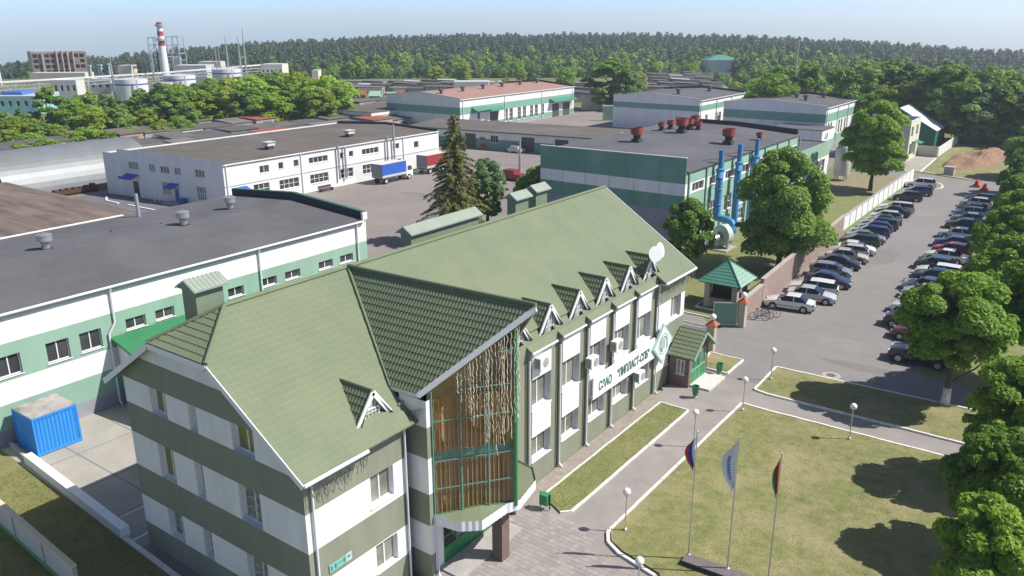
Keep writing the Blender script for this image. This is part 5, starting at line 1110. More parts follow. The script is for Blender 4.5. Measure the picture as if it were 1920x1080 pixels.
def red_vent(px, py, s, label):
    x, y = at(px, py, 10.15); z = 10.1-.07*max(0, x+46.5)
    r_ = root('red_roof_vent', label, 'roof vent', (x, y, z), 'red drum vents on the pipe hall')
    MB().box(x-.5*s, x+.5*s, y-.5*s, y+.5*s, z-.3, z+.4*s).build('base', mat('vent_black', (.05, .05, .055)), r_); b = MB(); b.lathe((x, y, z), [(.42*s, .4*s), (.42*s, .85*s)], 14); b.build('neck', BLACK, r_, True)
    b = MB(); b.lathe((x, y, z), [(.5*s, .85*s), (.75*s, 1.0*s), (.75*s, 1.75*s), (.68*s, 1.75*s), (.68*s, 1.2*s), (.01, 1.2*s)], 18); b.build('drum', RED, r_, True)
for px, py, s, lb in ((1194, 266, 1.1, 'red drum vent nearest the left edge of the pipe hall roof'), (1240, 245, .7, 'small dark red vent left of the vent cluster'), (1257, 242, .75, 'small red vent second in the cluster'), (1278, 249, 1.15, 'largest red drum vent of the roof cluster'), (1292, 243, .9, 'red vent just right of the largest one'), (1303, 236, .9, 'red vent at the back of the cluster'), (1309, 243, .7, 'small red vent at the right end of the cluster'), (1366, 264, 1.15, 'large red drum vent standing apart toward the right eave'), (1424, 255, .6, 'small red vent alone near the far parapet')): red_vent(px, py, s, lb)
# blue exhaust pipes
for k, (y, lb) in enumerate(((90.6, 'blue exhaust pipe nearest the weathered hall corner'), (96.4, 'middle blue exhaust pipe on the hall'), (102.2, 'farthest blue exhaust pipe beside the large tree'))):
    r_ = root('blue_pipe', lb, 'pipe', (BX+.9, y, 0), 'blue exhaust pipes on the hall'); x = BX+.85
    b = MB(); b.tube([(x, y, .0 if k else 2.9), (x, y, 7.6)], .40, 16); b.build('lower_pipe', BLUEP, r_, True)
    b = MB(); b.tube([(x, y, 7.6), (x-.1, y+.35, 8.2), (x-.15, y+.55, 8.5)], [.40, .40, .39], 16); b.build('elbow', BLUEP, r_, True)
    b = MB(); b.lathe((x-.15, y+.55, 8.4), [(.46, 0), (.52, .1), (.48, .3), (.31, .42)], 16); b.build('collar', BLUEP, r_, True)
    b = MB(); b.tube([(x-.15, y+.55, 8.8), (x-.15, y+.55, 10.9)], .29, 16); b.build('upper_pipe', BLUEP, r_, True)
    for z in (4.6, 6.4): b = MB(); b.lathe((x, y, z), [(.45, 0), (.48, .03), (.48, .1), (.45, .13)], 16); b.build('joint_band', BLUEP, r_, True)
    for z in (3.4, 6.9): b = MB(); b.bar((BX, y, z), (x-.4, y, z), .08, .08); b.build('wall_bracket', STEEL, r_)
    b = MB(); b.bar((x-.3, y+.55, 9.9), (BX-1.6, y+.2, 9.5), .04, .04); b.build('stay', BLACK, r_)
r_ = root('blower', 'pale round centrifugal blower with blue duct beside the hall', 'machine', (-34.6, 88.9, 0))
b = MB(); b.lathe((0, 0, 0), [(1e-3, -.45), (1.15, -.45), (1.25, -.38), (1.25, .38), (1.15, .45), (.6, .45), (.6, .5), (.5, .52), (.45, .2), (1e-3, .2)], 26)
b.v = [(-34.6-v[2]*.35+v[0]*.937, 88.9-v[2]*.937-v[0]*.35, 1.55+v[1]) for v in b.v]; b.build('scroll_casing', mat('pale_green_casing', (.52, .58, .54), .5, .08, 1), r_, True)
b = MB(); b.tube([(-34.75, 88.45, 1.45), (-35.6, 86.3, 1.15)], .42, 14); b.build('inlet_pipe', GALV, r_, True)
b = MB(); b.tube([(-35.9, 86.0, 1.1), (-36.5, 84.6, 1.0)], .62, 14); b.build('motor', mat('pale_green_casing', (.52, .58, .54)), r_, True)
for dx, dy in ((-1, .3), (.8, -.4)): MB().box(-34.6+dx-.12, -34.6+dx+.12, 88.9+dy-.3, 88.9+dy+.3, 0, .8).build('foot', STEEL, r_)
MB().box(-36, -33.4, 87.2, 90.2, .012, .14).build('pad', CEMENT, r_)
b = MB(); b.tube([(-34.0, 89.9, 2.0), (-34.0, 90.1, 2.5), (-34.2, 90.25, 2.85), (-34.8, 90.4, 3.0), (BX+.85, 90.6, 3.1)], [.36, .38, .40, .42, .43], 14); b.build('duct', BLUEP, r_, True)
b = MB(); b.box(-32.9, -32.0, 91.0, 92.3, .1, .5); b.box(-32.7, -32.2, 91.2, 92.1, .5, .85); b.tube([(-32.9, 91.3, .15), (-32.0, 91.3, .15)], .14, 8); b.tube([(-32.9, 92.0, .15), (-32.0, 92.0, .15)], .14, 8); single(b, 'red_cart', mat('cart_red', (.45, .02, .025), .5), 'small red cart beside the blower', 'cart')
# low annex and silo behind the hall
an = root('hall_annex', 'low green and white annex continuing the pipe hall', 'building', (-44, 130, 0))
aw = Wall((BX, BY1+.02), (BX, 138.4)); q_ = lambda y: y-BY1-.02; ao = [(q_(125.3+3.1*k), q_(127.0+3.1*k), 1.8, 4.0) for k in range(4)]+[(q_(132.4), q_(133.5), 0.05, 1.7)]
aw.mesh(wb((0, .5, CEMENT), (.5, 4.4, WHITE), (4.4, 6.45, GREENW)), ao, None, .2, WHITE).build('wall', None, an)
for o in ao[:4]: aw.window(an, o, 2, 2, .16, GLASS, panes=False)
aw.door(an, ao[4], DOORB)
Wall((BX, 138.4), (-52, 138.4)).mesh(wb((0, 4.4, WHITE), (4.4, 6.45, GREENW))).build('end_wall', None, an); MB().box(-52, BX-.05, BY1+.1, 138.3, 6.1, 6.25).build('roof', BITUM, an); MB().box(BX-.3, BX+.02, BY1+.03, 138.42, 6.45, 6.55).build('coping', GREENW, an)
r_ = root('silo_tank', 'upright grey cylindrical tank at the end of the hall annex', 'tank', (-35.4, 140.6, 0)); b = MB(); b.lathe((-35.4, 140.6, 0), [(1.2, .9), (1.25, 1.0), (1.25, 5.2), (1.1, 5.5), (.01, 5.6)], 20); b.build('shell', mat('tank_grey', (.50, .52, .54), .45, .08, .8), r_, True)
for a in range(4): b = MB(); b.tube([(-35.4+1.0*math.cos(a*1.57+.78), 140.6+1.0*math.sin(a*1.57+.78), 0), (-35.4+1.0*math.cos(a*1.57+.78), 140.6+1.0*math.sin(a*1.57+.78), 1.0)], .09, 6); b.build('leg', STEEL, r_)
b = MB(); b.tube([(-36.6, 140.2, 4.6), (-37.4, 139.6, 5.0), (-38.5, 138.6, 5.0)], .16, 8); b.build('pipe', STEEL, r_)
# ------------------------------------------------------------------ far halls
def striped_hall(name, label, xl, xr, y0, y1, ze, zr, bands, roofm, wins=(), sub=1, parap=True, doors=()):
    h = root(name, label, 'building', ((xl+xr)/2, (y0+y1)/2, 0)); xm_ = (xl+xr)/2
    f = Wall((xl, y0), (xr, y0)); f.mesh(bands[:-1]+[(bands[-1][0], zr+1, bands[-1][2])], (), [(0, ze+.35), (f.L/2, zr+.35), (f.L, ze+.35)]).build('front_wall', None, h)
    b = MB(); b.bar((xl, y0, ze+.4), (xm_, y0, zr+.4), .3, .1); b.bar((xm_, y0, zr+.4), (xr, y0, ze+.4), .3, .1); b.build('coping', LGREY, h)
    s = Wall((xr, y0), (xr, y1)); os_ = [(a-y0, b_-y0, c, d) for a, b_, c, d in wins]; od = [(a-y0, b_-y0, c, d) for a, b_, c, d in doors]
    s.mesh(bands, os_+od, None, .2, WHITE).build('side_wall', None, h)
    for o in os_: s.window(h, o, 2, 3 if o[3]-o[2] > 2 else 1, .15, GLASS, panes=False)
    for o in od: s.door(h, o, DOORB)
    f2 = Wall((xr, y1), (xl, y1)); f2.mesh(bands[:-1]+[(bands[-1][0], zr+1, bands[-1][2])], (), [(0, ze+.35), (f2.L/2, zr+.35), (f2.L, ze+.35)]).build('far_wall', None, h); Wall((xl, y1), (xl, y0)).mesh(bands).build('rear_wall', None, h)
    ro = roof_gable(MB(), xl, xr, y0+.15, y1-.15, ze+.02, zr, None, .2).build('roof', roofm, h)
    b = MB(); b.slab([(xl, y1-.35, ze+.5), (xm_, y1-.35, zr+.5), (xm_, y1-.05, zr+.5), (xl, y1-.05, ze+.5)], .55); b.slab([(xm_, y1-.35, zr+.5), (xr, y1-.35, ze+.5), (xr, y1-.05, ze+.5), (xm_, y1-.05, zr+.5)], .55); b.build('far_parapet', mat('dark_felt', (.04, .045, .055)), ro)
    g = MB(); g.tube([(xr+.25, y0, ze-.05), (xr+.25, y1, ze-.05)], .1, 6); g.build('gutter', GUTTER, ro)
    for t in (.02, .35, .68, .98):
        g = MB(); yy = y0+(y1-y0)*t; g.tube([(xr+.12, yy, ze-.1), (xr+.12, yy, .1)], .09, 6); g.build('downpipe', GUTTER, h)
    return h
GW2 = mat('far_green_stripe', (.19, .37, .29), .85, .06, .3)
FB = striped_hall('tan_roof_hall', 'long white and green hall with reddish tan roof', -150.5, -126.5, 153.2, 204, 7.6, 8.6, wb((0, .5, CEMENT), (.5, 1.6, GW2), (1.6, 4.0, WHITE), (4.0, 5.75, GW2), (5.75, 7.6, WHITE)), TANR,
   [(159.8, 160.9, 2.4, 4.2)]+[(y, y+1.5, .9, 4.0) for y in (170.8, 173.0, 176.6, 178.9, 182.2, 184.4, 187.4)], doors=[(164.8, 168.2, 0, 3.8), (192.9, 196.3, 0, 3.6), (198.2, 201.8, 0, 3.6)])
for a, b_, z in ((163.5, 169.2, 4.3), (191.5, 203.2, 4.3), (157.5, 163.6, 4.7)): MB().slab([(-126.4, a, z+.8), (-126.4, b_, z+.8), (-124.6, b_, z), (-124.6, a, z)], .1).build('green_canopy', mat('canopy_green', (.05, .22, .14), .5), FB)
for k in range(6): yy = 157+k*8.6; mushroom(-135.5-.2*k, yy, 8.15, 1.3, f'dark turbine vent on the tan roof, number {k+1} from its near end'.replace('number 1 from its near end', 'nearest the gable').replace('number 2 from its near end', 'second from the gable').replace('number 3 from its near end', 'third from the gable').replace('number 4 from its near end', 'fourth from the gable').replace('number 5 from its near end', 'fifth from the gable').replace('number 6 from its near end', 'farthest from the gable'), 'turbine vents on the tan roof', mat('dark_vent', (.12, .12, .13), .5))
lx = root('low_green_annex', 'low flat annex with pale green walls left of the tan roofed hall', 'building', (-155, 150, 0))
Wall((-163, 144.5), (-147.2, 144.5)).mesh(wb((0, 3.4, GW2), (3.4, 4.1, WHITE))).build('front_wall', None, lx); Wall((-147.2, 144.5), (-147.2, 166)).mesh(wb((0, 3.4, GREENW), (3.4, 4.1, WHITE))).build('side_wall', None, lx); MB().box(-163.1, -147.1, 144.4, 166, 4.1, 4.25).build('roof', BITUMB, lx); Wall((-163, 166), (-163, 144.5)).mesh(wb((0, 4.1, GW2))).build('rear_wall', None, lx)
gb = root('garage_block', 'long low row of yard garages with white and green front', 'building', (-100, 140, 0))
ga, gbp = (-124.5, 133.0), (-78.6, 138.3); gw_ = Wall(ga, gbp)
gd = [(a, b_, .05, 3.0) for a, b_ in ((5.2, 8.0), (14.6, 17.2), (28.0, 31.0), (35.5, 38.5), (41.5, 44.0))]; gwin = [(20.8, 22.6, 1.4, 2.9)]
gw_.mesh(wb((0, 2.1, GREEND), (2.1, 3.75, WHITE)), gd+gwin, None, .15, GREEND).build('front_wall', None, gb)
for o in gd: gw_.door(gb, o, DOORB)
gw_.window(gb, gwin[0], 3, 1, .1, DARK, panes=False)
for a, z0, z1 in ((18.4, 1.9, 2.4), (18.4, .4, 1.0)): b = MB(); b.obox(Vector(gw_.pt(a+.5, (z0+z1)/2, .08)), gw_.d[:2], .6, .06, (z1-z0)/2); b.build('red_fire_box', mat('fire_red', (.42, .03, .03), .5), gb)
gq = [gw_.pt(-.2, 3.75, .5), gw_.pt(gw_.L+.2, 3.75, .5), gw_.pt(gw_.L+.2, 4.2, -12.5), gw_.pt(-.2, 4.2, -12.5)]; b = MB(); b.slab(gq, .14); b.build('roof', BITUMB, gb); b = MB(); b.bar(Vector(gq[0])+Vector((0, 0, -.08)), Vector(gq[1])+Vector((0, 0, -.08)), .12, .24); b.build('fascia', mat('green_coping', (.05, .16, .10)), gb)
ge = Wall(gbp, (gbp[0]-1.4, gbp[1]+12.3)); ge.mesh(wb((0, 2.1, GREENW), (2.1, 4.1, WHITE))).build('end_wall', None, gb)
lo4 = root('low_link_building', 'low pale building with green base behind the yard garages', 'building', (-72, 152, 0)); Wall((-80, 150), (-64, 148)).mesh(wb((0, 2.6, GREEND), (2.6, 3.3, WHITE))).build('wall', None, lo4); MB().prism([(-80, 150.1), (-64, 148.1), (-63, 158), (-79, 160)], 3.2, 3.4).build('roof', CONC, lo4)
R1 = striped_hall('far_hall', 'white hall with green stripe, left of the two far halls', -102, -79.2, 183, 211, 7.5, 8.3, wb((0, 2.2, WHITE), (2.2, 5.0, WHITE), (5.0, 6.3, GW2), (6.3, 7.5, WHITE)), BITUM, [(y, y+1.4, 1.4, 4.0) for y in (186.5, 192.5, 194.6, 198.6, 200.7, 204.6)])
R2 = striped_hall('far_hall', 'white hall with green stripe, right of the two far halls', -72, -49.6, 179.5, 204, 7.7, 8.5, wb((0, 1.7, GW2), (1.7, 4.6, WHITE), (4.6, 6.4, GW2), (6.4, 7.7, WHITE)), BITUM, [(y, y+1.3, 1.5, 4.4) for y in (181.5, 183.5, 189.5, 191.4, 194, 195.9, 200)])
for x, y, hall in ((-88, 190, 'left'), (-86, 204, 'left'), (-60, 192, 'right'), (-57, 189, 'right'), (-56, 199, 'right')): mushroom(x, y, 8.05, 1.3, f'turbine vent on the {hall} far hall, '+{(-88, 190): 'nearer one', (-86, 204): 'farther one', (-60, 192): 'left one', (-57, 189): 'middle one', (-56, 199): 'right one'}[(x, y)], 'turbine vents on the far halls', mat('dark_vent', (.12, .12, .13)))
lk = root('lean_to', 'low white lean-to in front of the right far hall', 'building', (-52, 174, 0)); lw = Wall((-58, 171), (-47.6, 171)); lw.mesh(wb((0, 1.8, GW2), (1.8, 4.0, WHITE))).build('front_wall', None, lk); Wall((-47.6, 171), (-47.6, 179.4)).mesh(wb((0, 1.8, GREENW), (1.8, 4.0, WHITE)), [(2, 4, 2, 3.3)]).build('side_wall', None, lk); MB().box(-58.1, -47.5, 170.9, 179.3, 4.0, 4.15).build('roof', BITUM, lk)
# small grey office and green shed with white gable roof
sb_ = root('grey_block', 'small beige grey two storey block with green windows by the far drive', 'building', (-35, 171, 0))
BEI = mat('beige_render', (.50, .48, .44), .85, .05, .5); CREAM = mat('cream_render', (.62, .60, .48), .85, .05, .5)
Wall((-40, 167.2), (-30.8, 167.2)).mesh(wb((0, 7.3, BEI))).build('front_wall', None, sb_); s3 = Wall((-30.8, 167.2), (-30.8, 176)); o3 = [(1.0, 2.8, 4.3, 6.2), (5.2, 7.0, 4.3, 6.2), (1.0, 2.8, 1.0, 3.0), (5.2, 7.0, .4, 2.9)]
s3.mesh(wb((0, 7.3, CREAM)), o3, None, .2, CREAM).build('side_wall', None, sb_)
for o in o3: s3.window(sb_, o, 2, 2, .15, GLASSC, mat('pale_green_frame', (.42, .55, .42), .5), panes=False)
MB().box(-40, -30.9, 167.3, 175.9, 6.8, 6.9).build('roof', mat('dark_felt', (.04, .045, .055)), sb_); b = MB(); b.bar((-40, 176, 7.2), (-30.8, 176, 7.2), .2, .5); b.bar((-40, 167.3, 7.32), (-30.8, 167.3, 7.32), .3, .06); b.bar((-30.9, 167.2, 7.32), (-30.9, 176, 7.32), .3, .06); b.build('coping', TRIM, sb_); Wall((-30.8, 176), (-40, 176)).mesh(wb((0, 7.3, BEI))).build('far_wall', None, sb_); Wall((-40, 176), (-40, 167.2)).mesh(wb((0, 7.3, BEI))).build('rear_wall', None, sb_)
b = MB(); b.slab([(-30.7, 170, 3.4), (-30.7, 173.2, 3.4), (-29.2, 173.2, 3.1), (-29.2, 170, 3.1)], .08); b.build('door_canopy', TILEC, sb_)
for x in (-36.2, -35.3): b = MB(); b.tube([(x, 171, 6.9), (x, 171, 8.6)], .07, 6); b.build('flue', TRIM, sb_)
gs_ = root('green_shed', 'dark green shed with white sloping roof beyond the drive', 'shed', (-33, 192, 0)); DG = mat('shed_green', (.02, .14, .085), .6, .05, 1)
Wall((-37, 188.2), (-29.9, 188.2)).mesh(wb((0, 9, DG)), (), [(0, 7.6), (7.1, 3.6)]).build('front_wall', None, gs_); Wall((-29.9, 188.2), (-29.9, 197)).mesh(wb((0, 3.6, DG))).build('side_wall', None, gs_); Wall((-29.9, 197), (-37, 197)).mesh(wb((0, 9, DG)), (), [(0, 3.6), (7.1, 7.6)]).build('far_wall', None, gs_); MB().slab([(-37.2, 187.8, 7.8), (-37.2, 197.4, 7.8), (-29.6, 197.4, 3.55), (-29.6, 187.8, 3.55)], .12).build('roof', mat('shed_white', (.66, .66, .68), .6), gs_); Wall((-37, 197), (-37, 188.2)).mesh(wb((0, 7.6, DG))).build('rear_wall', None, gs_)
# far building on the right edge, green roofed house in the forest
fo = root('far_office', 'far white two storey office at the right edge above the trees', 'building', (5, 245, 0)); x, y = at(1945, 222); fo.location = (x, y, 0); ORG[fo.name] = Vector((x, y, 0))
f4 = Wall((x-7, y-2), (x+9, y-9)); o4 = [(1+1.9*k, 2.1+1.9*k, z, z+1.3) for k in range(8) for z in (5.6, 2.6)]; f4.mesh(wb((0, 2.2, mat('blue_band', (.10, .16, .34), .8)), (2.2, 8.0, WHITE)), o4).build('front_wall', None, fo)
for o in o4: f4.window(fo, o, 1, 1, .15, GLASS, sill=False, panes=False)
MB().prism([(x-7, y-2), (x+9, y-9), (x+12, y-2), (x-4, y+5)], 8.0, 8.3).build('roof', LGREY, fo); Wall((x-4, y+5), (x-7, y-2)).mesh(wb((0, 8, WHITE))).build('side_wall', None, fo)
fh = root('green_roof_house', 'big pale house with teal hipped roof at the forest edge', 'house', (0, 0, 0)); x, y = at(1350, 128); z_ = terr(x, y); fh.location = (x, y, z_); ORG[fh.name] = Vector((x, y, z_)); zz = hgt(0, 103, x, y); zt = hgt(0, 112, x, y)
ax = Vector((math.cos(HEAD), math.sin(HEAD), 0)); c_ = Vector((x, y, 0)); wl2 = 9.0
b = MB(); b.obox((x, y, (zt+z_)/2), ax[:2], wl2*.94, 6.5, (zt-z_)/2); b.build('wall', mat('pale_house_wall', (.50, .62, .58), .8), fh)
cs = [c_+ax*a*wl2+Vector((-ax.y, ax.x, 0))*d*7 for a, d in ((-1, -1), (1, -1), (1, 1), (-1, 1))]; tp = [c_+ax*a*2.5 for a in (-1, 1)]
b = MB(); P3 = lambda p, z: (p.x, p.y, z); b.face([P3(cs[0], zt), P3(cs[1], zt), P3(tp[1], zz), P3(tp[0], zz)]); b.face([P3(cs[1], zt), P3(cs[2], zt), P3(tp[1], zz)]); b.face([P3(cs[2], zt), P3(cs[3], zt), P3(tp[0], zz), P3(tp[1], zz)]); b.face([P3(cs[3], zt), P3(cs[0], zt), P3(tp[0], zz)]); b.build('roof', mat('teal_roof', (.08, .25, .20), .6), fh)
x, y = at(1410, 135); r_ = root('pale_shed', 'small pale teal shed beside the teal roofed house', 'shed', (x, y, 0)); b = MB(); b.obox((x, y, 2.0), ax[:2], 5, 3, 2.0); b.build('wall', mat('pale_house_wall', (.5, .62, .58)), r_); b = MB(); b.obox((x, y, 4.1), ax[:2], 5.3, 3.3, .12); b.build('roof', BITUM, r_)
# ------------------------------------------------------------------ fences, gate, gazebo, kiosk
def panel_fence(name, label, P, Q, n, h, mp, mpost, base=None, cap=None, post=.16):
    r_ = root(name, label, 'fence', (P[0], P[1], 0)); d = Vector((Q[0]-P[0], Q[1]-P[1], 0)); L_ = d.length; dn = d.normalized()
    for i in range(n):
        c = Vector((P[0], P[1], 0))+d*((i+.5)/n); b = MB(); b.obox((c.x, c.y, (h+(.3 if base else 0))/2), dn[:2], L_/n/2-post/2, .05, (h-(.3 if base else 0))/2); p = b.build('panel', mp, r_)
        if base: b = MB(); b.obox((c.x, c.y, .15), dn[:2], L_/n/2-post/2, .07, .15); b.build('plinth', base, r_)
        if cap: b = MB(); b.obox((c.x, c.y, h+.05), dn[:2], L_/n/2, .13, .05); b.build('coping', cap, r_)
    for i in range(n+1):
        c = Vector((P[0], P[1], 0))+d*(i/n); b = MB(); b.obox((c.x, c.y, h/2-.02), dn[:2], post/2, .09, h/2); b.build('post', mpost, r_)
    return r_
panel_fence('white_fence', 'white panel fence with green base along the car park', (-25.25, 103.8), (-25.7, 147.0), 14, 2.15, FENCEW, CEMENT, mat('green_plinth', (.14, .33, .14), .8), CEMENT)
brw = root('brick_wall', 'pink brown wall stepping up beside the car park', 'wall', (-24.4, 85, 0))
for y0, y1, h in ((66.3, 71.2, 2.15), (71.3, 86.0, 2.6), (86.1, 103.6, 2.3)):
    x0 = -23.45-(y0-66)*.046; x1 = -23.45-(y1-66)*.046; n = max(1, round((y1-y0)/2.4)); d = Vector((x1-x0, y1-y0, 0))
    for i in range(n):
        c = Vector((x0, y0, 0))+d*((i+.5)/n); b = MB(); b.obox((c.x, c.y, h/2), (d.x, d.y), d.length/n/2-.01, .13, h/2); b.build('wall_bay', PINKB, brw); b = MB(); b.obox((c.x, c.y, h+.05), (d.x, d.y), d.length/n/2, .2, .05); b.build('coping', mat('pink_coping', (.42, .36, .32), .9, .1, 2), brw)
panel_fence('far_fence', 'cream panel fence in front of the green shed', (-31.0, 176.2), (-27.1, 175.8), 1, 2.0, BEI, TRIM); panel_fence('far_fence', 'white panel fence running away beside the green shed', (-27.0, 175.9), (-27.2, 200), 10, 1.9, FENCEW, TRIM)
panel_fence('corner_fence', 'pale concrete fence with cream top in the bottom left corner', at(-60, 930), at(150, 1120), 4, 1.6, LGREY, CEMENT, mat('green_plinth', (.14, .33, .14)), mat('cream_cap', (.62, .54, .38), .8), .08)
def gate_post(x, y, label, h=2.25):
    r_ = root('gate_post', label, 'gate post', (x, y, 0), 'gate posts with globe lamps'); MB().box(x-.28, x+.28, y-.28, y+.28, 0, h).build('pillar', mat('post_render', (.42, .38, .31), .9, .1, 2), r_)
    b = MB(); k = .46; b.face([(x-k, y-k, h), (x+k, y-k, h), (x, y, h+.42)]); b.face([(x+k, y-k, h), (x+k, y+k, h), (x, y, h+.42)]); b.face([(x+k, y+k, h), (x-k, y+k, h), (x, y, h+.42)]); b.face([(x-k, y+k, h), (x-k, y-k, h), (x, y, h+.42)]); b.face([(x-k, y-k, h), (x-k, y+k, h), (x+k, y+k, h), (x+k, y-k, h)]); b.build('tiled_cap', mat('terracotta', (.36, .10, .045), .7, .1, 3), r_)
    b = MB(); b.ball((x, y, h+.62), .26); b.build('globe', mat('white_globe', (.80, .80, .78), .3), r_, True)
gate_post(-23.1, 58.6, 'gate post with terracotta cap beside the brick kiosk'); gate_post(-23.15, 65.3, 'gate post with terracotta cap at the end of the pink wall')
r_ = root('gate_leaf', 'open pale green metal gate leaf by the gazebo', 'gate', (-24, 64.6, 0)); b = MB(); ga_ = Vector((-23.5, 65.0, 0)); gd_ = Vector((-.9, -.5, 0)).normalized(); c = ga_+gd_*1.0
b.obox((c.x, c.y, 1.15), gd_[:2], .95, .02, .95); b.build('sheet', mat('gate_green', (.13, .27, .20), .6, .08, 2), r_)
b = MB(); b.obox((c.x, c.y, .17), gd_[:2], 1.0, .04, .04); b.obox((c.x, c.y, 2.13), gd_[:2], 1.0, .04, .04); b.build('rail', mat('gate_rail', (.40, .52, .45), .6), r_)
for t in (.02, 1.98): q = ga_+gd_*t; b = MB(); b.obox((q.x, q.y, 1.1), gd_[:2], .04, .045, 1.09); b.build('stile', mat('gate_rail', (.40, .52, .45)), r_)
r_ = root('gate_leaf', 'white slatted gate leaf behind the brick kiosk', 'gate', (-25, 58.6, 0))
for k in range(7): MB().box(-26.6, -23.5, 58.58, 58.62, .25+k*.27, .45+k*.27).build('slat', TRIM, r_)
for x in (-26.6, -23.5): MB().box(x-.04, x+.04, 58.54, 58.66, 0.02, 2.1).build('stile', GREENF, r_)
# gazebo
gz = root('gazebo', 'small guard gazebo with teal green pyramid roof', 'gazebo', (-26.4, 70.0, 0)); gx0, gx1, gy0, gy1 = -28.0, -24.9, 68.4, 71.5
for x0, x1, y0, y1 in ((gx0, gx1, gy0, gy0+.18), (gx1-.18, gx1, gy0+.19, gy1), (gx0, gx0+.18, gy0+.19, gy1), (gx0+.19, gx1-.19, gy1-.18, gy1)): MB().box(x0, x1, y0, y1, 0, 1.0).build('low_wall', PINKB, gz)
for x in (gx0, gx1-.5):
    for y in (gy0, gy1-.5): MB().box(x-.003, x+.503, y-.003, y+.503, 0, 2.45).build('corner_post', mat('post_render', (.42, .38, .31)), gz)
MB().box(gx0+.55, gx1-.55, gy0+.2, gy0+1.0, .9, 1.05).build('counter', DOORB, gz); MB().box(gx0, gx1, gy0, gy1, .012, .05).build('floor', CEMENT, gz); MB().box(gx0+.25, gx1-.25, gy0+1.2, gy0+1.3, .05, 2.3).build('inner_screen', DARK, gz)
e0, e1, f0, f1 = gx0-.45, gx1+.45, gy0-.45, gy1+.45; cx, cy = (gx0+gx1)/2, (gy0+gy1)/2; zt = 4.25; ze = 2.5
C4 = [Vector((e0, f0, ze)), Vector((e1, f0, ze)), Vector((e1, f1, ze)), Vector((e0, f1, ze))]; A_ = Vector((cx, cy, zt))
for i in range(4):
    a, b_ = C4[i], C4[(i+1) % 4]; MB().slab([a-Vector((0, 0, .03)), b_-Vector((0, 0, .03)), A_-Vector((0, 0, .03))], .06).build('roof_deck', TILEC, gz); V_ = A_-(a+b_)/2
    tile_slope('roof_tiles', a, b_-a, V_, [(0, 0), ((b_-a).length, 0), ((b_-a).length/2, V_.length)], TILEC, gz, amp=.03, step=.03)
    h_ = MB(); h_.tube([a+Vector((0, 0, .05)), A_+Vector((0, 0, .06))], .06, 6); h_.build('hip_cap', TILEC, gz)
# brick kiosk
kx0, kx1, ky0, ky1 = -23.15, -21.6, 51.0, 54.3
kk = root('brick_kiosk', 'brown brick kiosk with green tiled roof at the office end', 'kiosk', (-22.4, 52.6, 0))
k1 = Wall((kx0, ky0), (kx1, ky0)); ko = (.55, 1.2, .95, 2.05); k1.mesh(wb((0, 2.5, BRICK)), [ko], None, .12, BRICK).build('front_wall', None, kk); k1.window(kk, ko, 2, 1, .08, GLASSC)
k2 = Wall((kx1, ky0), (kx1, ky1)); kd = (.35, 2.95, .05, 2.3); k2.mesh(wb((0, 4.0, BRICK)), [kd], [(0, 2.5), ((ky1-ky0)/2, 3.75), (ky1-ky0, 2.5)], .12, BRICK).build('door_wall', None, kk)
k2.window(kk, kd, 3, 2, .05, mat('green_glass', (.05, .16, .09), .1), GREENF, .09, False, True, zs=[.15, 1.1, 2.2]); k3 = Wall((kx1, ky1), (kx0, ky1)); k3.mesh(wb((0, 2.5, BRICK))).build('far_wall', None, kk)
for k in range(3): MB().box(kx1-.04, kx1-.02, ky0+.5+k*.83, ky0+1.15+k*.83, .2, 1.05).build('door_panel', GREENM, kk)
ym = (ky0+ky1)/2
for s in (-1, 1):
    e = Vector((0, s*((ky1-ky0)/2+.35), -1.5)); L_ = e.length; e.normalize(); org = Vector((kx0-.05, ym, 3.9))+e*L_
    MB().slab([(kx0-.05, ym, 3.87), (kx1+.5, ym, 3.87), (kx1+.5, ym+s*((ky1-ky0)/2+.35), 2.37), (kx0-.05, ym+s*((ky1-ky0)/2+.35), 2.37)], .08).build('roof_deck', TILE, kk)
    tile_slope('roof_tiles', org, (1, 0, 0), -e, [(0, 0), (kx1-kx0+.55, 0), (kx1-kx0+.55, L_), (0, L_)], TILE, kk, amp=.03, step=.03)
    b = MB(); b.bar((kx1+.52, ym, 3.84), (kx1+.52, ym+s*((ky1-ky0)/2+.35), 2.34), .05, .16); b.build('barge_board', GREENF, kk)
MB().box(kx1+.01, -20.1, 51.3, 54.2, .014, .16).build('step', mat('pale_step', (.58, .57, .54), .9, .06, 2), kk)
# ------------------------------------------------------------------ bins, lamps, manholes
def bin_(x, y, label):
    r_ = root('litter_bin', label, 'bin', (x, y, 0), 'green litter bins'); b = MB(); b.lathe((x, y, 0), [(.17, .22), (.25, .85), (.27, .87), (.27, .92), (.22, .92), (.16, .3), (.01, .3)], 14); b.build('bucket', GREENM, r_, True)
    b = MB(); b.lathe((x, y, 0), [(.2, .03), (.2, .07), (.05, .09), (.05, .24)], 12); b.build('foot', CEMENT, r_); b = MB(); b.bar((x-.3, y, .5), (x+.3, y, .5), .04, .04); b.build('hanger', GREENM, r_)
x, y = at(1348, 703); bin_(x, y, 'green litter bin at the small lawn by the kiosk'); x, y = at(1303, 746); bin_(x, y, 'green litter bin at the end of the green strip')
x, y = at(1022, 955); r_ = root('litter_bin', 'boxy green litter bin on posts by the entrance canopy', 'bin', (x, y, .1), 'green litter bins'); MB().box(x-.25, x+.25, y-.2, y+.2, .35, .95).build('box', GREENM, r_); MB().box(x-.32, x-.27, y-.03, y+.03, .1, 1.0).build('post', BLACK, r_); MB().box(x+.27, x+.32, y-.03, y+.03, .1, 1.0).build('post', BLACK, r_)
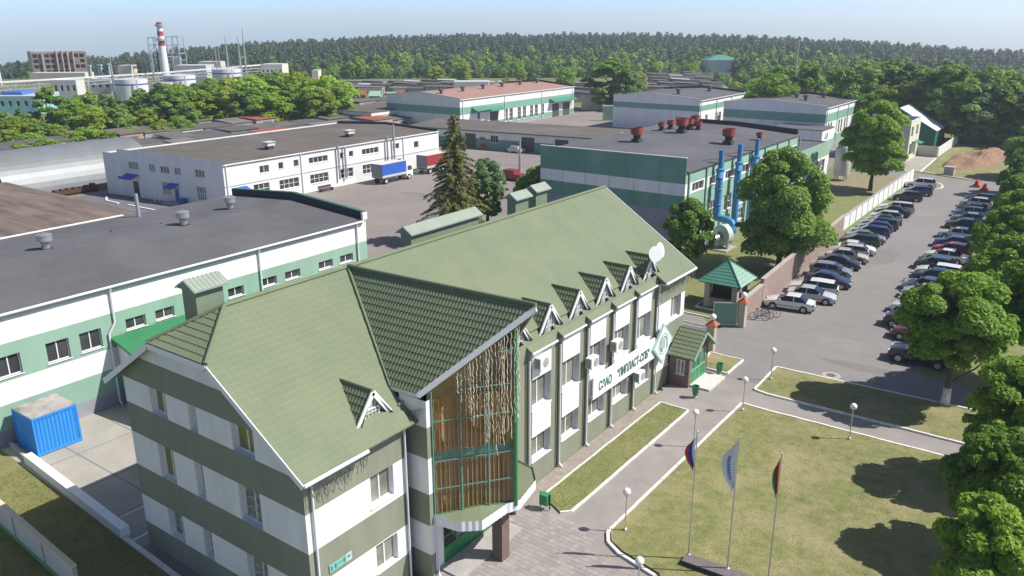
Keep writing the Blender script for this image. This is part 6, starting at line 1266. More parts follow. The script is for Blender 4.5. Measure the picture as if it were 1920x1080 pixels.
def lamp(px, py, label, h=2.35):
    x, y = at(px, py); r_ = root('globe_lamp', label, 'lamp post', (x, y, .0), 'globe lamp posts'); b = MB(); b.tube([(x, y, 0), (x, y, h-.2)], .035, 8); b.build('post', GALV, r_, True); b = MB(); b.lathe((x, y, 0), [(.09, .1), (.09, .2), (.04, .24)], 10); b.build('base', GALV, r_); b = MB(); b.lathe((x, y, h-.24), [(.06, 0), (.09, .06)], 10); b.build('collar', BLACK, r_); b = MB(); b.ball((x, y, h), .21); b.build('globe', mat('white_globe', (.8, .8, .78)), r_, True)
lamp(1172, 997, 'globe lamp on the left edge of the main lawn'); lamp(1445, 713, 'globe lamp at the top corner of the narrow lawn'); lamp(1592, 826, 'globe lamp on the side path kerb'); lamp(1803, 872, 'globe lamp on the side path beneath the maples'); lamp(1392, 772, 'globe lamp where the two paths meet'); lamp(1300, 838, 'globe lamp behind the tricolour flag'); lamp(1195, 1135, 'globe lamp at the bottom edge of the picture')
for k, (px, py, r0, lb) in enumerate(((1558, 704, .55, 'round manhole with pale concrete ring in the car park'),)):
    x, y = at(px, py); r_ = root('manhole', lb, 'manhole', (x, y, .008)); b = MB(); b.lathe((x, y, .009), [(r0*.62, .012), (r0, .02), (r0*1.25, .004)], 22); b.build('ring', CEMENT, r_); b = MB(); b.lathe((x, y, .009), [(r0*.62, .0), (r0*.62, .014), (.01, .016)], 20); b.build('lid', mat('iron_lid', (.16, .10, .08), .8, .2, 4), r_)
# flagpoles
def flagpole(px, py, h, label, strips, w, drop, mz=0.32, txt=False):
    x, y = at(px, py, mz); r_ = root('flagpole', label, 'flagpole', (x, y, mz)); b = MB(); b.tube([(x, y, mz), (x, y, mz+h)], [.045, .028], 10); b.build('pole', GALV, r_, True); b = MB(); b.lathe((x, y, mz), [(.12, 0), (.12, .05), (.05, .08)], 12); b.build('base_plate', GALV, r_); b = MB(); b.ball((x, y, mz+h+.05), .05, n=8); b.build('finial', GALV, r_, True)
    n = len(strips); zt = mz+h-.15; ax = Vector((-.80, -.25, 0)).normalized()
    for k, m in enumerate(strips):
        b = MB(); seg = 14
        def P(s, t):                           # s across the cloth, t down it
            fold = math.sin(s*9+t*2.2)*.06; wd = w*(.25+.75*math.sin(min(1, t*1.15)*math.pi)**.7)*s*(1-.35*t)
            return (x+ax.x*(wd+.04)-ax.y*fold, y+ax.y*(wd+.04)+ax.x*fold, zt-t*drop-s*.35)
        for i in range(4):
            for j in range(seg):
                s0, s1 = (k+i/4)/n, (k+(i+1)/4)/n; t0, t1 = j/seg, (j+1)/seg; b.face([P(s0, t0), P(s1, t0), P(s1, t1), P(s0, t1)])
        b.build('flag_stripe' if n > 1 else 'flag', m, r_, True)
    if txt:
        b = MB()
        for i in range(9): t0 = .28+i*.055; b.face([(P(s, t)[0]+.012, P(s, t)[1]-.012, P(s, t)[2]) for s, t in ((.35, t0), (.62, t0), (.62, t0+.03), (.35, t0+.03))])
        b.build('blue_print', mat('flag_blue', (.06, .16, .42), .7), r_)
FW = mat('flag_white', (.66, .68, .74), .8); FBm = mat('flag_deep_blue', (.04, .05, .28), .8); FR_ = mat('flag_red', (.50, .03, .035), .8); FG = mat('flag_green', (.04, .20, .06), .8)
flagpole(1291, 1040, 6.6, 'flagpole with white blue red tricolour flag', [FW, FBm, FR_], .55, 1.6); flagpole(1364, 1066, 6.9, 'flagpole with white company flag', [FW], .75, 2.4, txt=True); flagpole(1440, 1090, 6.6, 'flagpole with red and green flag', [FR_, FG], .30, 1.8)
fb = root('flag_plinth', 'dark stone plinth below the three flagpoles', 'plinth', (-12, 31.5, 0)); p0, p1 = Vector((*at(1283, 1045, .3), 0)), Vector((*at(1520, 1130, .3), 0)); d = p1-p0
for k in range(5): c = p0+d*((k+.5)/5); b = MB(); b.obox((c.x, c.y, .17), (d.x, d.y), d.length/10-.01, .32, .155); b.build('stone', mat('dark_stone', (.055, .05, .055), .6, .15, 3), fb); b = MB(); b.obox((c.x, c.y, .335), (d.x, d.y), d.length/10-.005, .35, .012); b.build('cap_slab', mat('plinth_cap', (.16, .14, .14), .6, .1, 3), fb)
# container
cx0, cx1, cy0, cy1 = -51.9, -49.3, 19.0, 21.7
ct = root('storage_container', 'blue corrugated container beside the workshop wall', 'container', (-50.6, 20.3, 0)); hc = 2.55
for (ax_, lo, hi, fix, s) in (('y', cy0, cy1, cx1, 1), ('y', cy0, cy1, cx0, -1), ('x', cx0, cx1, cy0, -1), ('x', cx0, cx1, cy1, 1)):
    b = MB(); n = 44; q = []
    for i in range(n+1):
        t = lo+.1+(hi-lo-.2)*i/n; o = (.05 if (i % 4) in (0, 1) else 0.0)*-s; q.append((fix-s*.03+o, t) if ax_ == 'y' else (t, fix-s*.03+o))
    for i in range(n): b.face([(q[i][0], q[i][1], .2), (q[i+1][0], q[i+1][1], .2), (q[i+1][0], q[i+1][1], hc-.1), (q[i][0], q[i][1], hc-.1)])
    b.build('corrugated_side', BLUEC, ct)
for x in (cx0, cx1-.12):
    for y in (cy0, cy1-.12): MB().box(x, x+.12, y, y+.12, .02, hc).build('corner_post', BLUEC, ct)
for z in (.06, hc-.14):
    for x in (cx0, cx1-.1): MB().box(x+.003, x+.097, cy0+.12, cy1-.12, z, z+.14).build('rail', BLUEC, ct)
    for y in (cy0, cy1-.1): MB().box(cx0+.12, cx1-.12, y+.003, y+.097, z, z+.14).build('rail', BLUEC, ct)
MB().box(cx0+.02, cx1-.02, cy0+.02, cy1-.02, hc-.03, hc+.02).build('roof', mat('dirty_roof', (.36, .34, .32), .8, .2, 1.2, patch=(.5, (.13, .11, .09), .85)), ct)
# bicycles
def bike(x, y, rz, col, label):
    r_ = root('bicycle', label, 'bicycle', (x, y, .01), 'bicycles by the pink wall', rz)
    def ring(cx_): b = MB(); n = 22; b.tube([(cx_+.33*math.cos(2*math.pi*i/n), 0, .34+.33*math.sin(2*math.pi*i/n)) for i in range(n+1)], .022, 5, cap=False); return b
    for c0 in (-.52, .52):
        w_ = ring(c0).build('wheel', BLACK, r_, True, local=True); s = MB()
        for k in range(8): a = math.pi*k/8; s.tube([(c0-.32*math.cos(a), 0, .34-.32*math.sin(a)), (c0+.32*math.cos(a), 0, .34+.32*math.sin(a))], .004, 3)
        s.build('spokes', GALV, w_, local=True)
    f = MB(); S, Bt, Hd, Rr, Fr = (-.2, 0, .85), (-.05, 0, .3), (.36, 0, .88), (-.52, 0, .34), (.52, 0, .34)
    for a, b_ in ((S, Bt), (Bt, Hd), (S, Hd), (Rr, Bt), (Rr, S), (Hd, Fr)): f.tube([a, b_], .02, 6)
    f.build('frame', col, r_, local=True); b = MB(); b.tube([S, (-.24, 0, 1.0)], .015, 5); b.box(-.36, -.12, -.07, .07, 1.0, 1.06); b.build('saddle', BLACK, r_, local=True); b = MB(); b.tube([Hd, (.33, 0, 1.05)], .016, 5); b.tube([(.36, -.27, 1.07), (.33, 0, 1.05), (.36, .27, 1.07)], .014, 5); b.build('handlebar', BLACK, r_, local=True)
    b = MB(); b.tube([(-.05, -.09, .3), (-.05, .09, .3)], .07, 8); b.tube([(-.05, -.1, .3), (.1, -.1, .22)], .012, 4); b.build('crank', GALV, r_, local=True)
bike(-22.5, 67.75, R(20), mat('bike_blue', (.04, .08, .35), .4), 'blue bicycle nearest the gate'); bike(-22.35, 68.4, R(16), mat('bike_black', (.03, .03, .035), .4), 'dark bicycle behind the blue one'); bike(-22.0, 69.2, R(12), mat('bike_grey', (.10, .10, .11), .4), 'black bicycle beside the white saloon')
# red road barriers and concrete block, soil heap
for k, (px, py, lb) in enumerate(((1831, 350, 'red plastic road barrier, left of the two'), (1845, 358, 'red plastic road barrier, right of the two'))):
    x, y = at(px, py); b = MB(); b.v = [(x+sx*wx, y+sy*wy, z) for z, wx, wy in ((.03, .55, .95), (.35, .5, .9), (.45, .28, .85), (1.05, .15, .75)) for sx, sy in ((-1, -1), (1, -1), (1, 1), (-1, 1))]
    b.f = [(3, 2, 1, 0), (12, 13, 14, 15)]+[(4*i+j, 4*i+(j+1) % 4, 4*i+4+(j+1) % 4, 4*i+4+j) for i in range(3) for j in range(4)]; b.m = [0]*len(b.f); single(b, 'road_barrier', mat('barrier_red', (.55, .05, .06), .5), lb, 'barrier', 'red road barriers')
x, y = at(1779, 328); b = MB(); b.box(x-.75, x+.75, y-.75, y+.75, 0.01, 1.35); b.box(x-.85, x+.85, y-.85, y+.85, 1.35, 1.45); single(b, 'concrete_well', CEMENT, 'grey concrete well box on the far verge', 'well')
gq = np.random.default_rng(3); mb = MB(); nx, ny = 46, 34
c0 = Vector((*at(1834, 300), 0)); hx, hy = 4.0, 15.0
def mz(u, v): return max(0.0, (1-(u*u+v*v)))**.6*(1.2+.6*math.sin(u*5+v*3)*.5+.5*math.sin(v*11+u*4)*.5)
for j in range(ny+1):
    for i in range(nx+1):
        u, v = i/nx*2-1, j/ny*2-1; mb.v.append((c0.x+u*hx+v*2.0, c0.y+v*hy, mz(u, v)*(1+.09*gq.normal())+(-.05 if u*u+v*v > .98 else .02)))
for j in range(ny):
    for i in range(nx): a = j*(nx+1)+i; mb.f.append((a, a+1, a+nx+2, a+nx+1)); mb.m.append(0)
o = single(mb, 'soil_heap', SOIL, 'long heap of reddish brown soil on the far verge', 'soil heap', smooth=True)
# yard masts in front of the pipe hall
for (px, py, tp, lb) in ((975, 332, 260, 'grey mast in the yard left of the pipe hall'), (1037, 345, 262, 'grey mast in the yard touching the pipe hall')):
    x, y = at(px, py); h = hgt(0, tp, x, y); r_ = root('yard_mast', lb, 'mast', (x, y, 0), 'grey yard masts'); b = MB(); b.tube([(x, y, 0), (x, y, h*.55)], .24, 12); b.build('lower_tube', STEEL, r_, True); b = MB(); b.tube([(x, y, h*.55), (x, y, h)], .15, 12); b.build('upper_tube', STEEL, r_, True); b = MB(); b.lathe((x, y, h*.52), [(.27, 0), (.27, .2)], 12); b.build('collar', STEEL, r_)
x, y = at(967, 338); b = MB(); b.box(x-2.2, x+1.5, y-.9, y+.9, .35, 1.15); b.box(x-2.0, x+.2, y-.85, y+.85, 1.15, 1.75)
for dx in (-1.4, .8): b.tube([(x+dx, y-.95, .32), (x+dx, y+.95, .32)], .32, 12)
single(b, 'red_van', mat('van_red', (.26, .03, .03), .4), 'dark red vehicle half hidden behind the yard trees', 'van')
x, y = at(968, 286); b = MB(); b.box(x-1.6, x+1.6, y-.8, y+.8, .3, .85); b.box(x-1.0, x+.9, y-.7, y+.7, .85, 1.35)
for dx in (-1.0, 1.0): b.tube([(x+dx, y-.82, .3), (x+dx, y+.82, .3)], .3, 12)
single(b, 'yard_car', mat('yard_car_white', (.6, .6, .6), .4), 'small white car parked before the yard garages', 'car')
# ------------------------------------------------------------------ cars
CGL = mat('car_glass', (.012, .016, .02), .04, spec=.8)
def paint(name, col):
    m = mat('paint_'+name, col, .25, spec=.6); b = m.node_tree.nodes['Principled BSDF']; b.inputs['Coat Weight'].default_value = .6; b.inputs['Coat Roughness'].default_value = .06; return m
KIND = {   # stations: x, z of the top, is-roof ; front is +x
 'saloon': (4.45, 1.72, [(-2.22, .60), (-2.16, .90), (-1.55, 1.0), (-.92, 1.40), (-.45, 1.43), (-.36, 1.43), (.28, 1.41), (1.08, .99), (1.95, .82), (2.18, .66), (2.22, .52)], 2, 7),
 'hatch': (4.05, 1.68, [(-2.02, .60), (-1.98, .95), (-1.90, 1.04), (-1.38, 1.43), (-.40, 1.47), (-.31, 1.47), (.30, 1.44), (1.12, 1.0), (1.80, .86), (2.0, .68), (2.03, .52)], 2, 7),
 'estate': (4.6, 1.74, [(-2.28, .60), (-2.25, .92), (-2.18, 1.0), (-1.86, 1.42), (-.42, 1.47), (-.33, 1.47), (.32, 1.44), (1.12, 1.0), (2.0, .84), (2.25, .68), (2.29, .52)], 2, 7),
 'suv': (4.55, 1.84, [(-2.26, .68), (-2.22, 1.05), (-2.14, 1.12), (-1.72, 1.60), (-.42, 1.66), (-.33, 1.66), (.34, 1.63), (1.05, 1.16), (1.95, 1.02), (2.2, .84), (2.26, .60)], 2, 7)}
def car_proto(kind):
    L_, W_, st, ib, iw = KIND[kind]; hw = W_/2; belt = st[ib][1]-.05; zlo = .24 if kind != 'suv' else .34
    secs = []
    for i, (x, zt) in enumerate(st):
        e = abs(x)/(L_/2); w = hw*(1-.10*max(0, (e-.72)/.28)**2*1.6)
        roof = 3 <= i <= 6
        bz = min(belt+.02, zt-.05) if not roof else belt; wt = (w*.77 if roof else w*.86)
        if i in (0, len(st)-1): bz = zt-.08
        secs.append([(w*.93, zlo), (w, zlo+.26), (w*.985, bz), (wt, zt), (wt*.5, zt+.018), (0, zt+.025)])
    body, ws_, rw, sg1 = MB(), MB(), MB(), [MB(), MB()]
    for i in range(len(st)-1):
        for s in (-1, 1):
            A, B = secs[i], secs[i+1]; xa, xb = st[i][0], st[i+1][0]
            for j in range(5):
                q = [(xa, s*A[j][0], A[j][1]), (xb, s*B[j][0], B[j][1]), (xb, s*B[j+1][0], B[j+1][1]), (xa, s*A[j+1][0], A[j+1][1])]
                if s > 0: q = q[::-1]
                tgt = body
                if j == 2 and ib <= i < iw and i != 4: tgt = sg1[(s+1)//2]
                if j >= 3 and i == 6: tgt = ws_
                if j >= 3 and i == 2: tgt = rw
                tgt.face(q)
    for i, sgn in ((0, 1), (len(st)-1, -1)):
        S = secs[i]; x = st[i][0]; q = [(x, a, z) for a, z in S]+[(x, -a, z) for a, z in S[::-1][1:]]; body.face(q if sgn > 0 else q[::-1])
    q = []
    for i in range(len(st)-1): body.face([(st[i][0], secs[i][0][0], zlo), (st[i][0], -secs[i][0][0], zlo), (st[i+1][0], -secs[i+1][0][0], zlo), (st[i+1][0], secs[i+1][0][0], zlo)])
    out = []
    def mk(mb, nm, m, par=-1, smooth=True):
        me = bpy.data.meshes.new(nm); bm = bmesh.new(); me.from_pydata(mb.v, [], mb.f); bm.from_mesh(me); bmesh.ops.remove_doubles(bm, verts=bm.verts[:], dist=.0008); bm.to_mesh(me); bm.free()
        if smooth: me.polygons.foreach_set('use_smooth', [True]*len(me.polygons)); me.set_sharp_from_angle(angle=R(38))
        me.materials.append(m); me.update(); out.append((nm, me, par)); return len(out)-1
    mk(body, 'body', TRIM); mk(ws_, 'windscreen', CGL); mk(rw, 'rear_window', CGL); mk(sg1[0], 'side_window', CGL); mk(sg1[1], 'side_window', CGL)
    wr = .31 if kind != 'suv' else .36; wxs = (-L_/2*.60, L_/2*.63)
    for x in wxs:
        for s in (-1, 1):
            b = MB(); b.tube([(x, s*(hw-.22), wr), (x, s*(hw+.012), wr)], wr+.065, 18); mk(b, 'wheel_arch', BLACK)
            b = MB(); b.tube([(x, s*(hw-.2), wr), (x, s*(hw+.022), wr)], wr, 18); k = mk(b, 'wheel', BLACK); b = MB(); b.tube([(x, s*(hw+.0), wr), (x, s*(hw+.034), wr)], wr*.64, 12); mk(b, 'rim', mat('alloy', (.42, .43, .44), .35, metal=.6), k)
    zf = st[-2][1]; zr = st[1][1]
    for s in (-1, 1):
        b = MB(); b.box(L_/2-.16, L_/2-.015, min(s*hw*.48, s*hw*.86), max(s*hw*.48, s*hw*.86), zf-.12, zf+.035); mk(b, 'headlight', mat('lamp_glass', (.62, .64, .66), .12), smooth=False)
        b = MB(); b.box(-L_/2-.015, -L_/2+.12, min(s*hw*.60, s*hw*.93), max(s*hw*.60, s*hw*.93), zr-.24, zr-.04); mk(b, 'tail_light', mat('tail_red', (.32, .01, .012), .2), smooth=False)
        b = MB(); b.box(.72, .90, min(s*hw*.98, s*(hw+.14)), max(s*hw*.98, s*(hw+.14)), belt+.02, belt+.15); mk(b, 'mirror', BLACK, smooth=False)
    for x, z in ((L_/2+.012, .42), (-L_/2-.012, .50)): b = MB(); b.box(x-.01, x+.01, -.25, .25, z, z+.11); mk(b, 'number_plate', TRIM, smooth=False)
    b = MB(); b.box(-L_/2-.03, -L_/2+.14, -hw*.86, hw*.86, zlo+.03, zlo+.20); mk(b, 'bumper', mat('bumper_dark', (.07, .07, .075), .6), smooth=False); b = MB(); b.box(L_/2-.14, L_/2+.03, -hw*.84, hw*.84, zlo+.01, zlo+.16); mk(b, 'bumper', mat('bumper_dark', (.07, .07, .075)), smooth=False)
    b = MB()
    for s in (-1, 1): b.box(-.95*L_/4.45, 1.2*L_/4.45, min(s*hw*1.0, s*(hw+.012)), max(s*hw, s*(hw+.012)), zlo+.25, zlo+.30)
    mk(b, 'rubbing_strip', mat('bumper_dark', (.07, .07, .075)), smooth=False)
    return out
CARP = {k: car_proto(k) for k in KIND}
def car(kind, col, x, y, rz, label, group, sc=1.0):
    r_ = root('parked_car', label, 'car', (x, y, .008), group, rz); r_.scale = (sc, sc, sc); obs = []
    for nm, me, par in CARP[kind]:
        o = bpy.data.objects.new(nm, me); COL.objects.link(o); o.parent = r_ if par < 0 else obs[par]; obs.append(o)
        if nm in ('body', 'mirror'): o.material_slots[0].link = 'OBJECT'; o.material_slots[0].material = col
    return r_
cw, cs_, cg, cbk, cnv, cb, cgr, cbe, crd, cdg, cmr, clb = (paint(n, c) for n, c in (('white', (.72, .72, .71)), ('silver', (.48, .50, .53)), ('grey', (.20, .22, .23)), ('black', (.015, .015, .018)), ('navy', (.022, .03, .10)), ('blue', (.025, .05, .22)), ('dark_grey', (.06, .065, .075)), ('beige', (.46, .42, .37)), ('red', (.45, .015, .025)), ('dark_green', (.025, .05, .05)), ('maroon', (.12, .015, .025)), ('light_blue', (.22, .32, .48))))
GA, GB_ = 'cars parked along the fence', 'cars parked under the right hand trees'
LROW = [('saloon', cw, 1480, 578.5, 0, 'white saloon parked nearest the bicycles'), ('saloon', cs_, 1520.5, 564, 1, 'silver saloon beside the nearest white saloon'), ('estate', cw, 1524.5, 550, 0, 'white estate car third from the bicycles'), ('saloon', cnv, 1551.6, 535.7, 1, 'navy saloon behind the white estate'), ('hatch', cg, 1557, 517.6, 1, 'grey hatchback under the edge of the large tree'), ('saloon', cbk, 1572, 502, 1, 'black car nose out between grey hatchback and beige car'), ('saloon', cbe, 1587, 490, 1, 'beige car just beyond the black one'), ('hatch', cs_, 1592, 481, 0, 'silver hatchback half hidden behind the beige car'), ('saloon', cw, 1602, 475, 1, 'white saloon nose out beside the dark green estate'),
 ('estate', cdg, 1610, 461, 0, 'dark green estate in the middle of the fence row'), ('saloon', cg, 1622, 454, 1, 'grey car nose out behind the dark green estate'), ('estate', cb, 1630, 444, 0, 'bright blue estate, nearer of the two blue cars'), ('hatch', cb, 1640, 436, 0, 'blue hatchback right behind the blue estate'), ('estate', cnv, 1647.5, 429, 0, 'navy estate beyond the two blue cars'), ('saloon', cdg, 1655, 422.5, 0, 'dark car wedged before the silver hatchback'), ('hatch', cs_, 1660, 415, 0, 'silver hatchback beyond the navy estate'), ('saloon', cbk, 1672.5, 405, 0, 'black saloon next to the last silver estate'), ('estate', cs_, 1680, 397.5, 0, 'silver estate before the gap in the fence row'), ('hatch', cbk, 1701, 376, 0, 'black hatchback just after the gap in the fence row'), ('hatch', cb, 1720, 366, 0, 'blue hatchback between black hatchback and white off-roader'), ('suv', cw, 1725, 352.5, 0, 'white off-roader at the far end of the fence row')]
for i, (k, c, px, py, nose, lb) in enumerate(LROW):
    x, y = at(px, py); car(k, c, x, y, R(9 if nose else 189)+R(random.uniform(-2, 2)), lb, GA, .98)
RROW = [('estate', cnv, 1808, 378, 'navy estate at the far end of the right row'), ('hatch', cs_, 1800, 386, 'silver hatchback second from the far end of the right row'), ('saloon', cbk, 1792, 397, 'black saloon third from the far end of the right row'), ('hatch', clb, 1788, 404, 'light blue hatchback in the far part of the right row'), ('saloon', cg, 1782, 415, 'grey saloon next to the light blue hatchback'), ('saloon', cdg, 1772, 426, 'dark grey saloon beyond the silver one in the right row'), ('saloon', cs_, 1759, 443.7, 'silver saloon just beyond the blue saloon'), ('saloon', cb, 1750, 460, 'blue saloon beside the red car'), ('hatch', crd, 1747, 474, 'red hatchback in the right row'), ('saloon', cw, 1731, 485, 'white saloon next to the red hatchback'), ('hatch', cdg, 1715, 501, 'dark grey hatchback between two white cars'), ('estate', cw, 1716, 514, 'white estate beside the dark grey hatchback'), ('suv', cdg, 1706, 527, 'dark off-roader before the silver saloon'), ('saloon', cs_, 1692, 540, 'silver saloon under the edge of the maples'), ('hatch', cs_, 1691, 555, 'pale silver hatchback next to the maroon car'), ('saloon', cmr, 1685, 567, 'maroon saloon mostly hidden by leaves'), ('saloon', cw, 1669.5, 582, 'white saloon nearest the maple shadow'), ('suv', cbk, 1657.5, 607, 'black off-roader in the shade of the maple'), ('hatch', cmr, 1672, 630, 'maroon hatchback under the whitewashed maple'), ('suv', cbk, 1666, 670, 'black off-roader nearest the narrow lawn')]
for i, (k, c, px, py, lb) in enumerate(RROW):
    x, y = at(px, py); L_ = KIND[k][0]; car(k, c, x+L_/2-.1, y+.2, R(180+random.uniform(-3, 3)), lb, GB_, .98)
# ------------------------------------------------------------------ plant on the left horizon
ax = Vector((math.cos(HEAD), math.sin(HEAD), 0)); ay = Vector((-ax.y, ax.x, 0))
def obox(mb, p, a0, a1, d0, d1, z0, z1, m=None): c = Vector((p[0], p[1], 0))+ax*(a0+a1)/2+ay*(d0+d1)/2; mb.obox((c.x, c.y, (z0+z1)/2), ax[:2], (a1-a0)/2, (d1-d0)/2, (z1-z0)/2, m); return mb
def ppm(p): q = _M @ (np.array([p[0], p[1], 8.]) - [0, 0, CAMH]); return FPX/q[2]
def tank(px, base, top, w, label, full=True):
    x, y = at(px, base); s = ppm((x, y)); r0 = w/2/s; h = hgt(0, top, x, y); r_ = root('storage_tank', label, 'tank', (x, y, 0), 'white storage tanks of the plant'); b = MB(); b.lathe((x, y, 0), [(r0, 0), (r0, h*.12)], 32, mat('tank_blue_base', (.10, .14, .28), .6)); b.lathe((x, y, 0), [(r0*1.001, h*.12), (r0*1.001, h)], 32, mat('tank_white', (.66, .66, .70), .55, .05, .2)); b.lathe((x, y, 0), [(r0*1.006, h*.76), (r0*1.006, h*.82)], 32, mat('tank_stripe', (.08, .09, .32), .6)); b.build('shell', None, r_, True)
    b = MB(); b.lathe((x, y, h), [(r0, 0), (.02, r0*.10)], 32); b.build('roof', LGREY, r_); b = MB(); n = 20
    for k in range(n): a = 6.283*k/n; b.tube([(x+r0*math.cos(a), y+r0*math.sin(a), h), (x+r0*math.cos(a), y+r0*math.sin(a), h+1.0)], .05, 3)
    b.tube([(x+r0*math.cos(6.283*k/24), y+r0*math.sin(6.283*k/24), h+1) for k in range(25)], .05, 3); b.build('railing', STEEL, r_)
    b = MB(); v = Vector((-x, -y, 0)).normalized(); q = v*r0*1.02+ax*r0*.35; b.bar((x+q.x, y+q.y, 0), (x+q.x, y+q.y, h), .4, .2); b.build('ladder', STEEL, r_)
tank(251, 192, 148, 58, 'white storage tank with blue stripes, largest and nearest'); tank(340, 176, 141, 57, 'white storage tank right of the striped chimney'); tank(429, 165, 129, 54, 'white storage tank behind the thin masts')
def chimney(px, base, top, w0, w1, label, bands=5):
    x, y = at(px, base); s = ppm((x, y)); h = CAMH+ (41+6-top)/FPX*math.hypot(x, y)*.98 if top < 60 else hgt(0, top, x, y); r_ = root('chimney', label, 'chimney', (x, y, 0)); zs = [0, .60, .685, .77, .85, .92, 1.0]; cl = [0, 1, 0, 1, 0, 1]
    for k in range(6):
        z0, z1 = zs[k]*h, zs[k+1]*h; ra = (w0+(w1-w0)*zs[k])/2/s; rb = (w0+(w1-w0)*zs[k+1])/2/s; b = MB(); b.tube([(x, y, z0), (x, y, z1)], [ra, rb], 20); b.build('red_band' if cl[k] else 'white_band', mat('chimney_red', (.40, .05, .06), .7) if cl[k] else mat('chimney_white', (.72, .72, .74), .7), r_, True)
    for f in (.69, .93): b = MB(); rr_ = (w0+(w1-w0)*f)/2/s; b.lathe((x, y, f*h), [(rr_*1.02, 0), (rr_*1.6, 0), (rr_*1.6, .8), (rr_*1.55, .8), (rr_*1.5, .1), (rr_*1.02, .1)], 18); b.build('gallery', STEEL, r_)
    return r_
chimney(312, 152, 45, 17, 9.5, 'tall red and white banded chimney of the plant'); chimney(3, 160, 112, 4.2, 2.6, 'small distant red and white chimney at the left edge')
# ruined block
x, y = at(108, 152); s = ppm((x, y)); r_ = root('ruined_block', 'derelict grey brown concrete block with broken front', 'building', (x, y, 0)); h = hgt(0, 98, x, y); hw = 53/s; n = 7; mw = mat('ruin_side', (.44, .40, .36), .9, .1, .3); md_ = mat('ruin_dark', (.10, .075, .065), .9, .3, .3)
c = Vector((x, y, 0)); f0, f1 = c-ax*hw*.62-ay*4, c+ax*hw+ay*4; w5 = Wall(f0[:2], f1[:2]); cells = []
for i in range(9):
    for j in range(5):
        if random.random() < .72: cells.append((.6+i*(w5.L-1)/9, .6+(i+.78)*(w5.L-1)/9, h*(.08+j*.185), h*(.08+j*.185+.12)))
w5.mesh(wb((0, h, mat('ruin_front', (.30, .24, .215), .9, .2, .25))), cells, None, .5, md_).build('front_wall', None, r_)
Wall((f0-ax*hw*.38+ay*6)[:2], f0[:2]).mesh(wb((0, h, mw))).build('side_wall', None, r_)
p4 = [f0[:2], f1[:2], (f1+ay*3)[:2], (f0-ax*hw*.38+ay*6)[:2]]; MB().prism([tuple(q) for q in p4], h, h+.5).build('roof_slab', mw, r_); 
d0 = MB(); d0.face([(w5.pt(0, .3, -.6)), (w5.pt(w5.L, .3, -.6)), (w5.pt(w5.L, h, -.6)), (w5.pt(0, h, -.6))]); d0.build('dark_interior', md_, r_)
for t in (.20, .46, .56, .66, .76): q = w5.pt(w5.L*t, 0, .5); b = MB(); b.tube([(q[0], q[1], 0), (q[0], q[1], h*(1.05 if t > .4 else .95))], .42, 8); b.build('duct', mat('rusty_duct', (.40, .30, .26), .7, .2, .4), r_)
# steel frame tower
x, y = at(330, 150); r_ = root('steel_tower', 'open steel process tower behind the chimney', 'tower', (x, y, 0)); s = ppm((x, y)); hT = CAMH-(62-41)/FPX*math.hypot(x, y); mS = mat('steel_blue_grey', (.30, .33, .37), .6)
def frame(x, y, a0, a1, d0, d1, z0, z1, nz, parent, na=2, t=.35):
    for i in range(na+1):
        for d in (d0, d1): p = Vector((x, y, 0))+ax*(a0+(a1-a0)*i/na)+ay*d; b = MB(); b.bar((p.x, p.y, z0), (p.x, p.y, z1), t, t); b.build('column', mS, parent)
    for k in range(1, nz+1):
        z = z0+(z1-z0)*k/nz; P = [Vector((x, y, z))+ax*a+ay*d for a, d in ((a0, d0), (a1, d0), (a1, d1), (a0, d1))]; b = MB()
        for i in range(4): b.bar(P[i], P[(i+1) % 4], t*.8, t*.8)
        if k < nz: b.bar(P[0]-Vector((0, 0, (z1-z0)/nz)), P[1], t*.4, t*.4)
        b.build('girder', mS, parent)
frame(x, y, -38/s, -24/s, -3, 3, 0, hT*.98, 6, r_, 1); frame(x, y, -6/s, 18/s, -4, 4, 0, hT*.62, 4, r_, 2); frame(x, y, -3/s, 17/s, -3.5, 3.5, hT*.62, hT, 2, r_, 2, .28); frame(x, y, -24/s, -6/s, -3, 3, hT*.2, hT*.72, 3, r_, 1)
for k in range(3): q = Vector((x, y, 0))+ax*(1+k*5)/s*1.0; b = MB(); b.lathe((q.x, q.y, 0), [(1.1, 0), (1.1, hT*.52), (.1, hT*.56)], 12); b.build('vessel', GALV, r_, True)
# thin masts
for px, base, tp, lb in ((411, 165, 88, 'shortest pair mast, left one'), (417, 165, 92, 'shortest pair mast, right one'), (432, 165, 68, 'mast left of the tank'), (455, 165, 69, 'mast right of the tank'), (465, 168, 53, 'tallest mast of the plant'), (218, 190, 105, 'lattice mast left of the largest tank'), (293, 172, 98, 'mast left of the chimney')):
    x, y = at(px, base); h = hgt(0, tp, x, y) if tp > 45 else 20; r_ = root('thin_mast', 'grey lightning '+lb, 'mast', (x, y, 0), 'thin masts of the plant'); b = MB(); b.tube([(x, y, 0), (x, y, h*.7)], [.42, .32], 8); b.build('lower_tube', STEEL, r_); b = MB(); b.tube([(x, y, h*.7), (x, y, h)], [.26, .14], 8); b.build('upper_tube', STEEL, r_)
# power line mast in the forest
x, y = at(1500, 150); x, y = toward(1500, 330); z0 = terr(x, y); r_ = root('power_pole', 'pale concrete power pole rising above the forest', 'pole', (x, y, z0)); h = hgt(0, 78, x, y); b = MB(); b.tube([(x, y, z0), (x, y, h)], [.35, .2], 8); b.build('pole', mat('pole_pale', (.50, .46, .42), .8), r_); b = MB(); b.bar(Vector((x, y, h-2.6))-ax*1.6, Vector((x, y, h-2.2))+ax*1.6, .14, .14); b.build('crossarm', mat('pole_pale', (.5, .46, .42)), r_)
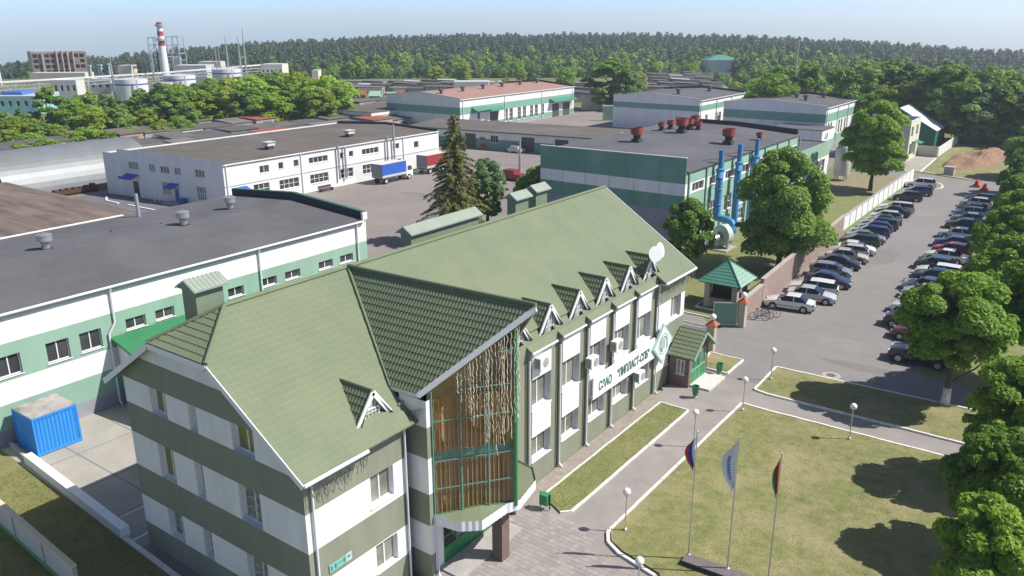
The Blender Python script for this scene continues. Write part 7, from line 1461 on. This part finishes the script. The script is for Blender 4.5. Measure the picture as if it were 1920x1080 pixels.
# pipe rack: truss bridge on legs
r_ = root('pipe_rack', 'long white pipe rack on trestles crossing the plant', 'pipe rack', (-310, 160, 0)); PR = [Vector((*at(px, by), 0)) for px, by in ((-60, 196), (120, 184), (300, 170), (500, 152))]; RT = [158, 148, 137, 121]; WPI = mat('rack_white', (.66, .66, .66), .6)
for i in range(3):
    a, b_ = PR[i], PR[i+1]; za, zb = hgt(0, RT[i], a.x, a.y), hgt(0, RT[i+1], b_.x, b_.y); n = 16; t = MB(); p = MB(); p.bar(Vector((a.x, a.y, za)), Vector((b_.x, b_.y, zb)), .9, .55); p.build('top_pipe', WPI, r_); low = 2.6
    t.bar(Vector((a.x, a.y, za-low)), Vector((b_.x, b_.y, zb-low)), .3, .3)
    for k in range(n):
        f0_, f1_ = k/n, (k+1)/n; q0, q1 = a.lerp(b_, f0_), a.lerp(b_, f1_); z0_, z1_ = za+(zb-za)*f0_, za+(zb-za)*f1_
        t.bar((q0.x, q0.y, z0_-(low if k % 2 else .2)), (q1.x, q1.y, z1_-(.2 if k % 2 else low)), .2, .2)
        if k % 4 == 0:
            lg = MB(); lg.bar((q0.x, q0.y, 0), (q0.x, q0.y, z0_), .4, .4); lg.build('trestle_leg', STEEL, r_)
    t.build('truss', STEEL, r_)
    p = MB(); p.bar(Vector((a.x, a.y, za-1.4)), Vector((b_.x, b_.y, zb-1.4)), .5, .4); p.build('lower_pipe', GALV, r_)
# plant sheds and small process gear
def pbox(px, base, top, w, dep, m, name, label, cat='building', roofm=None, win=0):
    x, y = at(px, base); s = ppm((x, y)); h = max(1.5, hgt(0, top, x, y)); r_ = root(name, label, cat, (x, y, 0)); hw = w/2/s
    P, Q = Vector((x, y, 0))-ax*hw, Vector((x, y, 0))+ax*hw; wl_ = Wall(P[:2], Q[:2]); os_ = []
    if win:
        for k in range(win): os_.append((2*hw*(k+.25)/win, 2*hw*(k+.75)/win, h*.45, h*.78))
    wl_.mesh(wb((0, h, m)), os_, None, .2, m).build('front_wall', None, r_)
    for o in os_: wl_.window(r_, o, 1, 1, .15, GLASS, sill=False, panes=False)
    R2_ = Q+ay*dep; L2 = P+ay*dep; Wall(Q[:2], R2_[:2]).mesh(wb((0, h, m))).build('side_wall', None, r_); Wall(L2[:2], P[:2]).mesh(wb((0, h, m))).build('side_wall', None, r_); MB().prism([tuple(P[:2]), tuple(Q[:2]), tuple(R2_[:2]), tuple(L2[:2])], h, h+.3).build('roof', roofm or LGREY, r_); return r_
CRM = mat('cream_plant', (.62, .55, .42), .85, .06, .3); TQ = mat('turquoise_shed', (.25, .52, .52), .8, .06, .3)
pbox(110, 158, 138, 105, 8, CRM, 'plant_hall', 'long cream hall below the ruined block'); pbox(235, 152, 124, 22, 8, CRM, 'plant_hall', 'small cream block left of the chimney'); pbox(360, 158, 124, 60, 10, LGREY, 'plant_hall', 'grey process hall right of the chimney'); pbox(395, 150, 117, 40, 8, CRM, 'plant_hall', 'yellowish hall behind the thin masts'); pbox(512, 160, 122, 40, 10, mat('white_far', (.68, .64, .52), .8), 'striped_office', 'far cream office with blue base behind the tree belt', win=5); pbox(512, 160.5, 137, 41, 1, mat('blue_far', (.06, .14, .42), .8), 'blue_plinth_wall', 'blue base strip of the far cream office', 'wall'); pbox(592, 158, 133, 12, 6, mat('white_far', (.68, .64, .52)), 'small_white_block', 'small white block right of the far cream office')
pbox(30, 214, 182, 90, 10, TQ, 'turquoise_shed', 'long turquoise shed at the left edge', win=6); pbox(75, 208, 178, 30, 8, TQ, 'turquoise_shed', 'short turquoise shed beside the long one'); pbox(125, 186, 152, 45, 6, mat('white_lattice', (.6, .6, .58), .7), 'process_block', 'white process block under the pipe rack', win=4); pbox(300, 184, 158, 30, 6, LGREY, 'process_block', 'grey block between two storage tanks'); pbox(190, 176, 150, 40, 6, LGREY, 'process_block', 'grey process block left of the largest tank', win=3)
for k, px in enumerate((55, 63, 72)):
    x, y = at(px, 210); b = MB(); b.lathe((x, y, 0), [(1.3, 0), (1.3, hgt(0, 186, x, y)), (.1, hgt(0, 183, x, y))], 14); single(b, 'steel_silo', GALV, ['steel silo at the turquoise sheds, left one', 'steel silo at the turquoise sheds, middle one', 'steel silo at the turquoise sheds, right one'][k], 'silo', 'steel silos at the turquoise sheds', True)
for k, px in enumerate((14, 24, 33, 42)):
    x, y = at(px, 212); zt = hgt(0, 170, x, y); b = MB(); b.tube([Vector((x, y, zt-1.2))-ax*.1, Vector((x, y, zt-1.2))-ax*.1+ay*7], 1.0, 12); b.box(x-.3, x+.3, y+1, y+1.6, zt-4, zt-1.8); single(b, 'blue_vessel', mat('vessel_blue', (.06, .16, .42), .5), 'blue horizontal vessel on the turquoise shed, '+['leftmost', 'second from left', 'third from left', 'rightmost'][k], 'vessel', 'blue vessels on the turquoise shed', True)
for k, (px, b0, tp) in enumerate(((171, 160, 122), (174, 160, 122), (190, 158, 121), (194, 158, 121), (209, 158, 119))):
    x, y = at(px, b0); h = hgt(0, tp, x, y); b = MB(); b.lathe((x, y, 0), [(.45, 0), (.45, h-.8), (.8, h-.6), (.8, h)], 10); single(b, 'vent_stack', mat('stack_pale_blue', (.35, .50, .56), .6), 'pale blue vent stack right of the ruined block, '+['first', 'second', 'third', 'fourth', 'fifth'][k]+' from left', 'stack', 'pale blue vent stacks', True)
# ------------------------------------------------------------------ garages and garden sheds
GMS = [mat('garage_brick', (.34, .29, .26), .9, .15, .4), mat('garage_grey', (.32, .32, .33), .9, .1, .4), mat('garage_white', (.58, .57, .54), .9, .1, .4), mat('garage_pink', (.42, .27, .22), .9, .1, .4)]
GRS = [mat('garage_roof_a', (.10, .095, .095), .9, .2, .3), mat('garage_roof_b', (.17, .155, .15), .9, .2, .3), mat('garage_roof_c', (.13, .115, .10), .9, .2, .3)]
def garage(x, y, lx, ly, h, k, label, group, roofm=None, slope=0.25, wallm=None, ang=0.0):
    r_ = root('garage', label, 'garage', (x, y, 0), group); d = (math.cos(ang), math.sin(ang)); b = MB(); b.obox((x, y, h/2), d, lx/2, ly/2, h/2); b.build('wall', wallm or GMS[k % 4], r_)
    ex = Vector((d[0], d[1], 0)); ey = Vector((-d[1], d[0], 0)); c = Vector((x, y, 0)); P = [c+ex*sx*(lx/2+.2)+ey*sy*(ly/2+.15) for sx, sy in ((-1, -1), (1, -1), (1, 1), (-1, 1))]
    b = MB(); b.slab([(P[0].x, P[0].y, h+slope+.12), (P[1].x, P[1].y, h+.12), (P[2].x, P[2].y, h+.12), (P[3].x, P[3].y, h+slope+.12)], .14); b.build('roof', roofm or GRS[k % 3], r_)
    q = c+ex*(lx/2+.01); b = MB(); b.obox((q.x, q.y, h*.4), d, .03, min(ly*.36, 1.3), h*.4); b.build('door', mat('garage_door', (.13, .13, .12), .7, .2, .5) if k % 3 else mat('garage_door_green', (.08, .16, .11), .7), r_)
g = random.Random(21); ROWS = [(-146, 46, 150, 'first'), (-157, 50, 170, 'second'), (-170, 60, 190, 'third'), (-183, 80, 190, 'fourth')]
for ri, (x0, y0, y1, nm) in enumerate(ROWS):
    y = y0; k = 0
    while y < y1:
        ly = g.uniform(5, 9); k += 1; garage(x0+g.uniform(-.8, .8), y+ly/2, 6.5, ly-.1, g.uniform(2.3, 3.1), g.randrange(12), f'flat roofed grey garage in the {nm} row beyond the hangar', f'garages of the {nm} row beyond the hangar', REDROOF if g.random() < .05 else None, g.uniform(.1, .5)); y += ly+(g.uniform(0, 3) if g.random() < .2 else 0)
def cluster(pxs, rows, label, group, h=(2.2, 2.9), wpx=17):
    for by in rows:
        px = pxs[0]+g.uniform(0, 8)
        while px < pxs[1]:
            x, y = at(px, by); w = g.uniform(5, 9); garage(x, y, w, g.uniform(5, 7), g.uniform(*h), g.randrange(12), label, group, mat('pale_sheet_roof', (.45, .46, .48), .6) if g.random() < .15 else None, g.uniform(.1, .5), None, HEAD+g.uniform(-.05, .05)); s = ppm((x, y)); px += w*s*1.06+g.uniform(0, 4)
cluster((655, 905), (177, 170, 164), 'grey garage in the garage colony behind the tan roofed hall', 'garages behind the tan roofed hall'); cluster((905, 960), (170, 165), 'grey garage behind the middle of the tan roof', 'garages behind the tan roof'); cluster((1185, 1335), (178, 170, 163, 157, 152, 148), 'weathered garage right of the broad lone tree', 'garages right of the lone tree'); cluster((1050, 1110), (190, 178, 168), 'grey garage at the far end of the tan roof', 'garages at the end of the tan roof')
pbox(884, 182, 155, 66, 8, mat('white_far2', (.60, .60, .58), .8), 'white_garage', 'long white garage above the tan roof', win=0)
pbox(1110, 206, 180, 38, 3, mat('tan_wall', (.58, .52, .44), .9), 'concrete_wall', 'tan concrete wall left of the broad lone tree', 'wall')
for px, by, w, lb, m in ((676, 190, 26, 'red roofed hut, leftmost of the red roofs', None), (705, 192, 22, 'light green hut among the red roofs', mat('hut_green', (.22, .42, .20), .8)), (735, 194, 18, 'second light green hut among the red roofs', mat('hut_green', (.22, .42, .20))), (752, 190, 14, 'small red hut beside the hall gable', None), (268, 230, 34, 'red roofed shed inside the tree belt', None), (585, 222, 20, 'red gabled hut beside the low annex', None), (470, 212, 14, 'red roofed hut behind the garages', None), (410, 226, 24, 'brown roofed hut at the end of the garages', RUSTR), (125, 250, 22, 'orange brown hut between the left trees', None)):
    x, y = at(px, by); s = ppm((x, y)); hw = w/2/s; r_ = root('hut', lb, 'hut', (x, y, 0)); P = lambda a, d, z: tuple(Vector((x, y, z))+ax*a+ay*d)
    b = MB(); b.obox((x, y, 1.2), ax[:2], hw*.92, 2.6, 1.2); b.build('wall', m or mat('hut_brown', (.20, .11, .08), .9), r_); b = MB(); rm = REDROOF if m is None or m is RUSTR else mat('hut_roof_green', (.30, .45, .34), .7)
    b.slab([P(-hw, -3.1, 2.3), P(hw, -3.1, 2.3), P(hw, 0, 3.7), P(-hw, 0, 3.7)], .12); b.slab([P(-hw, 0, 3.7), P(hw, 0, 3.7), P(hw, 3.1, 2.3), P(-hw, 3.1, 2.3)], .12); b.build('roof', rm, r_)
    for s_ in (-1, 1): b = MB(); b.face([P(s_*hw*.9, -2.6, 2.4), P(s_*hw*.9, 2.6, 2.4), P(s_*hw*.9, 0, 3.6)]); b.build('gable', m or mat('hut_brown', (.20, .11, .08)), r_)
pbox(1180, 226, 200, 100, 1, GREENF, 'green_yard_wall', 'low green yard wall between the tan roofed hall and far hall', 'wall')
# ------------------------------------------------------------------ tell look-alikes apart by their order
ORD = ['first', 'second', 'third', 'fourth', 'fifth', 'sixth', 'seventh', 'eighth', 'ninth', 'tenth', 'eleventh', 'twelfth', 'thirteenth', 'fourteenth', 'fifteenth', 'sixteenth', 'seventeenth', 'eighteenth', 'nineteenth', 'twentieth']
by = {}
for o in SC.objects:
    if o.parent is None and 'label' in o: by.setdefault(o['label'], []).append(o)
for lb, os_ in by.items():
    if 2 <= len(os_) <= 20 and len(lb.split()) <= 13:
        os_.sort(key=lambda o: col_of(o.location.x, o.location.y))
        for k, o in enumerate(os_): o['label'] = f'{lb}, {ORD[k]} from left'
# ------------------------------------------------------------------ air
hz = MB(); hz.box(-1000, 1000, -1000, 1000, -60, 40); hz_o = hz.build('haze', None); hz_o.data.materials.clear()
hm = bpy.data.materials.new('haze_air'); hm.use_nodes = True; nt = hm.node_tree; nt.nodes.clear(); out = nt.nodes.new('ShaderNodeOutputMaterial'); pv_ = nt.nodes.new('ShaderNodeVolumePrincipled')
pv_.inputs['Color'].default_value = (0.82, 0.90, 1.0, 1); pv_.inputs['Density'].default_value = 0.00034; pv_.inputs['Anisotropy'].default_value = 0.3
nt.links.new(pv_.outputs[0], out.inputs['Volume']); hz_o.data.materials.append(hm); hz_o['kind'] = 'stuff'; tag(hz_o, 'thin bluish summer haze over the whole site', 'haze')
